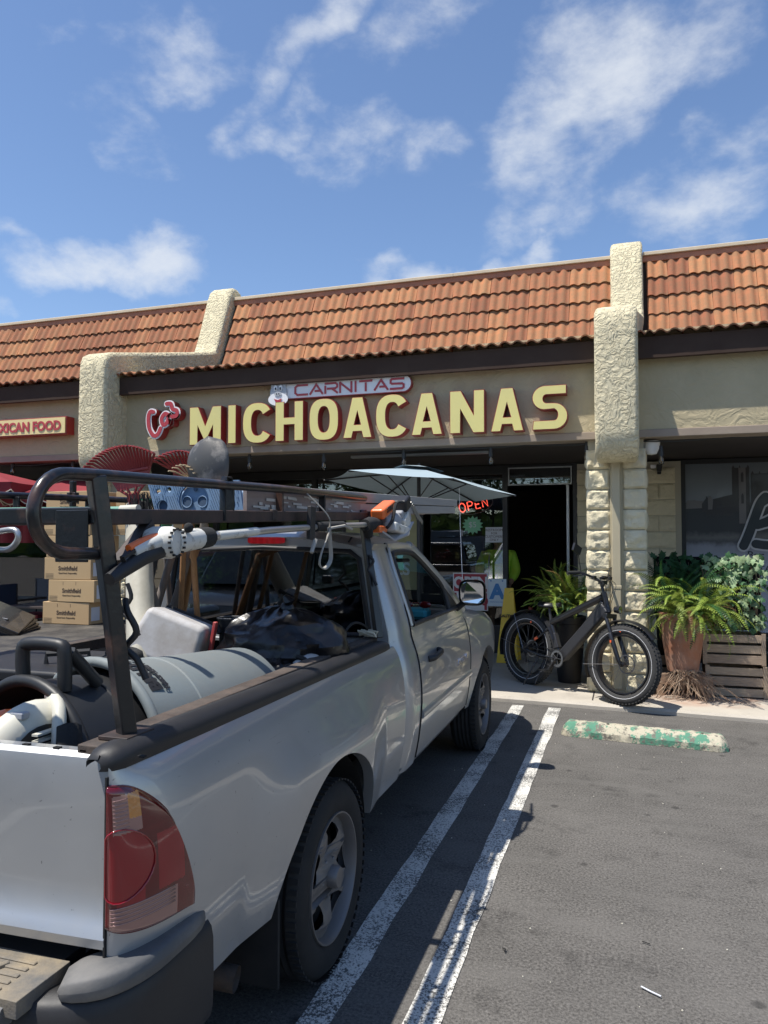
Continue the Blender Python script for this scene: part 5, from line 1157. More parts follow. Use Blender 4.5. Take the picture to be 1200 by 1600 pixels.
# front head
hd_ = V((-1.208,3.750,1.704))
def at_(px, py, y=3.72):
    return V((0, 0, 0))
part('boot', 'foam_black', ht, lambda mb: (mb.tube([(-1.20, 3.42, 1.670), (-1.205, 3.52, 1.678), (-1.205, 3.64, 1.682)], [.028, .036, .026], 12), mb.tube([(-1.205, 3.47, 1.665), (-1.205, 3.50, 1.615)], [.03, .02], 8)), smooth=1)
hb = part('gear_head', 'tool_grey', ht, lambda mb: (mb.lathe([(0, -.09), (.05, -.085), (.055, -.03), (.055, .03), (.045, .07), (0, .075)], (-1.20, 3.80, 1.695), (.3, 1, .12), 16), mb.box((-1.19, 3.95, 1.73), (.10, .16, .12), Mx.Rotation(.5, 3, 'X'))), smooth=.6, bevel=.008)
part('shield', 'tool_white', hb, lambda mb: (mb.box((-1.15, 3.80, 1.655), (.07, .26, .05), Mx.Rotation(-.1, 3, 'X')), mb.box((-1.15, 3.93, 1.69), (.05, .10, .10), Mx.Rotation(.6, 3, 'X'))), bevel=.012)
cv = part('cover', 'tool_orange', hb, lambda mb: mb.box((-1.195, 3.70, 1.755), (.075, .22, .055), Mx.Rotation(.28, 3, 'X')), bevel=.014, bseg=3)
mtxt(cv, 'lettering', 'plastic_black', 'STIHL', .038, (-1.155, 3.64, 1.735), u=(0, 1, .26), depth=.002, sx=1.1, offset=.001)
part('guard', 'foam_black', hb, lambda mb: mb.tube(spline([V((-1.15, 3.62, 1.66)), V((-1.14, 3.68, 1.70)), V((-1.14, 3.74, 1.785)), V((-1.14, 3.86, 1.80))], 3), .009, 6), smooth=1); part('block', 'plastic_black', hb, lambda mb: mb.box((-1.17, 3.92, 1.795), (.10, .10, .07), Mx.Rotation(.4, 3, 'X')), bevel=.012)
part('base', 'tool_orange', hb, lambda mb: mb.box((-1.19, 3.60, 1.652), (.06, .12, .035)), bevel=.008)
part('skid', 'tool_grey', ht, lambda mb: mb.add([(-1.16, 3.58, 1.645), (-1.13, 3.70, 1.60), (-1.11, 3.86, 1.628), (-1.12, 4.02, 1.70), (-1.2, 4.0, 1.70), (-1.22, 3.7, 1.63)], [(0, 1, 2, 3, 4, 5)])).modifiers.new('s', 'SOLIDIFY').thickness = .01
for i in range(3): part('blade', 'blade_steel', ht, lambda mb: mb.sq((-1.13, 3.98+.03*i, 1.80-.01*i), (-1.12, 4.10+.05*i, 1.72-.012*i), .006, .022))
# straps
st = thing('tie_strap', 'grey webbing strap knotted round the trimmer shaft and rack rail', 'strap', (-1.17, 2.85, 1.6))
part('loop', 'webbing', st, lambda mb: mb.tube(spline([V((-1.24, 2.78, 1.80)), V((-1.15, 2.82, 1.70)), V((-1.15, 2.84, 1.64)), V((-1.15, 2.76, 1.55)), V((-1.15, 2.74, 1.50)), V((-1.15, 2.80, 1.485)), V((-1.15, 2.86, 1.52)), V((-1.15, 2.85, 1.60)), V((-1.15, 2.84, 1.65))], 4), .009, 5, flat=.35), smooth=1)
part('tail', 'webbing', st, lambda mb: mb.tube([(-1.15, 2.84, 1.645), (-1.15, 3.02, 1.66), (-1.155, 3.12, 1.645)], .006, 5)); part('band', 'plastic_black', st, lambda mb: mb.sq((-1.18, 2.72, 1.60), (-1.18, 2.73, 1.73), .018, .05), bevel=.003)
tag(part('hanging_hook', 'webbing', None, lambda mb: mb.tube(spline([V((-1.15, 2.70, 1.60)), V((-1.15, 2.66, 1.55))], 3), .008, 5)), 'short dangling strap end below the trimmer shaft', 'strap')
# ------------------------------------------------------------------ load in the bed
mat('bin_grey', (.19, .22, .225), .6, col2=(.155, .18, .185), nscale=3, dust=.5, dustcol=(.22, .2, .17), bump=.1, bscale=90); mat('bin_black', (.014, .015, .017), .45, dust=.4, dustcol=(.04, .037, .032)); mat('blower_cream', (.58, .56, .47), .5, dust=.4); 
A0 = V((-1.685, 1.80, .915)); AD = V((.155, .79, .0)).normalized()
def can(name, label, mt, s0, s1, r0, r1, lipr, rimm=None):
    t = thing(name, label, 'trash can', A0+AD*s0)
    part('barrel', mt, t, lambda mb: mb.lathe([(r0-.008, s0+.01), (r0, s0), (r0+.0, s0+.03), (lerp(r0, r1, .35), lerp(s0, s1, .33)), (lerp(r0, r1, .35)+.004, lerp(s0, s1, .335)), (lerp(r0, r1, .36)+.004, lerp(s0, s1, .35)), (lerp(r0, r1, .36), lerp(s0, s1, .355)), (r1+.01, s1-.02), (r1, s1-.004), (r1-.02, s1), (r1-.06, s1+.004), (0, s1)], A0, AD, 56), smooth=.6)
    part('inside', mt, t, lambda mb: mb.lathe([(r0-.008, s0+.01), (r1-.01, s1-.01), (0, s1-.012)], A0, AD, 40), smooth=.6)
    part('rim', mt, t, lambda mb: mb.tube([A0+AD*s0+(frame_from(AD)[0]*math.cos(a)+frame_from(AD)[1]*math.sin(a))*(r0+.006) for a in [2*math.pi*i/56 for i in range(56)]], lipr, 10, closed=True), smooth=2)
    return t
c1 = can('trash_can', 'black plastic trash can on its side with the open mouth at the tailgate', 'bin_black', 0, .55, .262, .230, .018)
c2 = can('trash_can', 'grey ribbed trash can on its side pushed over the black one', 'bin_grey', .25, .98, .282, .235, .017)
sx_, sy_, _ = frame_from(AD)
hk = [A0+AD*.03+V((dx_, 0, dz)) for dx_, dz in ((-.05, .255), (-.055, .35), (-.03, .372), (.075, .372), (.098, .35), (.10, .24))]
part('handle', 'bin_black', c1, lambda mb: (mb.tube(spline(hk, 3), .021, 10), mb.tube([hk[4]+V((0, .02, 0)), hk[5]+AD*.12], .02, 8)), smooth=1.2)
def wrap(mb, body, size, s_c, ang0, mi=0, off=.004):
    me = text_mesh(body, size, 0, .004)
    def wp(co):
        a = ang0+(co.x)/.27; s2_ = s_c-co.y*1.0; r = .2785+off; return A0+AD*s2_+(V((sx_))*math.cos(a)+V((sy_))*math.sin(a))*r
    mb.mesh(me, A0, (1, 0, 0), (0, 1, 0), warp=wp)
part('lettering', 'plastic_black', c2, lambda mb: wrap(mb, 'BRUTE', .062, .345, R(46))); part('fine_print', 'plastic_black', c2, lambda mb: wrap(mb, 'Rubbermaid Commercial', .018, .372, R(46)))
mat('label_print', (.55, .56, .56), .5, col2=(.03, .03, .03), nscale=16, nmix=.12); 
part('sticker', 'label_print', c1, lambda mb: mb.grid(lambda u, v: A0+AD*lerp(.03, .20, v)+(sx_*math.cos(lerp(R(-38), R(5), u))+sy_*math.sin(lerp(R(-38), R(5), u)))*(lerp(.262, .248, v)+.004), 10, 2), smooth=1)
# blower in the mouth of the black can
bw = thing('leaf_blower', 'orange and cream backpack leaf blower lying in the mouth of the black can', 'leaf blower', (-1.66, 1.72, .98))
part('shell', 'tool_orange', bw, lambda mb: mb.ell((-1.66, 1.69, .99), (.10, .13, .135)), smooth=2)
part('fan_housing', 'blower_cream', bw, lambda mb: mb.lathe([(.03, -.05), (.12, -.055), (.155, -.03), (.165, 0), (.155, .03), (.12, .05), (.03, .05)], (-1.575, 1.72, .985), (1, -.35, .1), 32), smooth=1)
part('fan_grille', 'plastic_black', bw, lambda mb: mb.lathe([(0, .052), (.10, .056)], (-1.575, 1.72, .985), (1, -.35, .1), 24))
part('grille_bar', 'blower_cream', bw, lambda mb: [mb.box((-1.515, 1.70, .93+i*.018), (.02, .11, .006)) for i in range(9)]); bw.children[-1]['kind'] = 'stuff'
part('back_frame', 'blower_cream', bw, lambda mb: mb.tube(spline([V((-1.50, 1.72, .84)), V((-1.485, 1.70, 1.02)), V((-1.52, 1.74, 1.12)), V((-1.60, 1.80, 1.14))], 4), .02, 8, flat=1.4), smooth=1)
part('harness', 'foam_black', bw, lambda mb: mb.tube(spline([V((-1.46, 1.70, .80)), V((-1.43, 1.68, .98)), V((-1.47, 1.72, 1.08))], 4), .035, 8), smooth=1)
for p in ((-1.62, 1.60, 1.03), (-1.58, 1.66, 1.12)): part('latch', 'tool_grey', bw, lambda mb: mb.box(p, (.045, .03, .02)), bevel=.005)
# more load
tb_ = thing('tool_case', 'dark grey hard plastic tool case at the left of the bed', 'tool case', (-1.95, 2.25, .9)); part('case', 'plastic_grey', tb_, lambda mb: mb.box((-2.10, 2.3, .90), (.55, .45, .42)), bevel=.03); part('lid', 'plastic_black', tb_, lambda mb: mb.box((-2.10, 2.3, 1.13), (.56, .46, .05)), bevel=.015); part('handle', 'plastic_black', tb_, lambda mb: mb.tube([(-1.98, 2.2, 1.14), (-1.98, 2.2, 1.19), (-1.88, 2.3, 1.19), (-1.88, 2.3, 1.14)], .012, 6))
hs = thing('coiled_hose', 'coil of black corrugated hose behind the black can', 'hose', (-1.8, 2.45, 1.05)); part('coil', 'foam_black', hs, lambda mb: mb.tube([V((-1.82+(.10-.001*i)*math.cos(i*.4), 2.42+(.10-.001*i)*math.sin(i*.4), 1.07+.0018*i)) for i in range(60)], .024, 8), smooth=1)
ct = thing('cooler', 'scuffed white and black cooler box tipped over in front of the cab window', 'cooler', (-1.95, 2.95, 1.1))
rt = Mx.Rotation(.33, 3, 'Y') @ Mx.Rotation(-.18, 3, 'X') @ Mx.Rotation(.25, 3, 'Z')
mat('cooler_white', (.58, .585, .60), .6, col2=(.34, .31, .28), nscale=9, nmix=.45, dust=.5, dustcol=(.25, .21, .17), bump=.15, bscale=40)
part('body', 'cooler_white', ct, lambda mb: mb.box((-1.945, 2.95, 1.15), (.33, .27, .22), rt, taper=.84), bevel=.03, bseg=3)
part('base', 'plastic_black', ct, lambda mb: mb.box(V((-1.945, 2.95, 1.14))+rt @ V((0, 0, -.12)), (.34, .29, .05), rt), bevel=.015); part('trim', 'plastic_black', ct, lambda mb: mb.tube([V((-1.945, 2.95, 1.14))+rt @ V(p) for p in ((-.13, .13, .10), (-.13, .14, .115), (.13, .14, .115), (.15, .13, .09))], .012, 6)); part('handle', 'rake_red', ct, lambda mb: mb.sq((-1.765, 2.95, 1.08), (-1.735, 2.95, 1.235), .022, .018), bevel=.005)
bk = thing('bucket', 'small black bucket standing between cooler and trash bag', 'bucket', (-1.80, 3.2, 1.0)); part('shell', 'plastic_black', bk, lambda mb: mb.lathe([(0, -.2), (.045, -.2), (.058, .2), (.062, .2), (.062, .19), (.05, .19), (.04, -.1), (0, -.1)], (-1.80, 3.2, 1.025), seg=24), smooth=.6); part('lip', 'plastic_grey', bk, lambda mb: mb.tube([(-1.80+.062*math.cos(a), 3.2+.062*math.sin(a), 1.226) for a in [math.pi*i/12 for i in range(24)]], .004, 6, closed=True))
m = mat('bag_black', (.004, .004, .005), .3, coat=.12, spec=.5, bump=.45, bscale=17, bdist=.010)
def bagmesh(c, rad, seed, name, label):
    t = thing(name, label, 'trash bag', (c[0], c[1], c[2]-rad[2])); mb = MB(); nu, nv = 60, 34
    def f(u, v):
        a = u*2*math.pi; ph = math.pi*v; d = V((math.cos(a)*math.sin(ph), math.sin(a)*math.sin(ph), -math.cos(ph)))
        n_ = abs(NZ.noise(d*1.9+V((seed, 0, 0))))*.22+abs(NZ.noise(d*4.2+V((0, seed, 0))))*.09; pl_ = .028*math.sin(a*15+3*NZ.noise(d*2))*max(0, d.z)**.8
        k = 1.06-n_-pl_; top = max(0, (v-.80)/.2); r = k*(1-.0*top)
        p = V((d.x*rad[0], d.y*rad[1], d.z*rad[2]))*r
        if v > .86: p = p*(1-(v-.86)/.14*.55)+V((0, 0, rad[2]*1.0*(v-.86)/.14*.55))
        return V(c)+p
    mb.grid(f, nu, nv); mb.build('bag', 'bag_black', t, smooth=.5, weld=True); return t
bt = bagmesh((-1.475, 3.08, 1.11), (.31, .26, .185), 3.1, 'trash_bag', 'shiny black full trash bag with a knotted top below the cab window')
part('knot', 'bag_black', bt, lambda mb: (mb.ell((-1.445, 3.07, 1.285), (.035, .03, .04), None, 12, 8), mb.tube([(-1.44, 3.07, 1.30), (-1.43, 3.06, 1.33), (-1.45, 3.05, 1.35)], [.012, .03, .01], 7)), smooth=.4)
bagmesh((-1.40, 2.88, 1.0), (.14, .14, .12), 7.7, 'trash_bag', 'smaller crumpled black bag in front of the knotted one')
hl_ = thing('hard_hat', 'white round cap with black band tucked beside the bed rail', 'helmet', (-1.29, 2.9, 1.02)); part('shell', 'cooler_white', hl_, lambda mb: mb.ell((-1.29, 2.93, 1.07), (.075, .09, .06)), smooth=2); part('band', 'foam_black', hl_, lambda mb: mb.tube([V((-1.30+.055*math.cos(a), 2.86, 1.065+.05*math.sin(a))) for a in [math.pi*i/10 for i in range(20)]], .011, 6, closed=True), smooth=1)
rl = thing('rope', 'short hank of pale rope tied at the front end of the bed rail', 'rope', (-1.22, 3.5, 1.13)); mat('rope_tan', (.62, .55, .40), .9)
part('coil', 'rope_tan', rl, lambda mb: mb.tube([V((-1.22+.05*math.sin(i*.9), 3.50+.012*i*.3, 1.135+.012*math.cos(i*1.3))) for i in range(26)], .006, 6), smooth=1)
tag(part('cable', 'foam_black', None, lambda mb: mb.tube(spline([V((-1.27, 3.2, 1.10)), V((-1.24, 3.35, 1.20)), V((-1.22, 3.5, 1.17)), V((-1.24, 3.56, 1.12))], 5), .006, 6)), 'thin black cable looping over the front corner of the bed', 'cable')
dk = thing('engine_block', 'dark clutter of small black machine parts beside the white pipe', 'machine part', (-1.95, 2.75, .95))
for i, (x, y, z, s_) in enumerate(((-1.98, 2.75, .95, .16), (-1.86, 2.82, .98, .12), (-2.1, 2.9, .9, .2), (-1.7, 3.1, .92, .18), (-1.62, 2.95, .9, .14))): part('casing', 'plastic_black', dk, lambda mb: mb.box((x, y, z), (s_, s_*.8, s_*.9), Mx.Rotation(i*.7, 3, 'Z')), bevel=.02)

# ------------------------------------------------------------------ wheel stop
m = mat('stop_paint', (.62, .58, .47), .9, bump=1, bscale=45, bdist=.006); n, l, b = nodes(m); tcn = n.new('ShaderNodeTexCoord'); co = tcn.outputs['Object']
g_ = rng(n, l, tex(n, l, co, 7, 9, rg=.75), .50, .53); g2 = rng(n, l, tex(n, l, co, 18, 8, rg=.75), .53, .58)
l.new(mixc(n, l, g2, mixc(n, l, g_, (.45, .41, .31), (.09, .24, .16)), (.16, .145, .12)), b.inputs['Base Color'])
ws = thing('wheel_stop', 'chipped concrete wheel stop with peeling green and cream paint', 'wheel stop', (.1, 6.33, 0))
def wst(mb):
    a, b_ = V((-.525, 6.318, 0)), V((.718, 6.180, 0)); d = (b_-a).normalized(); q = V((-d.y, d.x, 0)); Ln = (b_-a).length
    pf = [(0, .002), (.004, .05), (.05, .100), (.065, .108), (.135, .110), (.150, .102), (.175, .05), (.18, .002)]
    def f(u, v):
        p = pf[round(v*7)]; e = min(u, 1-u)*Ln; k = min(1, (e+.0)/.05); nz = .006*NZ.fractal(V((u*16, v*5, 2)), .8, 2, 4)
        return a+d*(u*Ln)+q*(lerp(.09, p[0], .55+.45*k)+nz)+V((0, 0, max(.001, p[1]*(.25+.75*k**.6)+nz*(v not in (0, 1)))))
    mb.grid(f, 90, 7); 
part('block', 'stop_paint', ws, wst, smooth=.6)
for k, (x, s_) in enumerate(((.30, .0), (.86, .0))):
    a, b_ = V((-.525, 6.318, .108)), V((.718, 6.180, .108)); p = a.lerp(b_, x)+V((0, .09, 0)); part('bolt', 'rust_rail', ws, lambda mb: mb.lathe([(.012, 0), (.012, .006), (0, .008)], p, seg=8))
# ------------------------------------------------------------------ e-bike
mat('bike_black', (.012, .012, .014), .35, coat=.3); mat('bike_dark', (.04, .04, .044), .45, metal=.3); mat('fat_tyre', (.028, .028, .028), .85, dust=.5, dustcol=(.09, .085, .08)); mat('reflect_strip', (.75, .75, .75), .3); mat('orange_part', (.85, .14, .04), .4, coat=.3); mat('spoke', (.25, .25, .26), .35, metal=.9)
BR, BW = V((-1.02, 8.20, .05)), V((-.045, 7.425, .05)); bd = (BW-BR); WB = bd.length; bang = math.atan2(bd.y, bd.x)
bike = thing('electric_bicycle', 'matt black fat tyre electric bicycle leaning by the block column', 'bicycle', BR)
BM = Mx.Translation(BR) @ Mx.Rotation(bang, 4, 'Z') @ Mx.Rotation(R(-4), 4, 'X')
def bpart(name, m_, fn, par=None, M=None, **k):
    mb = MB(M or BM); fn(mb); return mb.build(name, m_, par or bike, **k)
RW = .377
def bwheel(c, M, name='wheel'):
    c = V(c); Y_ = V((0, 1, 0))
    prof = [(RW-.105+.052*1+.052*math.cos(R(a))*1.0, .048*math.sin(R(a))) for a in range(-140, 141, 14)]
    w = bpart(name, 'fat_tyre', lambda mb: mb.lathe([(p[0]-.0, p[1]) for p in prof], c, (0, 1, 0), 72), M=M, smooth=.9)
    def knobs(mb):
        for k in range(64):
            a = 2*math.pi*k/64
            for off, w_ in ((-.034, .016), (-.012, .016), (.012, .016), (.034, .016)):
                aa = a+(.05 if abs(off) < .02 else 0); rad = V((math.cos(aa), 0, math.sin(aa))); t_ = V((-math.sin(aa), 0, math.cos(aa))); rr_ = RW-.001-(.013 if abs(off) > .02 else .0); p = c+rad*rr_+Y_*off
                mb.add([p+rad*(z_*.005)+t_*(x_*.010)+Y_*(y_*w_*.45) for z_ in (-1, 1) for x_, y_ in ((-1, -1), (1, -1), (1, 1), (-1, 1))], [(4, 5, 6, 7), (0, 1, 5, 4), (1, 2, 6, 5), (2, 3, 7, 6), (3, 0, 4, 7)])
    tag(bpart('tread_knob', 'fat_tyre', knobs, par=w, M=M), kind='stuff')
    circ = lambda r, y: [c+V((math.cos(a)*r, y, math.sin(a)*r)) for a in [2*math.pi*i/56 for i in range(56)]]
    for y in (-.046, .046): bpart('reflect_strip', 'reflect_strip', lambda mb: mb.tube(circ(RW-.060, y), .0028, 5, closed=True), par=w, M=M)
    bpart('rim', 'bike_black', lambda mb: mb.lathe([(.262, -.036), (.275, -.038), (.279, -.03), (.270, 0), (.279, .03), (.275, .038), (.262, .036), (.257, 0), (.262, -.036)], c, (0, 1, 0), 56), par=w, M=M, smooth=.8)
    def spk(mb):
        for k in range(32):
            a = 2*math.pi*k/32; a2 = a+(.45 if k % 4 < 2 else -.45); s_ = .028 if k % 2 else -.028
            mb.tube([c+V((math.cos(a2)*.035, s_, math.sin(a2)*.035)), c+V((math.cos(a)*.262, s_*.3, math.sin(a)*.262))], .0013, 4, caps=False)
    tag(bpart('spoke', 'spoke', spk, par=w, M=M), kind='stuff')
    bpart('hub', 'bike_black', lambda mb: mb.lathe([(0, -.075), (.012, -.07), (.012, -.045), (.042 if c.x < .1 else .028, -.04), (.045 if c.x < .1 else .022, 0), (.042 if c.x < .1 else .028, .04), (.012, .045), (.012, .07), (0, .075)], c, (0, 1, 0), 18), par=w, M=M, smooth=.7)
    bpart('brake_disc', 'spoke', lambda mb: (mb.lathe([(.078, .043), (.09, .043), (.09, .046), (.078, .046), (.078, .043)], c, (0, 1, 0), 32), [mb.sq(c+V((.02*math.cos(a), .044, .02*math.sin(a))), c+V((.08*math.cos(a+.3), .044, .08*math.sin(a+.3))), .004) for a in [2*math.pi*i/6 for i in range(6)]]), par=w, M=M)
    return w
bwheel((0, 0, .377), BM)
BBp, ST, HT, HB = V((.46, 0, .33)), V((.30, 0, .70)), V((.985, 0, 1.02)), V((1.045, 0, .86))
SA = (HB-HT).normalized()
# steered front end
piv = (HT+HB)/2
SM = BM @ Mx.Translation(piv) @ Mx.Rotation(R(6), 4, -SA) @ Mx.Translation(-piv)
FW = V((WB, 0, .377))
bwheel(FW, SM)
bpart('frame', 'bike_black', lambda mb: (mb.tube([BBp, ST], .024, 10), mb.tube([ST+V((0.01, 0, -.02)), HT+SA*.03+V((-.02, 0, 0))], .028, 10, flat=1.3), mb.tube([HT-SA*.015, HB+SA*.015], .028, 12),
    [mb.tube([V((0, s_*.085, .377)), V((.18, s_*.075, .50)), ST+V((0, s_*.03, -.08))], .011, 8) for s_ in (-1, 1)], [mb.tube([V((0, s_*.085, .377)), V((.25, s_*.075, .335)), BBp+V((0, s_*.04, 0))], .013, 8) for s_ in (-1, 1)], mb.lathe([(.036, -.05), (.036, .05)], BBp, (0, 1, 0), 16)), smooth=1)
bpart('battery', 'bike_dark', lambda mb: mb.sq(BBp+V((.02, 0, .015)), HB+V((-.02, 0, .035)), .085, .115), bevel=.02, bseg=3)
bt_ = bpart('battery_cover', 'bike_black', lambda mb: mb.sq(BBp+V((.06, 0, .07)), HB+V((-.06, 0, .085)), .062, .05), bevel=.012)
dn = (HB-BBp).normalized(); up_ = V((-dn.z, 0, dn.x))
bpart('lettering', 'spoke', lambda mb: mb.mesh(text_mesh('RADROVER', .045, .001, .001), BBp+dn*.16+up_*(-.006)+V((0, -.0405, 0)), dn, up_, w=(0, -1, 0)), par=bt_)
sd_ = bpart('saddle', 'bike_black', lambda mb: mb.grid(lambda u, v: V((lerp(.13, .43, v), (u*2-1)*lerp(.085, .022, sinterp(v, [(0, .0), (.25, .1), (.7, .9), (1, 1)]))*math.sqrt(max(.03, 1-abs(v*2-1)**6)), .90-.045*abs(u*2-1)**2.5-.012*math.sin(v*3)-.0*v)), 12, 14), smooth=1)
sd_.modifiers.new('s', 'SOLIDIFY').thickness = -.028
bpart('seat_post', 'bike_dark', lambda mb: (mb.tube([ST+V((.01, 0, -.04)), V((.265, 0, .86))], .015, 10), mb.tube([(.2, -.02, .86), (.34, -.02, .86)], .005, 6), mb.tube([(.2, .02, .86), (.34, .02, .86)], .005, 6)), smooth=1)
cr_ = bpart('chainring', 'spoke', lambda mb: (mb.lathe([(.062, -.058), (.085, -.058), (.085, -.062), (.062, -.062), (.062, -.058)], BBp, (0, 1, 0), 40), [mb.sq(BBp+V((0, -.06, 0)), BBp+V((.075*math.cos(a), -.06, .075*math.sin(a))), .010, .004) for a in [2*math.pi*i/5 for i in range(5)]]))
bpart('chain_guard', 'bike_black', lambda mb: mb.lathe([(.088, -.064), (.096, -.064), (.096, -.068), (.088, -.068), (.088, -.064)], BBp, (0, 1, 0), 40), par=cr_)
bpart('crank', 'bike_dark', lambda mb: (mb.sq(BBp+V((0, -.075, 0)), BBp+V((-.10, -.08, -.13)), .022, .012), mb.sq(BBp+V((0, .075, 0)), BBp+V((.10, .08, .13)), .022, .012)), bevel=.003)
for s_, c_ in ((-1, (-.10, -.13, -.13)), (1, (.10, .13, .13))): bpart('pedal', 'bike_black', lambda mb: mb.box(BBp+V(c_), (.095, .085, .02)), bevel=.004)
bpart('chain', 'bike_dark', lambda mb: mb.tube([BBp+V((0, -.055, .085)), V((0, -.055, .42)), V((-.04, -.055, .377)), V((.0, -.055, .26)), V((.05, -.055, .25)), BBp+V((0, -.055, -.085))], .004, 5))
bpart('derailleur', 'bike_dark', lambda mb: (mb.lathe([(.055, -.06), (.055, -.05), (.03, -.045)], (0, 0, .377), (0, 1, 0), 18), mb.sq((0, -.07, .34), (.04, -.07, .24), .02, .014), mb.lathe([(.018, -.06), (.018, -.05)], (.04, 0, .25), (0, 1, 0), 10)))
bpart('kickstand', 'bike_black', lambda mb: mb.tube([(.22, -.07, .33), (.14, -.20, .02)], .008, 8)); bpart('kickstand', 'bike_black', lambda mb: mb.tube([(.30, -.06, .30), (.26, -.15, .05)], .006, 6))
def fenderp(mb, c, r, a0, a1, w=.058):
    mb.grid(lambda u, v: c+V(((r-.018*(abs(u*2-1)**2))*math.cos(R(lerp(a0, a1, v))), (u*2-1)*w, (r-.018*(abs(u*2-1)**2))*math.sin(R(lerp(a0, a1, v))))), 6, 28)
bpart('mudguard', 'bike_black', lambda mb: fenderp(mb, V((0, 0, .377)), .42, 20, 196), smooth=1)
bpart('mudguard', 'bike_black', lambda mb: fenderp(mb, FW, .42, 40, 96), M=SM, smooth=1); bpart('mudguard', 'bike_black', lambda mb: fenderp(mb, FW, .42, 96, 205), M=SM, smooth=1)
bpart('mudguard_stay', 'spoke', lambda mb: (mb.tube([(0, -.09, .377), (-.40, -.055, .45)], .003, 5), mb.tube([(.0, -.09, .377), (-.2, -.055, .74)], .003, 5)))
bpart('mudguard_stay', 'spoke', lambda mb: mb.tube([FW+V((0, -.07, 0)), FW+V((-.41, -.06, -.05))], .003, 5), M=SM)
bpart('fork', 'bike_black', lambda mb: ([mb.tube([HB+SA*.06+V((0, s_*.068, 0)), FW+V((0, s_*.068, .0))], [.019, .016], 10) for s_ in (-1, 1)], [mb.tube([HB+SA*.22+V((0, s_*.068, 0)), FW+V((-.01, s_*.068, .02))], [.024, .021], 10) for s_ in (-1, 1)], mb.box(HB+SA*.05, (.05, .17, .045)), mb.tube([HB+V((0, 0, -.02)), HT-SA*.12], .016, 10)), M=SM, smooth=1, bevel=.004)
SB = HT-SA*.12
hb_ = [SB+V((-.13, -.36, .06)), SB+V((-.08, -.24, .075)), SB+V((.0, -.10, .03)), SB+V((.03, -.03, 0)), SB+V((.03, .03, 0)), SB+V((.0, .10, .03)), SB+V((-.08, .24, .075)), SB+V((-.13, .36, .06))]
bpart('handlebar', 'bike_black', lambda mb: (mb.tube(spline(hb_, 4), .012, 8), mb.tube([HT-SA*.08, SB+V((.03, 0, 0))], .022, 8), mb.box(SB+V((.02, 0, .0)), (.06, .07, .04))), M=SM, smooth=1)
for s_ in (-1, 1):
    i0, i1 = (0, 1) if s_ < 0 else (7, 6)
    bpart('grip', 'foam_black', lambda mb: mb.tube([hb_[i0]+(hb_[i0]-hb_[i1])*.05, hb_[i0].lerp(hb_[i1], .95)], [.018, .016], 10), M=SM, smooth=1)
    bpart('brake_lever', 'bike_black', lambda mb: mb.tube([hb_[i1].lerp(hb_[i0], .0)+V((.02, 0, -.01)), hb_[i1]+V((.08, s_*.03, -.02)), hb_[i0]+V((.06, 0, -.03))], .006, 6), M=SM)
    q_ = hb_[i1]+V((0, -s_*.02, 0)); tp = q_+V((.02, s_*.10, .20)) if s_ < 0 else q_+V((.05, .13, .13))
    mi_ = bpart('mirror', 'bike_black', lambda mb: (mb.box(tp+V((0, s_*.02, .02)), (.025, .12, .075), Mx.Rotation(.35*s_, 3, 'X')), mb.tube([q_, q_+V((.0, s_*.03, .08)), tp], .005, 6)), M=SM, bevel=.01)
bpart('display', 'bike_black', lambda mb: (mb.box(SB+V((.03, .0, .045)), (.05, .085, .025), Mx.Rotation(-.4, 3, 'Y')), mb.box(SB+V((.0, -.12, .04)), (.03, .05, .03)), mb.box(SB+V((.0, .14, .05)), (.03, .05, .03))), M=SM, bevel=.005)
bpart('cable', 'bike_black', lambda mb: [mb.tube(spline([SB+V((0, y_, .03)), SB+V((.10, y_*.6, -.03)), SB+V((.09, y_*.3, -.20)), HB+V((.02, y_*.2, .0))], 5), .0035, 5) for y_ in (-.2, -.12, .1, .18)], M=SM)
hl = bpart('headlight', 'bike_black', lambda mb: mb.lathe([(0, -.03), (.03, -.028), (.036, .01), (.036, .03), (.03, .032)], HB+V((.10, 0, .02)), (1, 0, 0), 16), M=SM, smooth=.8); bpart('lens', 'chrome', lambda mb: mb.lathe([(.03, .033), (0, .036)], HB+V((.10, 0, .02)), (1, 0, 0), 16), par=hl, M=SM)
bpart('reflector', 'orange_part', lambda mb: mb.box(HB+SA*.16+V((.10, -.03, -.02)), (.05, .03, .022), Mx.Rotation(.5, 3, 'Y')), M=SM, bevel=.004); bpart('reflector', 'orange_part', lambda mb: mb.box(HB+SA*.30+V((0, -.092, 0)), (.016, .01, .022)), M=SM); bpart('reflector', 'orange_part', lambda mb: mb.box((.18, -.086, .505), (.05, .012, .028), Mx.Rotation(-.5, 3, 'Y')), bevel=.003); bpart('reflector', 'orange_part', lambda mb: mb.ell((.06, -.05, .665), (.012, .006, .012)))
bpart('rear_light', 'lens_red', lambda mb: mb.box((.0, 0, .80), (.03, .05, .04)), bevel=.004)
bpart('motor_cable', 'bike_black', lambda mb: mb.tube(spline([V((.0, -.09, .39)), V((.12, -.10, .34)), V((.3, -.08, .31)), V((.42, -.06, .32))], 4), .005, 5)); bpart('controller', 'bike_dark', lambda mb: mb.box((.385, 0, .50), (.06, .06, .16), Mx.Rotation(-.4, 3, 'Y')), bevel=.01)
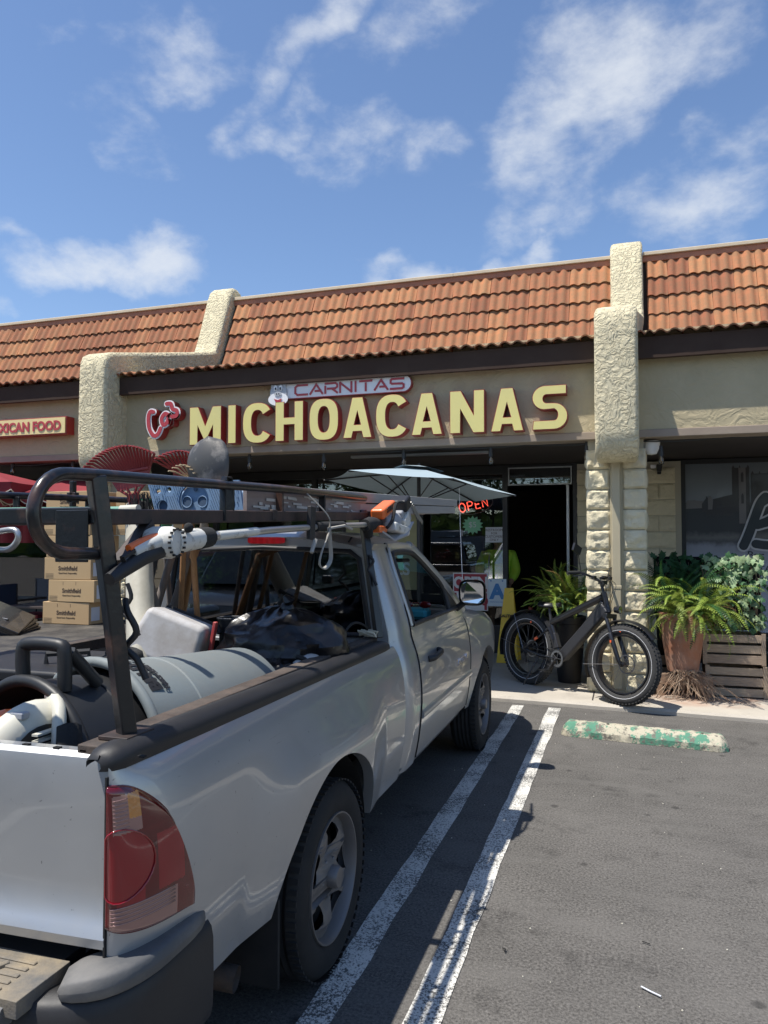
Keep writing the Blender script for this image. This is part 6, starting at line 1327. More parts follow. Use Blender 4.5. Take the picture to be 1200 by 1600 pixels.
# ------------------------------------------------------------------ plants
def leafmat(name, c, c2, var=.35):
    m = mat(name, c, .5, col2=c2, nscale=9, var=var, spec=.35); b = nodes(m)[2]; b.inputs['Subsurface Weight'].default_value = 0
    n, l, b = nodes(m); o = n['Material Output']; t = n.new('ShaderNodeBsdfTranslucent'); mx_ = n.new('ShaderNodeMixShader'); mx_.inputs[0].default_value = .28
    src = b.inputs['Base Color'].links[0].from_socket; l.new(src, t.inputs[0]); l.new(b.outputs[0], mx_.inputs[1]); l.new(t.outputs[0], mx_.inputs[2]); l.new(mx_.outputs[0], o.inputs[0]); return m
leafmat('fern_green', (.19, .30, .04), (.36, .42, .08)); leafmat('fern_dark', (.035, .10, .025), (.05, .13, .04)); leafmat('fern_brown', (.30, .17, .07), (.22, .13, .05)); leafmat('ivy_pale', (.46, .54, .34), (.17, .30, .11)); leafmat('ivy_shaded', (.045, .12, .05), (.07, .16, .07)); leafmat('shrub_green', (.10, .24, .03), (.17, .32, .05))  # darker ivy and fern greens put shade into the leaf colour
def frond_mesh(Ln, droop, n_, w, seed):
    r = random.Random(seed); mb = MB(); pts = []
    p = V((0, 0, 0)); a = R(r.uniform(58, 76))
    for i in range(n_+1):
        pts.append(p.copy()); a -= droop*(.3+1.2*i/n_)/n_; p = p+V((math.cos(a), .0, math.sin(a)))*(Ln/n_)+V((0, math.sin(i*.21+seed)*.0016, 0))
    mb.tube(pts, [.003]*len(pts), 3, caps=False)
    for i in range(2, n_):
        t = i/n_; ll = w*math.sin(math.pi*min(1, t*.93+.06))**.6*(1-.15*t); d = (pts[min(i+1, n_)]-pts[i-1]).normalized(); s_ = V((0, 1, 0)); nn = d.cross(s_)
        for sg in (-1, 1):
            b0_ = pts[i]; tip = b0_+s_*sg*ll+d*ll*.35-nn*(-.0)+V((0, 0, -ll*.18*r.uniform(.5, 1.6))); mid = b0_.lerp(tip, .45); hw = Ln/n_*.34
            mb.add([b0_-d*hw*.5, mid-d*hw*.75, tip, mid+d*hw*.8, b0_+d*hw*.6], [(0, 1, 2, 3, 4)])
    return mb
def fern(name, label, o, n_, Ln, mats_, seed, par_pot=None, squash=1.0, spread=(0, 360), low=.0, cat='fern'):
    r = random.Random(seed); t = thing(name, label, cat, o); src = []
    for k in range(7): 
        ob = frond_mesh(1.0, R(r.uniform(60, 150)), 30, .055, seed*10+k).build('frond', mats_[0], None); src.append(ob)
    allm = {}
    for i in range(n_):
        s_ = src[i % 7]
        if i < 7: ob = s_
        else: ob = s_.copy(); COL.objects.link(ob)
        ob.parent = t; L_ = Ln*r.uniform(.45, 1.12); ob.scale = (L_, L_*r.uniform(.9, 1.3), L_*squash)
        th = r.uniform(*spread); ob.location = (r.uniform(-.20, .20), r.uniform(-.13, .13), r.uniform(-.08, .08)); ob.rotation_euler = (r.uniform(-.7, .7), r.uniform(-.55, .85)+low, R(th))
        mm = r.choices(mats_, weights=[20, 1, 1][:len(mats_)])[0]
        if mm != mats_[0]:
            k = (i % 7, mm)
            if k not in allm: me = s_.data.copy(); me.materials.clear(); me.materials.append(MATS[mm]); allm[k] = me
            ob.data = allm[k]
    return t
mat('terracotta', (.40, .17, .09), .85, col2=(.30, .13, .075), nscale=5, dust=.7, dustcol=(.42, .36, .3), bump=.2, bscale=60)
def pot(t, o, r0, r1, h, m_):
    part('pot', m_, t, lambda mb: mb.lathe([(0, 0), (r0, 0), (lerp(r0, r1, .5)+.01, h*.5), (r1, h*.88), (r1+.015, h*.89), (r1+.018, h*.99), (r1-.01, h), (r1-.02, h*.9), (0, h*.88)], o, seg=36), smooth=.6); part('soil', 'under_black', t, lambda mb: mb.lathe([(0, h*.93), (r1-.012, h*.93)], o, seg=24))
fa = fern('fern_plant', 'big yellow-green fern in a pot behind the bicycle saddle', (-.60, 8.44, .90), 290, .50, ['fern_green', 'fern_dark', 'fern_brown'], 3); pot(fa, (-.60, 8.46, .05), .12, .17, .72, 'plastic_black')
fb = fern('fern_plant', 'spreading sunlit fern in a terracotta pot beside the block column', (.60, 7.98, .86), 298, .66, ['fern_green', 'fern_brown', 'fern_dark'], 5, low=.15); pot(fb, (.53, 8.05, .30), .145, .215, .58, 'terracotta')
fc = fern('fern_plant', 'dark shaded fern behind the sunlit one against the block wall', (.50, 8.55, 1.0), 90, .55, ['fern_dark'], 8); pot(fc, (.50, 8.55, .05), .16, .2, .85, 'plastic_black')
# roots and litter under the pot
rt_ = thing('root_tangle', 'tangle of brown dry roots hanging under the terracotta pot', 'roots', (.58, 7.95, .05)); mat('root_brown', (.20, .10, .055), .9, col2=(.42, .33, .24), nscale=12)
part('pot_stand', 'root_brown', rt_, lambda mb: (mb.bb((.28, 8.0, .16), (.80, 8.18, .26)), mb.bb((.28, 8.0, .05), (.34, 8.1, .16)), mb.bb((.74, 8.0, .05), (.80, 8.1, .16))), bevel=.006)
def roots(mb):
    for i in range(90):
        x = .55+rnd.gauss(0, .07); y = 7.90+rnd.gauss(0, .03); z = .33; pts = [V((x, y, z))]; dx, dy = rnd.gauss(0, .03), rnd.gauss(-.01, .012)
        for k in range(6): x += dx+rnd.gauss(0, .012); y += dy; z = max(.055, z-rnd.uniform(.02, .065)); pts.append(V((x, y, z)))
        mb.tube(pts, rnd.uniform(.0015, .004), 4, caps=False)
tag(part('root', 'root_brown', rt_, roots), kind='stuff')
lit = MB()
for i in range(420):
    x = .62+rnd.gauss(0, .26); y = 7.80+abs(rnd.gauss(0, .18)); a = rnd.uniform(0, 6.3); s_ = rnd.uniform(.004, .016); d = V((math.cos(a), math.sin(a), 0)); q = V((-d.y, d.x, 0)); p = V((x, max(y, walk_edge(x)+.05), .053+rnd.uniform(0, .006)))
    lit.add([p-d*s_-q*s_*.3, p+d*s_, p+q*s_*.4+V((0, 0, .003))], [(0, 1, 2)])
tag(lit.build('leaf_litter', 'root_brown'), 'reddish brown dry litter on the walk under the fern pots', kind='stuff')
# wooden crates
mat('crate_wood', (.44, .33, .23), .85, col2=(.27, .20, .14), nscale=6, stretch=(2, 8, 16), nmix=.5, var=.15, bump=.5, bscale=40, dust=.3); mat('crate_blue', (.16, .33, .42), .7, col2=(.28, .24, .2), nscale=8)
def crate(name, label, x0, x1, y0, y1, z0, z1, nsl, m_):
    t = thing(name, label, 'crate', ((x0+x1)/2, (y0+y1)/2, z0)); h = (z1-z0)/nsl
    for i in range(nsl):
        j = rnd.uniform(-.006, .006)
        for (a, b_) in (((x0, y0, z0+h*i+.012), (x1, y0+.014, z0+h*(i+1)-.012+j)), ((x0, y1-.014, z0+h*i+.012), (x1, y1, z0+h*(i+1)-.012+j)), ((x0, y0+.016, z0+h*i+.012), (x0+.014, y1-.016, z0+h*(i+1)-.012)), ((x1-.014, y0+.016, z0+h*i+.012), (x1, y1-.016, z0+h*(i+1)-.012))):
            part('slat', m_, t, lambda mb: mb.bb(a, b_), bevel=.002)
    for x in (x0+.0, x1-.04):
        for y in (y0-.008, y1-.03): part('corner_post', m_, t, lambda mb: mb.bb((x, y, z0), (x+.04, y+.022, z1)), bevel=.002)
    part('bottom', m_, t, lambda mb: mb.bb((x0+.016, y0+.016, z0+.01), (x1-.016, y1-.016, z0+.025))); return t
crate('wooden_crate', 'lower weathered slatted crate on the walk right of the terracotta pot', .74, 1.30, 8.10, 8.44, .05, .36, 3, 'crate_wood')
crate('wooden_crate', 'upper weathered slatted crate carrying the ivy', .72, 1.29, 8.12, 8.46, .365, .68, 3, 'crate_wood')
crate('wooden_crate', 'crate of brown boards behind the sunlit fern pot', .22, .70, 8.30, 8.5, .05, .42, 3, 'crate_wood')
crate('wooden_crate', 'blue painted crate cut by the right edge of the photo', 1.325, 1.85, 8.05, 8.4, .05, .62, 4, 'crate_blue')
def ivy_leaf(seed):
    r = random.Random(seed); mb = MB(); o = [(0, -.30), (.22, -.42), (.50, -.20), (.40, .02), (.62, .28), (.30, .30), (.0, .78), (-.30, .30), (-.62, .28), (-.40, .02), (-.50, -.20), (-.22, -.42)]
    vs_ = [V((x*r.uniform(.92, 1.08), y*r.uniform(.92, 1.08), -.16*abs(x)-.12*y*y)) for x, y in o]+[V((0, .05, .03))]
    mb.add(vs_, [(i, (i+1) % 12, 12) for i in range(12)]); return mb
def ivy(name, label, area, n_, mats_, seed, sz, slats=True):
    x0, x1, y, z0, z1 = area; r = random.Random(seed); t = thing(name, label, 'ivy', ((x0+x1)/2, y, z0)); src = [ivy_leaf(seed+i).build('leaf', mats_[0], None) for i in range(4)]; ms = {}
    for i in range(n_):
        s_ = src[i % 4]; ob = s_ if i < 4 else s_.copy()
        if i >= 4: COL.objects.link(ob)
        ob.parent = t; x = r.uniform(x0, x1); z = z0+(z1-z0)*r.random()**.85; bulge = .05*math.sin((z-z0)/(z1-z0)*3.1)
        ob.location = V((x, y-bulge-r.uniform(0, .10), z))-ORG[t.name]; k = sz*r.uniform(.65, 1.25); ob.scale = (k, k, k)
        ob.rotation_euler = (R(r.uniform(35, 100)), r.uniform(-.6, .6), r.uniform(-.7, .7)); 
        ob.rotation_euler.rotate_axis('Z', r.choice((0, math.pi))+r.uniform(-.7, .7))
        if r.random() < .3 and len(mats_) > 1:
            if i % 4 not in ms: me = s_.data.copy(); me.materials.clear(); me.materials.append(MATS[mats_[1]]); ms[i % 4] = me
            ob.data = ms[i % 4]
    part('backing', 'under_black', t, lambda mb: mb.bb((x0+.02, y+.0, z0), (x1-.02, y+.05, z1-.03)))
    def stems(mb):
        for i in range(26):
            x = r.uniform(x0, x1); z = z0; pts = []
            while z < z1-.05: pts.append(V((x, y-.03+r.uniform(-.02, .02), z))); z += .08; x += r.uniform(-.03, .03)
            if len(pts) > 1: mb.tube(pts, .003, 4)
    tag(part('stem', 'root_brown', t, stems), kind='stuff'); return t
ivy('ivy_plant', 'pale sunlit ivy growing over the upper wooden crate', (.76, 1.29, 8.22, .70, 1.44), 260, ['ivy_pale', 'ivy_shaded'], 11, .062)
ivy('ivy_plant', 'dark shaded ivy along the block wall behind the fern', (.28, .95, 8.95, .95, 1.44), 150, ['ivy_shaded'], 12, .065)
ivy('ivy_plant', 'few pale ivy leaves above the blue crate at the photo edge', (1.33, 1.75, 8.2, .62, 1.25), 60, ['ivy_pale', 'ivy_shaded'], 13, .06)
# bushy potted plant seen through the pickup's cab
def bush(name, label, o, rad, n_, sz, m_, seed, cat='shrub'):
    r = random.Random(seed); t = thing(name, label, cat, o); c = V(o)+V((0, 0, 1.0 if o[2] < .1 else .3)); mb = MB()
    cl = [c+V((r.gauss(0, .5)*rad[0], r.gauss(0, .5)*rad[1], r.gauss(0, .5)*rad[2])) for _ in range(26)]
    for i in range(n_):
        p = r.choice(cl)+V((r.gauss(0, .18)*rad[0], r.gauss(0, .18)*rad[1], r.gauss(0, .18)*rad[2])); a, b_ = r.uniform(0, 6.3), r.uniform(-.9, .9); d = V((math.cos(a)*math.cos(b_), math.sin(a)*math.cos(b_), math.sin(b_))); q = d.cross(V((0, 0, 1))).normalized(); s_ = sz*r.uniform(.5, 1.2)
        mb.add([p, p+d*s_*.5+q*s_*.24, p+d*s_, p+d*s_*.5-q*s_*.24], [(0, 1, 2, 3)])
    tag(mb.build('foliage', m_, t), kind='stuff'); part('stem', 'root_brown', t, lambda mb: [mb.tube([V(o), V(o)+V((r.uniform(-.1, .1), 0, .5)), k], .01, 5) for k in cl[:9]]); return t
bs_ = bush('potted_bush', 'bright green bushy plant seen through the rear window of the pickup cab', (-5.0, 8.05, .06), (.45, .3, .42), 2600, .09, 'shrub_green', 4); pot(bs_, (-5.0, 8.05, .05), .15, .2, .4, 'terracotta')
# ------------------------------------------------------------------ patio parasols
mat('canvas_blue', (.30, .38, .43), .8, col2=(.27, .345, .39), nscale=2); mat('canvas_red', (.24, .02, .03), .85, col2=(.19, .018, .026), nscale=3); mat('piping', (.7, .62, .5), .8)
def parasol(name, label, c, rad, drop, n_, m_, tilt, rot, valance=0, scallop=0, sqy=1.0):
    t = thing(name, label, 'parasol', (c[0], c[1], .05)); M = Mx.Translation(V(c)) @ Mx.Rotation(tilt[1], 4, 'Y') @ Mx.Rotation(tilt[0], 4, 'X') @ Mx.Scale(sqy, 4, (0, 1, 0))
    cor = [V((rad*math.cos(2*math.pi*i/n_+rot), rad*math.sin(2*math.pi*i/n_+rot), -drop)) for i in range(n_)]
    for i in range(n_):
        a, b_ = cor[i], cor[(i+1) % n_]
        def f(u, v):
            p = a.lerp(b_, u); q = p*v; q.z = -drop*v**1.08-  .012*math.sin(math.pi*u)*v; k = 1-.04*math.sin(math.pi*u)*v; q.x *= k; q.y *= k; return q
        mb = MB(M); mb.grid(f, 8, 8); mb.build('canopy_panel', m_, t, smooth=1.2)
        if valance:
            mb = MB(M)
            def g(u, v):
                p = f(u, 1.0); return p*1.0+V((0, 0, -v*(valance*(.55+.45*abs(math.sin(math.pi*u*scallop))))))
            mb.grid(g, 32, 1); vl = mb.build('valance', m_, t, smooth=1.2)
            mb = MB(M); mb.tube([g(k/32, 1) for k in range(33)], .008, 5); mb.build('piping', 'piping', t)
        mb = MB(M); mb.tube([V((0, 0, -.03)), a*.5+V((0, 0, -drop*0+drop*.5-drop*.5-.02)), a+V((0, 0, -.01))], .009, 5); mb.tube([V((0, 0, -drop-.20)), a*.5+V((0, 0, -drop*.02-.025))], .007, 5); mb.build('rib', 'plastic_black', t)
    mb = MB(M); 
    for i in range(n_):
        a, b_ = cor[i]*.26, cor[(i+1) % n_]*.26; mb.add([V((0, 0, .035)), V((a.x, a.y, -drop*.22+.035)), V((b_.x, b_.y, -drop*.22+.035))], [(0, 1, 2)])
    mb.build('vent', m_, t); mb = MB(M); mb.lathe([(0, .06), (.015, .055), (.015, .03), (0, .03)], (0, 0, 0), seg=10); mb.lathe([(.035, -drop-.17), (.035, -drop-.23)], (0, 0, 0), seg=10); mb.build('finial', 'plastic_black', t)
    part('pole', 'plastic_black', t, lambda mb: mb.tube([V(c), V((c[0], c[1], .06))], .02, 10)); part('base', 'plastic_black', t, lambda mb: mb.lathe([(0, 0), (.25, 0), (.25, .05), (.05, .08), (0, .08)], (c[0], c[1], .055), seg=24)); return t
parasol('parasol', 'open blue-grey parasol in front of the shop window under the yellow letters', (-2.14, 7.88, 2.375), 1.08, .205, 6, 'canvas_blue', (R(-6), R(5.5)), R(2), sqy=.82)
parasol('parasol', 'red scalloped parasol with cream edging at the far left edge', (-7.95, 7.6, 2.52), .95, .22, 8, 'canvas_red', (0, 0), R(22), .17, 2)
parasol('parasol', 'red scalloped parasol behind the rack hoop nearer the pillar', (-7.0, 8.3, 2.42), .95, .22, 8, 'canvas_red', (0, 0), R(10), .15, 2)
cu_ = thing('red_curtain', 'dark red cloth hanging below the left parasol', 'cloth', (-8.2, 9.0, 1.6)); part('cloth', 'canvas_red', cu_, lambda mb: mb.grid(lambda u, v: V((lerp(-9.6, -7.6, u), 9.0+.05*math.sin(u*30), lerp(1.55, 2.2, v))), 40, 2), smooth=1)
# ------------------------------------------------------------------ patio tables and chairs in the shade, left
mat('navy_vinyl', (.02, .03, .055), .5); mat('table_top', (.06, .045, .04), .4)
def table(x, y, label):
    t = thing('patio_table', label, 'table', (x, y, .05)); part('tabletop', 'table_top', t, lambda mb: mb.bb((x-.38, y-.38, .76), (x+.38, y+.38, .79)), bevel=.005); part('pedestal', 'plastic_black', t, lambda mb: mb.tube([(x, y, .06), (x, y, .76)], .03, 8)); part('foot', 'plastic_black', t, lambda mb: (mb.bb((x-.28, y-.03, .052), (x+.28, y+.03, .08)), mb.bb((x-.03, y-.28, .053), (x+.03, y+.28, .079)))); return t
def chair(x, y, rz):
    t = thing('patio_chair', 'x', 'chair', (x, y, .05), 'dark patio chairs under the left porch'); M = Mx.Translation((x, y, .05)) @ Mx.Rotation(rz, 4, 'Z')
    def P_(nm, m_, fn): mb = MB(M); fn(mb); mb.build(nm, m_, t, bevel=.004)
    P_('seat', 'canvas_red', lambda mb: mb.box((0, 0, .45), (.42, .42, .05))); P_('backrest', 'navy_vinyl', lambda mb: mb.box((0, .20, .78), (.42, .03, .38)))
    for sx_, sy_ in ((-1, -1), (1, -1), (1, 1), (-1, 1)): P_('leg', 'plastic_black', lambda mb: mb.sq((sx_*.19, sy_*.19, 0), (sx_*.19, sy_*.19, .43 if sy_ < 0 else .96), .025))
    return t
table(-6.9, 7.75, 'dark square patio table under the red parasols'); table(-8.2, 8.3, 'dark square patio table farther left near the photo edge')
for k, (x, y, rz, d) in enumerate(((-6.9, 8.35, .1, 'behind the nearer patio table'), (-7.45, 7.75, 1.6, 'left of the nearer patio table'), (-6.35, 7.8, -1.5, 'right of the nearer patio table'), (-8.2, 8.9, 0, 'behind the farther patio table'))):
    c = chair(x, y, rz); c['label'] = 'dark metal patio chair with red seat '+d
# ------------------------------------------------------------------ neighbouring black pickup with boxes
mat('black_paint', (.012, .013, .016), .2, coat=1, dust=.5, dustcol=(.10, .09, .08)); mat('bed_cover', (.03, .028, .026), .6, dust=.8, dustcol=(.16, .14, .11), bump=.3, bscale=30, bdist=.01)
nb = thing('pickup_truck', 'black pickup parked nose out beyond the silver one with boxes on its covered bed', 'pickup truck', (-4.35, 3.4, 0))
X2 = -4.35
for s_ in (-1, 1): part('bed_side', 'black_paint', nb, lambda mb: mb.grid(lambda u, v: V((X2+s_*(.90-.05*abs(v-.6)*2-.04*max(0, (v-.85)/.15)), lerp(3.3, 5.9, u), lerp(.42, .86, v) if abs(lerp(3.3, 5.9, u)-4.85) > .42 else lerp(max(.42, .36+math.sqrt(max(0, .42**2-(lerp(3.3, 5.9, u)-4.85)**2))), .86, v))), 40, 8), smooth=1)
part('tailgate', 'black_paint', nb, lambda mb: mb.bb((X2-.86, 5.86, .5), (X2+.86, 5.92, .86)), bevel=.015); part('bed_cover', 'bed_cover', nb, lambda mb: mb.bb((X2-.85, 3.32, .80), (X2+.85, 5.86, .845)), bevel=.012); part('bumper', 'plastic_black', nb, lambda mb: mb.bb((X2-.85, 5.92, .4), (X2+.85, 6.05, .52)), bevel=.03)
def loft_cab(mb, y0, y1, w, z0, z1):
    mb.grid(lambda u, v: V((X2+(u*2-1)*w*(1-.12*v), lerp(y0+.45*v**1.2, y1-.05*v, .5+.5*0) if False else lerp(y0+.55*v, y1-.1*v, u*0+.5), lerp(z0, z1, v))), 1, 1)
cb = part('cab', 'black_paint', nb, lambda mb: (mb.box((X2, 2.3, .72), (1.78, 1.9, .60)), mb.box((X2, 2.45, 1.28), (1.56, 1.4, .52), taper=.84), mb.box((X2, .75, .66), (1.74, 1.3, .46))), bevel=.06, bseg=3)
part('side_window', 'car_glass', cb, lambda mb: (mb.box((X2+.75, 2.45, 1.3), (.01, 1.15, .34), Mx.Rotation(-.23, 3, 'Y')), mb.box((X2-.75, 2.45, 1.3), (.01, 1.15, .34), Mx.Rotation(.23, 3, 'Y')))); part('rear_window', 'car_glass', cb, lambda mb: mb.box((X2, 3.12, 1.30), (1.2, .01, .32), Mx.Rotation(.2, 3, 'X')))
part('chassis', 'under_black', nb, lambda mb: mb.bb((X2-.7, .3, .32), (X2+.7, 5.8, .5)))
for s_ in (-1, 1):
    for y in (1.0, 4.85):
        w_ = part('wheel', 'tyre_rubber', nb, lambda mb: mb.lathe([(.2, -.1), (.31, -.11), (.35, -.08), (.35, .08), (.31, .11), (.2, .1)], (X2+s_*.78, y, .35), (1, 0, 0), 36), smooth=.7); part('rim', 'wheel_steel', w_, lambda mb: mb.lathe([(.2, -.09), (.18, .0), (.06, .02), (.2, .09)], (X2+s_*.78, y, .35), (s_, 0, 0), 24), smooth=.7)
mat('cardboard', (.52, .36, .19), .85, col2=(.47, .32, .165), nscale=3, var=.05); mat('print_ink2', (.07, .045, .03), .8); mat('label_white', (.6, .62, .66), .7)
bx0 = None
for i in range(6):
    z = .848+i*.198; x = -4.97+(.025 if i in (1, ) else 0)+(.0, .035, .012, .03, .0, .02)[i]-.03; o = V((x, 5.5, z))
    if bx0 is None:
        t = thing('cardboard_box', 'x', 'box', o, 'cardboard boxes stacked on the black pickup'); bx0 = t
        t.name = 'cardboard_box'
        part('body', 'cardboard', t, lambda mb: mb.bb(o, o+V((.50, .36, .194))), bevel=.004)
        part('flap_seam', 'print_ink2', t, lambda mb: (mb.bb(o+V((.16, -.0015, .150)), o+V((.162, 0, .180))), mb.bb(o+V((.30, -.0015, .150)), o+V((.302, 0, .180)))))
        mtxt(t, 'lettering', 'print_ink2', 'Smithfield', .052, o+V((.255, -.001, .082)), depth=.001, offset=.0014, align='CENTER'); mtxt(t, 'fine_print', 'print_ink2', 'Good food. Responsibly.', .02, o+V((.255, -.001, .050)), depth=.001, align='CENTER')
        part('panel_line', 'print_ink2', t, lambda mb: [mb.bb(o+V((.012, -.0012, .012+k*.012)), o+V((.10, 0, .014+k*.012))) for k in range(4)]); t.children[-1]['kind'] = 'stuff'
        part('label', 'label_white', t, lambda mb: mb.bb(o+V((.5, .03, .03)), o+V((.502, .14, .15))))
    else: t = dup(bx0, None, o, (0, 0, rnd.uniform(-.03, .03)))
    t['label'] = ('tan cardboard meat box at the bottom of the stack on the black pickup', 'tan cardboard meat box second from the bottom of the stack', 'tan cardboard meat box third from the bottom of the stack', 'tan cardboard meat box fourth from the bottom, behind the rack hoop', 'tan cardboard meat box second from the top of the stack', 'tan cardboard meat box on top of the stack')[i]
t = dup(bx0, None, V((-4.40, 5.72, 1.64)), (0, 0, .04)); t['label'] = 'lone tan cardboard box in the shorter stack beside the tall one'
t = dup(bx0, None, V((-4.40, 5.72, 1.84)), (0, 0, .0)); t['label'] = 'tan cardboard box topping the shorter stack beside the rack post'
for k in range(4): t = dup(bx0, None, V((-4.42, 5.88, .848+.198*k)), (0, 0, rnd.uniform(-.02, .02))); t['label'] = ('lowest box of the rear stack behind the tall box stack', 'second box of the rear stack behind the tall box stack', 'third box of the rear stack behind the tall box stack', 'fourth box of the rear stack behind the tall box stack')[k]
fl = thing('folded_chairs', 'pile of glossy black folded chairs on the black pickup cover', 'folding chairs', (-5.1, 4.9, .85))
for k in range(6): part('frame', 'black_paint', fl, lambda mb: (mb.box((-4.95+.02*k, 4.95-.03*k, .88+.028*k), (.55, .42, .02), Mx.Rotation(.25+.05*k, 3, 'Y') @ Mx.Rotation(.1*k, 3, 'Z')), mb.tube([(-5.2, 4.75, .90+.03*k), (-4.7, 4.8, .86+.02*k)], .010, 6)), bevel=.004)
gh = thing('tool_hook', 'grey bent metal handle poking in at the far left edge', 'tool', (-2.3, 2.3, 1.5))
part('bar', 'alu', gh, lambda mb: mb.tube(spline([V((-2.336,2.300,1.563)), V((-2.255,2.300,1.563)), V((-2.213,2.300,1.602)), V((-2.232,2.300,1.637)), V((-2.331,2.300,1.627))], 4), .012, 8), smooth=1)
# ------------------------------------------------------------------ things on and behind the shop glass
YG = YS-.012
def card(name, label, cat, x0, z0, x1, z1, m_, y=YG, d=.006): t = thing(name, label, cat, ((x0+x1)/2, y, z0)); part('sheet', m_, t, lambda mb: mb.bb((x0, y-d, z0), (x1, y, z1))); return t
mat('poster_red', (.36, .03, .05), .5); mat('poster_white', (.72, .72, .72), .5); mat('card_blue', (.60, .70, .76), .5); mat('ink_blue', (.05, .22, .50), .5); mat('starburst', (.22, .52, .32), .6); mat('poster_olive', (.40, .38, .20), .6, col2=(.32, .31, .17), nscale=3)
mat('neon_red', (1.0, .10, .06), .5, emit=2.2)
t = card('open_sign', 'red and white OPEN poster leaning in the window behind the pickup mirror', 'sign', -2.30, .62, -1.81, 1.137, 'poster_white')
part('field', 'poster_red', t, lambda mb: (mb.bb((-2.285, YG-.010, .88), (-1.825, YG-.0065, 1.122)), mb.bb((-2.285, YG-.010, .63), (-2.25, YG-.0065, .86)), mb.bb((-1.86, YG-.010, .63), (-1.825, YG-.0065, .86))))
mtxt(t, 'lettering', 'poster_white', 'OPEN', .215, (-2.05, YG-.012, .93), depth=.003, offset=.010, align='CENTER', sx=.86); mtxt(t, 'lettering', 'poster_red', 'ABIERTO', .15, (-2.05, YG-.012, .70), depth=.003, offset=.008, align='CENTER', sx=.8)
t = card('grade_card', 'pale blue hygiene grade card with a big blue A beside the doorway', 'sign', -1.80, .69, -1.55, 1.06, 'card_blue', YS-.056)
mtxt(t, 'lettering', 'ink_blue', 'A', .27, (-1.675, YS-.063, .80), depth=.002, offset=.014, align='CENTER'); part('stamp', 'ink_blue', t, lambda mb: [mb.box((x, YS-.063, 1.035), (.018, .002, .018)) for x in (-1.76, -1.60)]); mtxt(t, 'fine_print', 'ink_blue', 'SANITATION GRADE', .022, (-1.675, YS-.063, .74), depth=.001, align='CENTER')
t = card('restroom_notice', 'grey notice card reading restroom for customers only', 'notice', -1.84, 1.56, -1.60, 1.77, 'label_white')
for k, s_ in enumerate(('RESTROOM', 'FOR', 'CUSTOMERS', 'ONLY')): mtxt(t, 'lettering', 'print_ink2', s_, .046, (-1.72, YG-.008, 1.715-.045*k), depth=.001, align='CENTER')
t = thing('starburst_sticker', 'green star shaped sale sticker on the shop window', 'sticker', (-2.20, YG, 1.75)); part('sheet', 'starburst', t, lambda mb: mb.mesh(loops_mesh([[((.15 if i % 2 else .11)*math.cos(math.pi*i/14), (.13 if i % 2 else .095)*math.sin(math.pi*i/14)) for i in range(28)]], .004), (-2.02, YG-.004, 1.80), (1, 0, 0), (0, 0, 1), w=(0, -1, 0))); mtxt(t, 'lettering', 'label_white', '$5', .11, (-2.02, YG-.008, 1.77), depth=.002, align='CENTER')
t = card('window_poster', 'olive yellow poster in a black frame behind the pickup roof', 'poster', -3.82, .9, -2.76, 1.95, 'poster_olive', 10.1, .02); part('frame', 'black_frame', t, lambda mb: (mb.bb((-3.88, 10.05, .85), (-3.82, 10.11, 2.0)), mb.bb((-2.76, 10.05, .85), (-2.68, 10.11, 2.0)), mb.bb((-3.88, 10.05, 1.95), (-2.68, 10.11, 2.01)))); mtxt(t, 'lettering', 'card_blue', 'BLESS\nROLLS', .24, (-3.55, 10.07, 1.35), depth=.002, offset=.006)
# neon OPEN in an oval
nz_ = thing('neon_open_sign', 'lit red neon OPEN sign hanging behind the glass', 'neon sign', (-1.98, 10.36, 2.0)); cxn, czn = -1.985, 2.09; ar = math.atan(.22)
def nt_(p): x, z = p; return V((cxn+x*math.cos(ar)-z*math.sin(ar), 10.36, czn+x*math.sin(ar)+z*math.cos(ar)))
for st_ in ([(-.20+.042*math.cos(a), .0+.062*math.sin(a)) for a in [math.pi*i/10 for i in range(21)]], [(-.12, -.06), (-.12, .06), (-.065, .06), (-.045, .03), (-.065, 0), (-.12, 0)], [(.055, .06), (-.01, .06), (-.01, -.06), (.055, -.06)], [(-.01, 0), (.045, 0)], [(.09, -.06), (.09, .06), (.16, -.06), (.16, .06)]):
    part('tube', 'neon_red', nz_, lambda mb: mb.tube([nt_(p) for p in st_], .0075, 6))
part('oval_rim', 'tool_grey', nz_, lambda mb: mb.tube([nt_((-.02+.26*math.cos(a), .125*math.sin(a))) for a in [math.pi*i/16 for i in range(32)]], .006, 6, closed=True)); part('hanger', 'bulb_black', nz_, lambda mb: (mb.tube([nt_((-.15, .12)), (cxn-.15, 10.36, 2.55)], .002, 4), mb.tube([nt_((.12, .12)), (cxn+.12, 10.36, 2.55)], .002, 4)))
part('cord', 'label_white', [o for o in COL.objects if o.name.startswith('parasol')][0], lambda mb: mb.tube([(-1.62, 7.55, 2.13), (-1.61, 7.55, 1.7), (-1.585, 7.52, 1.2)], .003, 5))
wf_ = thing('wet_floor_sign', 'yellow folding wet floor sign standing by the doorway', 'floor sign', (-1.42, 9.6, .05)); mat('sign_plastic', (.75, .50, .03), .45)
for s_ in (-1, 1): part('panel', 'sign_plastic', wf_, lambda mb: mb.add([V((-1.56, 9.6+s_*.16, .055)), V((-1.29, 9.6+s_*.16, .055)), V((-1.365, 9.6+s_*.01, .98)), V((-1.475, 9.6+s_*.01, .98))], [(0, 1, 2, 3)])).modifiers.new('s', 'SOLIDIFY').thickness = .012
mtxt(wf_, 'lettering', 'print_ink2', 'CAUTION', .05, (-1.42, 9.50, .62), v=(0, .16, .93), depth=.002, align='CENTER', offset=.002)
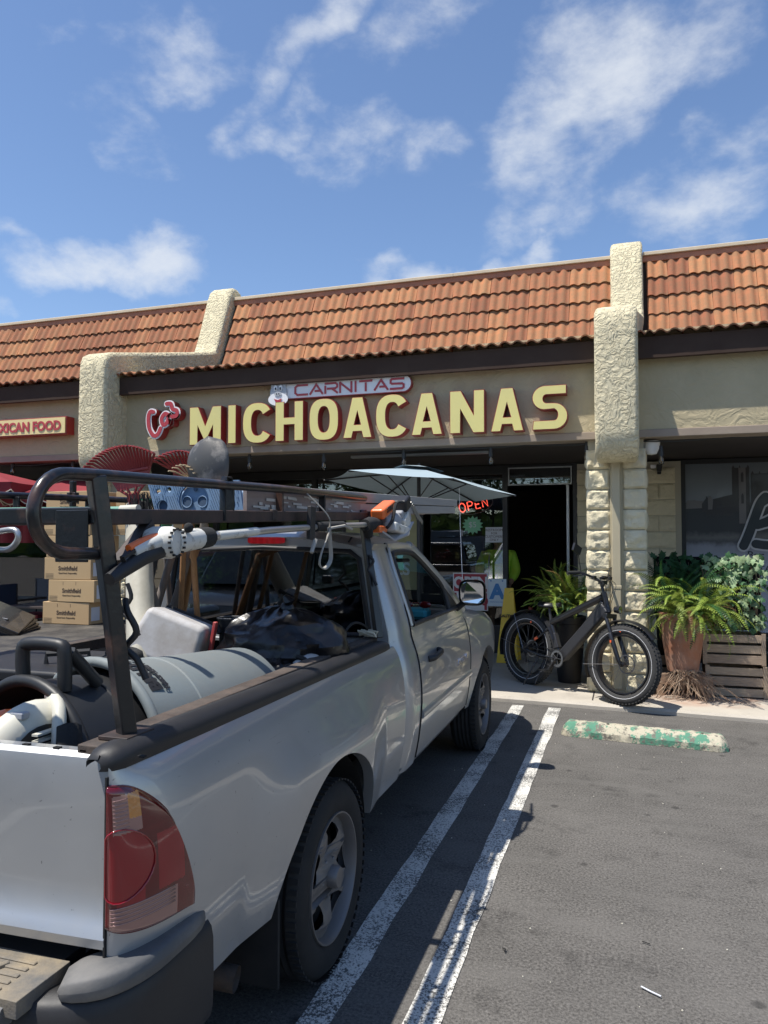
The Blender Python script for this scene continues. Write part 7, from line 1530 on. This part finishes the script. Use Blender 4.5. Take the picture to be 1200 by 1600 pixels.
# shop counter and shelves seen dimly inside
ctr = thing('shop_counter', 'dark serving counter inside the shop', 'counter', (-3.2, 12.2, .05)); part('body', 'dark_wall', ctr, lambda mb: mb.bb((-5.4, 12.0, .056), (-2.0, 12.5, 1.0))); part('top', 'silver_frame', ctr, lambda mb: mb.bb((-5.45, 11.95, 1.0), (-1.95, 12.55, 1.04)))
for k in range(7): o = thing('sauce_bottle', 'small bottle on the inner window ledge, number apart from its neighbours only by place', 'bottle', (-2.2+k*.07, 10.55, .95), 'bottles on the inner window ledge'); o['label'] = ('white', 'red')[k % 2]+' sauce bottle on the inner window ledge, '+('leftmost', 'second from left', 'third from left', 'middle', 'third from right', 'second from right', 'rightmost')[k]+' of seven'; p = V((-2.25+k*.085, 10.6, .95)); part('body', 'poster_red' if k % 2 else 'poster_white', o, lambda mb: mb.lathe([(0, 0), (.022, 0), (.022, .10), (.010, .14), (.010, .16), (0, .16)], p, seg=10), smooth=.8)
part('ledge', 'dark_wall', bld, lambda mb: mb.bb((-2.9, 10.45, .90), (-1.6, 10.75, .95)))
# person in the doorway window
mat('hivis', (.50, .78, .06), .7, col2=(.42, .70, .05), nscale=4); mat('skin', (.35, .20, .13), .6); mat('hair_dark', (.02, .016, .014), .7); mat('jeans', (.04, .05, .09), .85); mat('silver_tape', (.62, .62, .62), .35)
pe = thing('person', 'person in a lime high visibility jacket with silver bands standing inside by the doorway', 'person', (-1.74, 10.75, .056))
def skin_obj(name, m_, verts, edges, radii, par, sub=2):
    me = bpy.data.meshes.new(name); me.from_pydata([V(v)-ORG[pe.name] for v in verts], edges, []); me.materials.append(MATS[m_]); o = bpy.data.objects.new(name, me); COL.objects.link(o); o.parent = par
    sk = o.modifiers.new('skin', 'SKIN'); sk.use_smooth_shade = True
    for i, r_ in enumerate(radii): q = me.skin_vertices[0].data[i]; q.radius = r_ if isinstance(r_, tuple) else (r_, r_)
    me.skin_vertices[0].data[0].use_root = True; sb = o.modifiers.new('sub', 'SUBSURF'); sb.levels = sub; sb.render_levels = sub; return o
px_, py_ = -1.74, 10.75
vb = [(px_, py_, .95), (px_, py_, 1.12), (px_, py_, 1.34), (px_+.01, py_, 1.47), (px_+.0, py_-.02, 1.54), (px_-.01, py_-.03, 1.65),
      (px_-.19, py_, 1.40), (px_-.26, py_-.04, 1.15), (px_-.16, py_-.26, 1.02), (px_+.19, py_, 1.40), (px_+.25, py_-.03, 1.14), (px_+.20, py_-.25, .98),
      (px_-.10, py_, .88), (px_-.11, py_-.02, .50), (px_-.11, py_+.01, .12), (px_-.11, py_-.14, .09), (px_+.10, py_, .88), (px_+.11, py_-.02, .50), (px_+.11, py_+.01, .12), (px_+.11, py_-.14, .09)]
skin_obj('body', 'skin', vb, [(0, 1), (1, 2), (2, 3), (3, 4), (4, 5), (2, 6), (6, 7), (7, 8), (2, 9), (9, 10), (10, 11), (0, 12), (12, 13), (13, 14), (14, 15), (0, 16), (16, 17), (17, 18), (18, 19)], [(.16, .11), (.14, .10), (.16, .11), .06, .055, (.085, .10), .06, .045, .035, .06, .045, .035, .09, .06, .045, .04, .09, .06, .045, .04], pe)
vj = [(px_, py_, .90), (px_, py_, 1.10), (px_, py_, 1.33), (px_+.005, py_, 1.45), (px_-.20, py_, 1.38), (px_-.27, py_-.04, 1.16), (px_-.19, py_-.21, 1.05), (px_+.20, py_, 1.38), (px_+.26, py_-.03, 1.15), (px_+.21, py_-.20, 1.03)]
jk = skin_obj('jacket', 'hivis', vj, [(0, 1), (1, 2), (2, 3), (2, 4), (4, 5), (5, 6), (2, 7), (7, 8), (8, 9)], [(.22, .16), (.20, .15), (.20, .14), (.09, .08), .085, .075, .06, .085, .075, .06], pe)
skin_obj('trousers', 'jeans', [(px_, py_, .93), (px_-.10, py_, .85), (px_-.11, py_-.02, .50), (px_-.11, py_+.01, .12), (px_+.10, py_, .85), (px_+.11, py_-.02, .50), (px_+.11, py_+.01, .12)], [(0, 1), (1, 2), (2, 3), (0, 4), (4, 5), (5, 6)], [(.17, .13), .105, .08, .065, .105, .08, .065], pe)
def band(c, rx, ry, h, nm='reflective_band'):
    part(nm, 'silver_tape', pe, lambda mb: mb.lathe([(1, -h/2), (1, h/2)], (0, 0, 0), seg=28)); o = pe.children[-1]; o.location = V(c)-ORG[pe.name]; o.scale = (rx, ry, 1)
    for v_ in o.data.vertices: v_.co += ORG[pe.name]
band((px_, py_, 1.06), .208, .158, .05); band((px_, py_, 1.20), .205, .155, .05)
for s_ in (-1, 1): part('reflective_band', 'silver_tape', pe, lambda mb: mb.tube([V((px_+s_*.10, py_-.150, 1.06)), V((px_+s_*.11, py_-.148, 1.28)), V((px_+s_*.11, py_-.06, 1.425))], .022, 6, flat=.3))
part('cap', 'hair_dark', pe, lambda mb: (mb.ell((px_-.01, py_-.02, 1.70), (.10, .115, .085)), mb.box((px_-.01, py_-.14, 1.675), (.13, .10, .015))), smooth=1); part('face', 'skin', pe, lambda mb: (mb.ell((px_-.01, py_-.115, 1.62), (.014, .02, .02)), mb.ell((px_-.10, py_-.02, 1.63), (.015, .02, .03)), mb.ell((px_+.08, py_-.02, 1.63), (.015, .02, .03))), smooth=2)
for s_, q in ((-1, (px_-.16, py_-.27, 1.02)), (1, (px_+.20, py_-.26, .98))):
    for k in range(4): part('finger', 'skin', pe, lambda mb: mb.tube([V(q)+V((-.03+.018*k, -.03, 0)), V(q)+V((-.03+.018*k, -.075+.005*abs(k-1.5), -.01)), V(q)+V((-.03+.018*k, -.09, -.035))], [.010, .009, .007], 6), smooth=1)
    part('thumb', 'skin', pe, lambda mb: mb.tube([V(q)+V((s_*-.03, 0, 0)), V(q)+V((s_*-.055, -.04, -.01))], [.011, .008], 6), smooth=1)
# ------------------------------------------------------------------ small litter on the asphalt
def bit(name, label, pts, r_, m_, cat='litter'): tag(part(name, m_, None, lambda mb: mb.tube([V(p) for p in pts], r_, 6, flat=.6), smooth=1), label, cat)
bit('paper_straw', 'white paper stick lying on the asphalt near the bottom right', [(.035, 2.878, .009), (.065, 2.858, .009), (.100, 2.838, .009)], .0035, 'label_white')
bit('twig', 'small black curled twig on the asphalt right of the second line', [(-.475, 2.98, .008), (-.462, 2.972, .010), (-.462, 2.955, .008)], .003, 'under_black'); bit('twig', 'straight tiny dark twig on the asphalt above the white stick', [(.045, 3.20, .007), (.075, 3.188, .007)], .0025, 'under_black')
gm = MB()
for i in range(260):
    x, y = rnd.uniform(-3, 3.2), rnd.uniform(1.8, 7.3); s_ = rnd.uniform(.0015, .0045); gm.ell((x, y, s_*.5), (s_, s_, s_*.7), None, 6, 4)
tag(gm.build('grit', 'pvc'), 'tiny pale stones scattered over the asphalt', kind='stuff')
# ------------------------------------------------------------------ across the lot (seen in the reflections)
mat('suv_paint', (.02, .022, .028), .25, metal=.3, coat=1); mat('white_paint', (.36, .36, .36), .3, coat=1); mat('far_red', (.3, .02, .02), .3, coat=1)
def car_(name, label, x, y, L_, w, h, m_, bedlen=0):
    t = thing(name, label, 'car', (x, y, 0)); hh = h*.56; y1 = y+L_/2; y0 = y-L_/2
    part('body', m_, t, lambda mb: mb.grid(lambda u, v: V((x+w/2*math.sin((u-.5)*math.pi*.999)*(1-.06*abs(v*2-1)**6)*1.0 if False else x+(u*2-1)*w/2*(1-.10*max(0, abs(v*2-1)-.8)/.2), lerp(y0, y1, v), .32 if u in (0, 1) else hh-.22*max(0, (v-.86)/.14)**2-.08*max(0, (.1-v)/.1))), 8, 24) or (mb.bb((x-w/2, y0+.1, .3), (x+w/2, y1-.08, hh-.1)), mb.bb((x-w/2+.03, y1-.1, .35), (x+w/2-.03, y1, hh-.15))), bevel=.06)
    c0, c1 = (y0+bedlen+.1, y1-L_*.30)
    part('cabin', m_, t, lambda mb: mb.add([V((x+sx_*w*.46, yy, hh-.02)) for yy in (c0, c1) for sx_ in (-1, 1)]+[V((x+sx_*w*.38, yy, h)) for yy in (c0+.25, c1-.55) for sx_ in (-1, 1)], [(4, 5, 7, 6), (0, 1, 5, 4), (2, 3, 7, 6), (0, 2, 6, 4), (1, 3, 7, 5)]), bevel=.05)
    part('windscreen', 'car_glass2', t, lambda mb: mb.add([V((x-w*.41, c1-.02, hh+.03)), V((x+w*.41, c1-.02, hh+.03)), V((x+w*.35, c1-.50, h-.05)), V((x-w*.35, c1-.50, h-.05))], [(0, 1, 2, 3)])); o = t.children[-1]; o.location = (0, .03, .02)
    for s_ in (-1, 1):
        part('side_window', 'car_glass2', t, lambda mb: mb.add([V((x+s_*(w*.46+.005), c0+.15, hh+.05)), V((x+s_*(w*.46+.005), c1-.2, hh+.05)), V((x+s_*(w*.385+.005), c1-.6, h-.07)), V((x+s_*(w*.385+.005), c0+.35, h-.07))], [(0, 1, 2, 3)])); part('headlight', 'chrome', t, lambda mb: mb.box((x+s_*w*.38, y1, hh-.28), (.28, .04, .14)), bevel=.02); part('mirror', m_, t, lambda mb: mb.box((x+s_*(w/2+.1), c1-.25, hh+.12), (.16, .1, .12)), bevel=.03)
        for yy in (y0+.9, y1-.9): part('wheel', 'tyre_rubber', t, lambda mb: mb.lathe([(0, -.1), (.2, -.11), (.34, -.09), (.34, .09), (.2, .11), (0, .1)], (x+s_*(w/2-.10), yy, .34), (1, 0, 0), 24), smooth=.8)
    part('grille', 'plastic_black', t, lambda mb: mb.bb((x-w*.28, y1-.01, hh-.42), (x+w*.28, y1+.012, hh-.16)), bevel=.01); return t
mat('car_glass2', (.02, .025, .025), .05, coat=1)
car_('parked_car', 'white crew cab pickup across the lot mirrored in the shop glass', -7.0, -9.5, 5.6, 2.0, 1.95, 'white_paint', 1.7)
car_('parked_car', 'dark sport utility vehicle mirrored in the shop glass', -4.9, -2.8, 4.7, 1.9, 1.68, 'suv_paint'); car_('parked_car', 'dark red sedan mirrored low in the shop glass', -7.6, -2.4, 4.6, 1.85, 1.42, 'far_red')
car_('parked_car', 'white van like car mirrored at the left of the shop glass', -10.5, -8.5, 4.8, 1.95, 1.75, 'white_paint'); car_('parked_car', 'dark car mirrored at the right of the lot', -2.6, -11.0, 4.7, 1.85, 1.5, 'suv_paint'); car_('parked_car', 'white sedan far right across the lot', 4.2, -6.0, 4.7, 1.85, 1.45, 'white_paint')
# unseen trees added across the lot to darken the shop glass reflections
leafmat('tree_leaf', (.045, .085, .02), (.07, .11, .03), .2); mat('bark', (.10, .075, .055), .9)
def tree_mesh(seed):
    r = random.Random(seed); mb = MB(); cl = [V((r.gauss(0, 1.3), r.gauss(0, 1.3), 4.6+r.gauss(0, 1.25))) for _ in range(60)]
    for i in range(5200):
        p = r.choice(cl)+V((r.gauss(0, .42), r.gauss(0, .42), r.gauss(0, .36))); a, b_ = r.uniform(0, 6.3), r.uniform(-1, 1); d = V((math.cos(a)*math.cos(b_), math.sin(a)*math.cos(b_), math.sin(b_))); q = d.cross(V((0, 0, 1))).normalized(); s_ = r.uniform(.14, .34)
        mb.add([p, p+d*s_*.5+q*s_*.3, p+d*s_, p+d*s_*.5-q*s_*.3], [(0, 1, 2, 3)])
    tr = MB(); tr.tube([V((0, 0, 0)), V((.05, 0, 1.6)), V((.0, .1, 3.2)), V((0, 0, 5))], [.22, .17, .13, .05], 8)
    for k in range(7): tr.tube([V((0, .05, 2.4+.3*k)), cl[k*3]], [.07, .02], 5)
    return mb, tr
tm = [tree_mesh(i) for i in (1, 2)]; tsrc = []
tl = ['left end', 'second from the left', 'third from the left', 'middle left', 'middle', 'middle right', 'third from the right', 'second from the right', 'right end']
for i in range(9):
    x = -38+i*7.2; y = -25-rnd.uniform(0, 5)
    if i < 2:
        t = thing('tree', 'x', 'tree', (0, 0, 0), 'unseen trees added along the far side of the lot'); ORG[t.name] = V((0, 0, 0)); tag(tm[i][0].build('crown', 'tree_leaf', t), kind='stuff'); tm[i][1].build('trunk', 'bark', t, smooth=1); tsrc.append(t); t.location = (x, y, 0)
    else: t = dup(tsrc[i % 2], None, (x, y, 0), (0, 0, rnd.uniform(0, 6)), None)
    k = rnd.uniform(.95, 1.35); t.scale = (k*1.15, k*1.15, k); t['label'] = 'broad green tree at the '+tl[i]+' of the unseen row added across the lot'
hd2 = MB(); hd2.grid(lambda u, v: V((lerp(-60, 50, u), -34+.6*NZ.noise(V((u*60, v*4, 0))), lerp(0, 3.6, v)+.5*NZ.noise(V((u*90, v*3, 7))))), 240, 10)  # unseen hedge added to cover the bright horizon in the glass
tag(hd2.build('hedge', 'tree_leaf'), 'long unseen hedge added to darken the shop glass reflections', 'hedge')
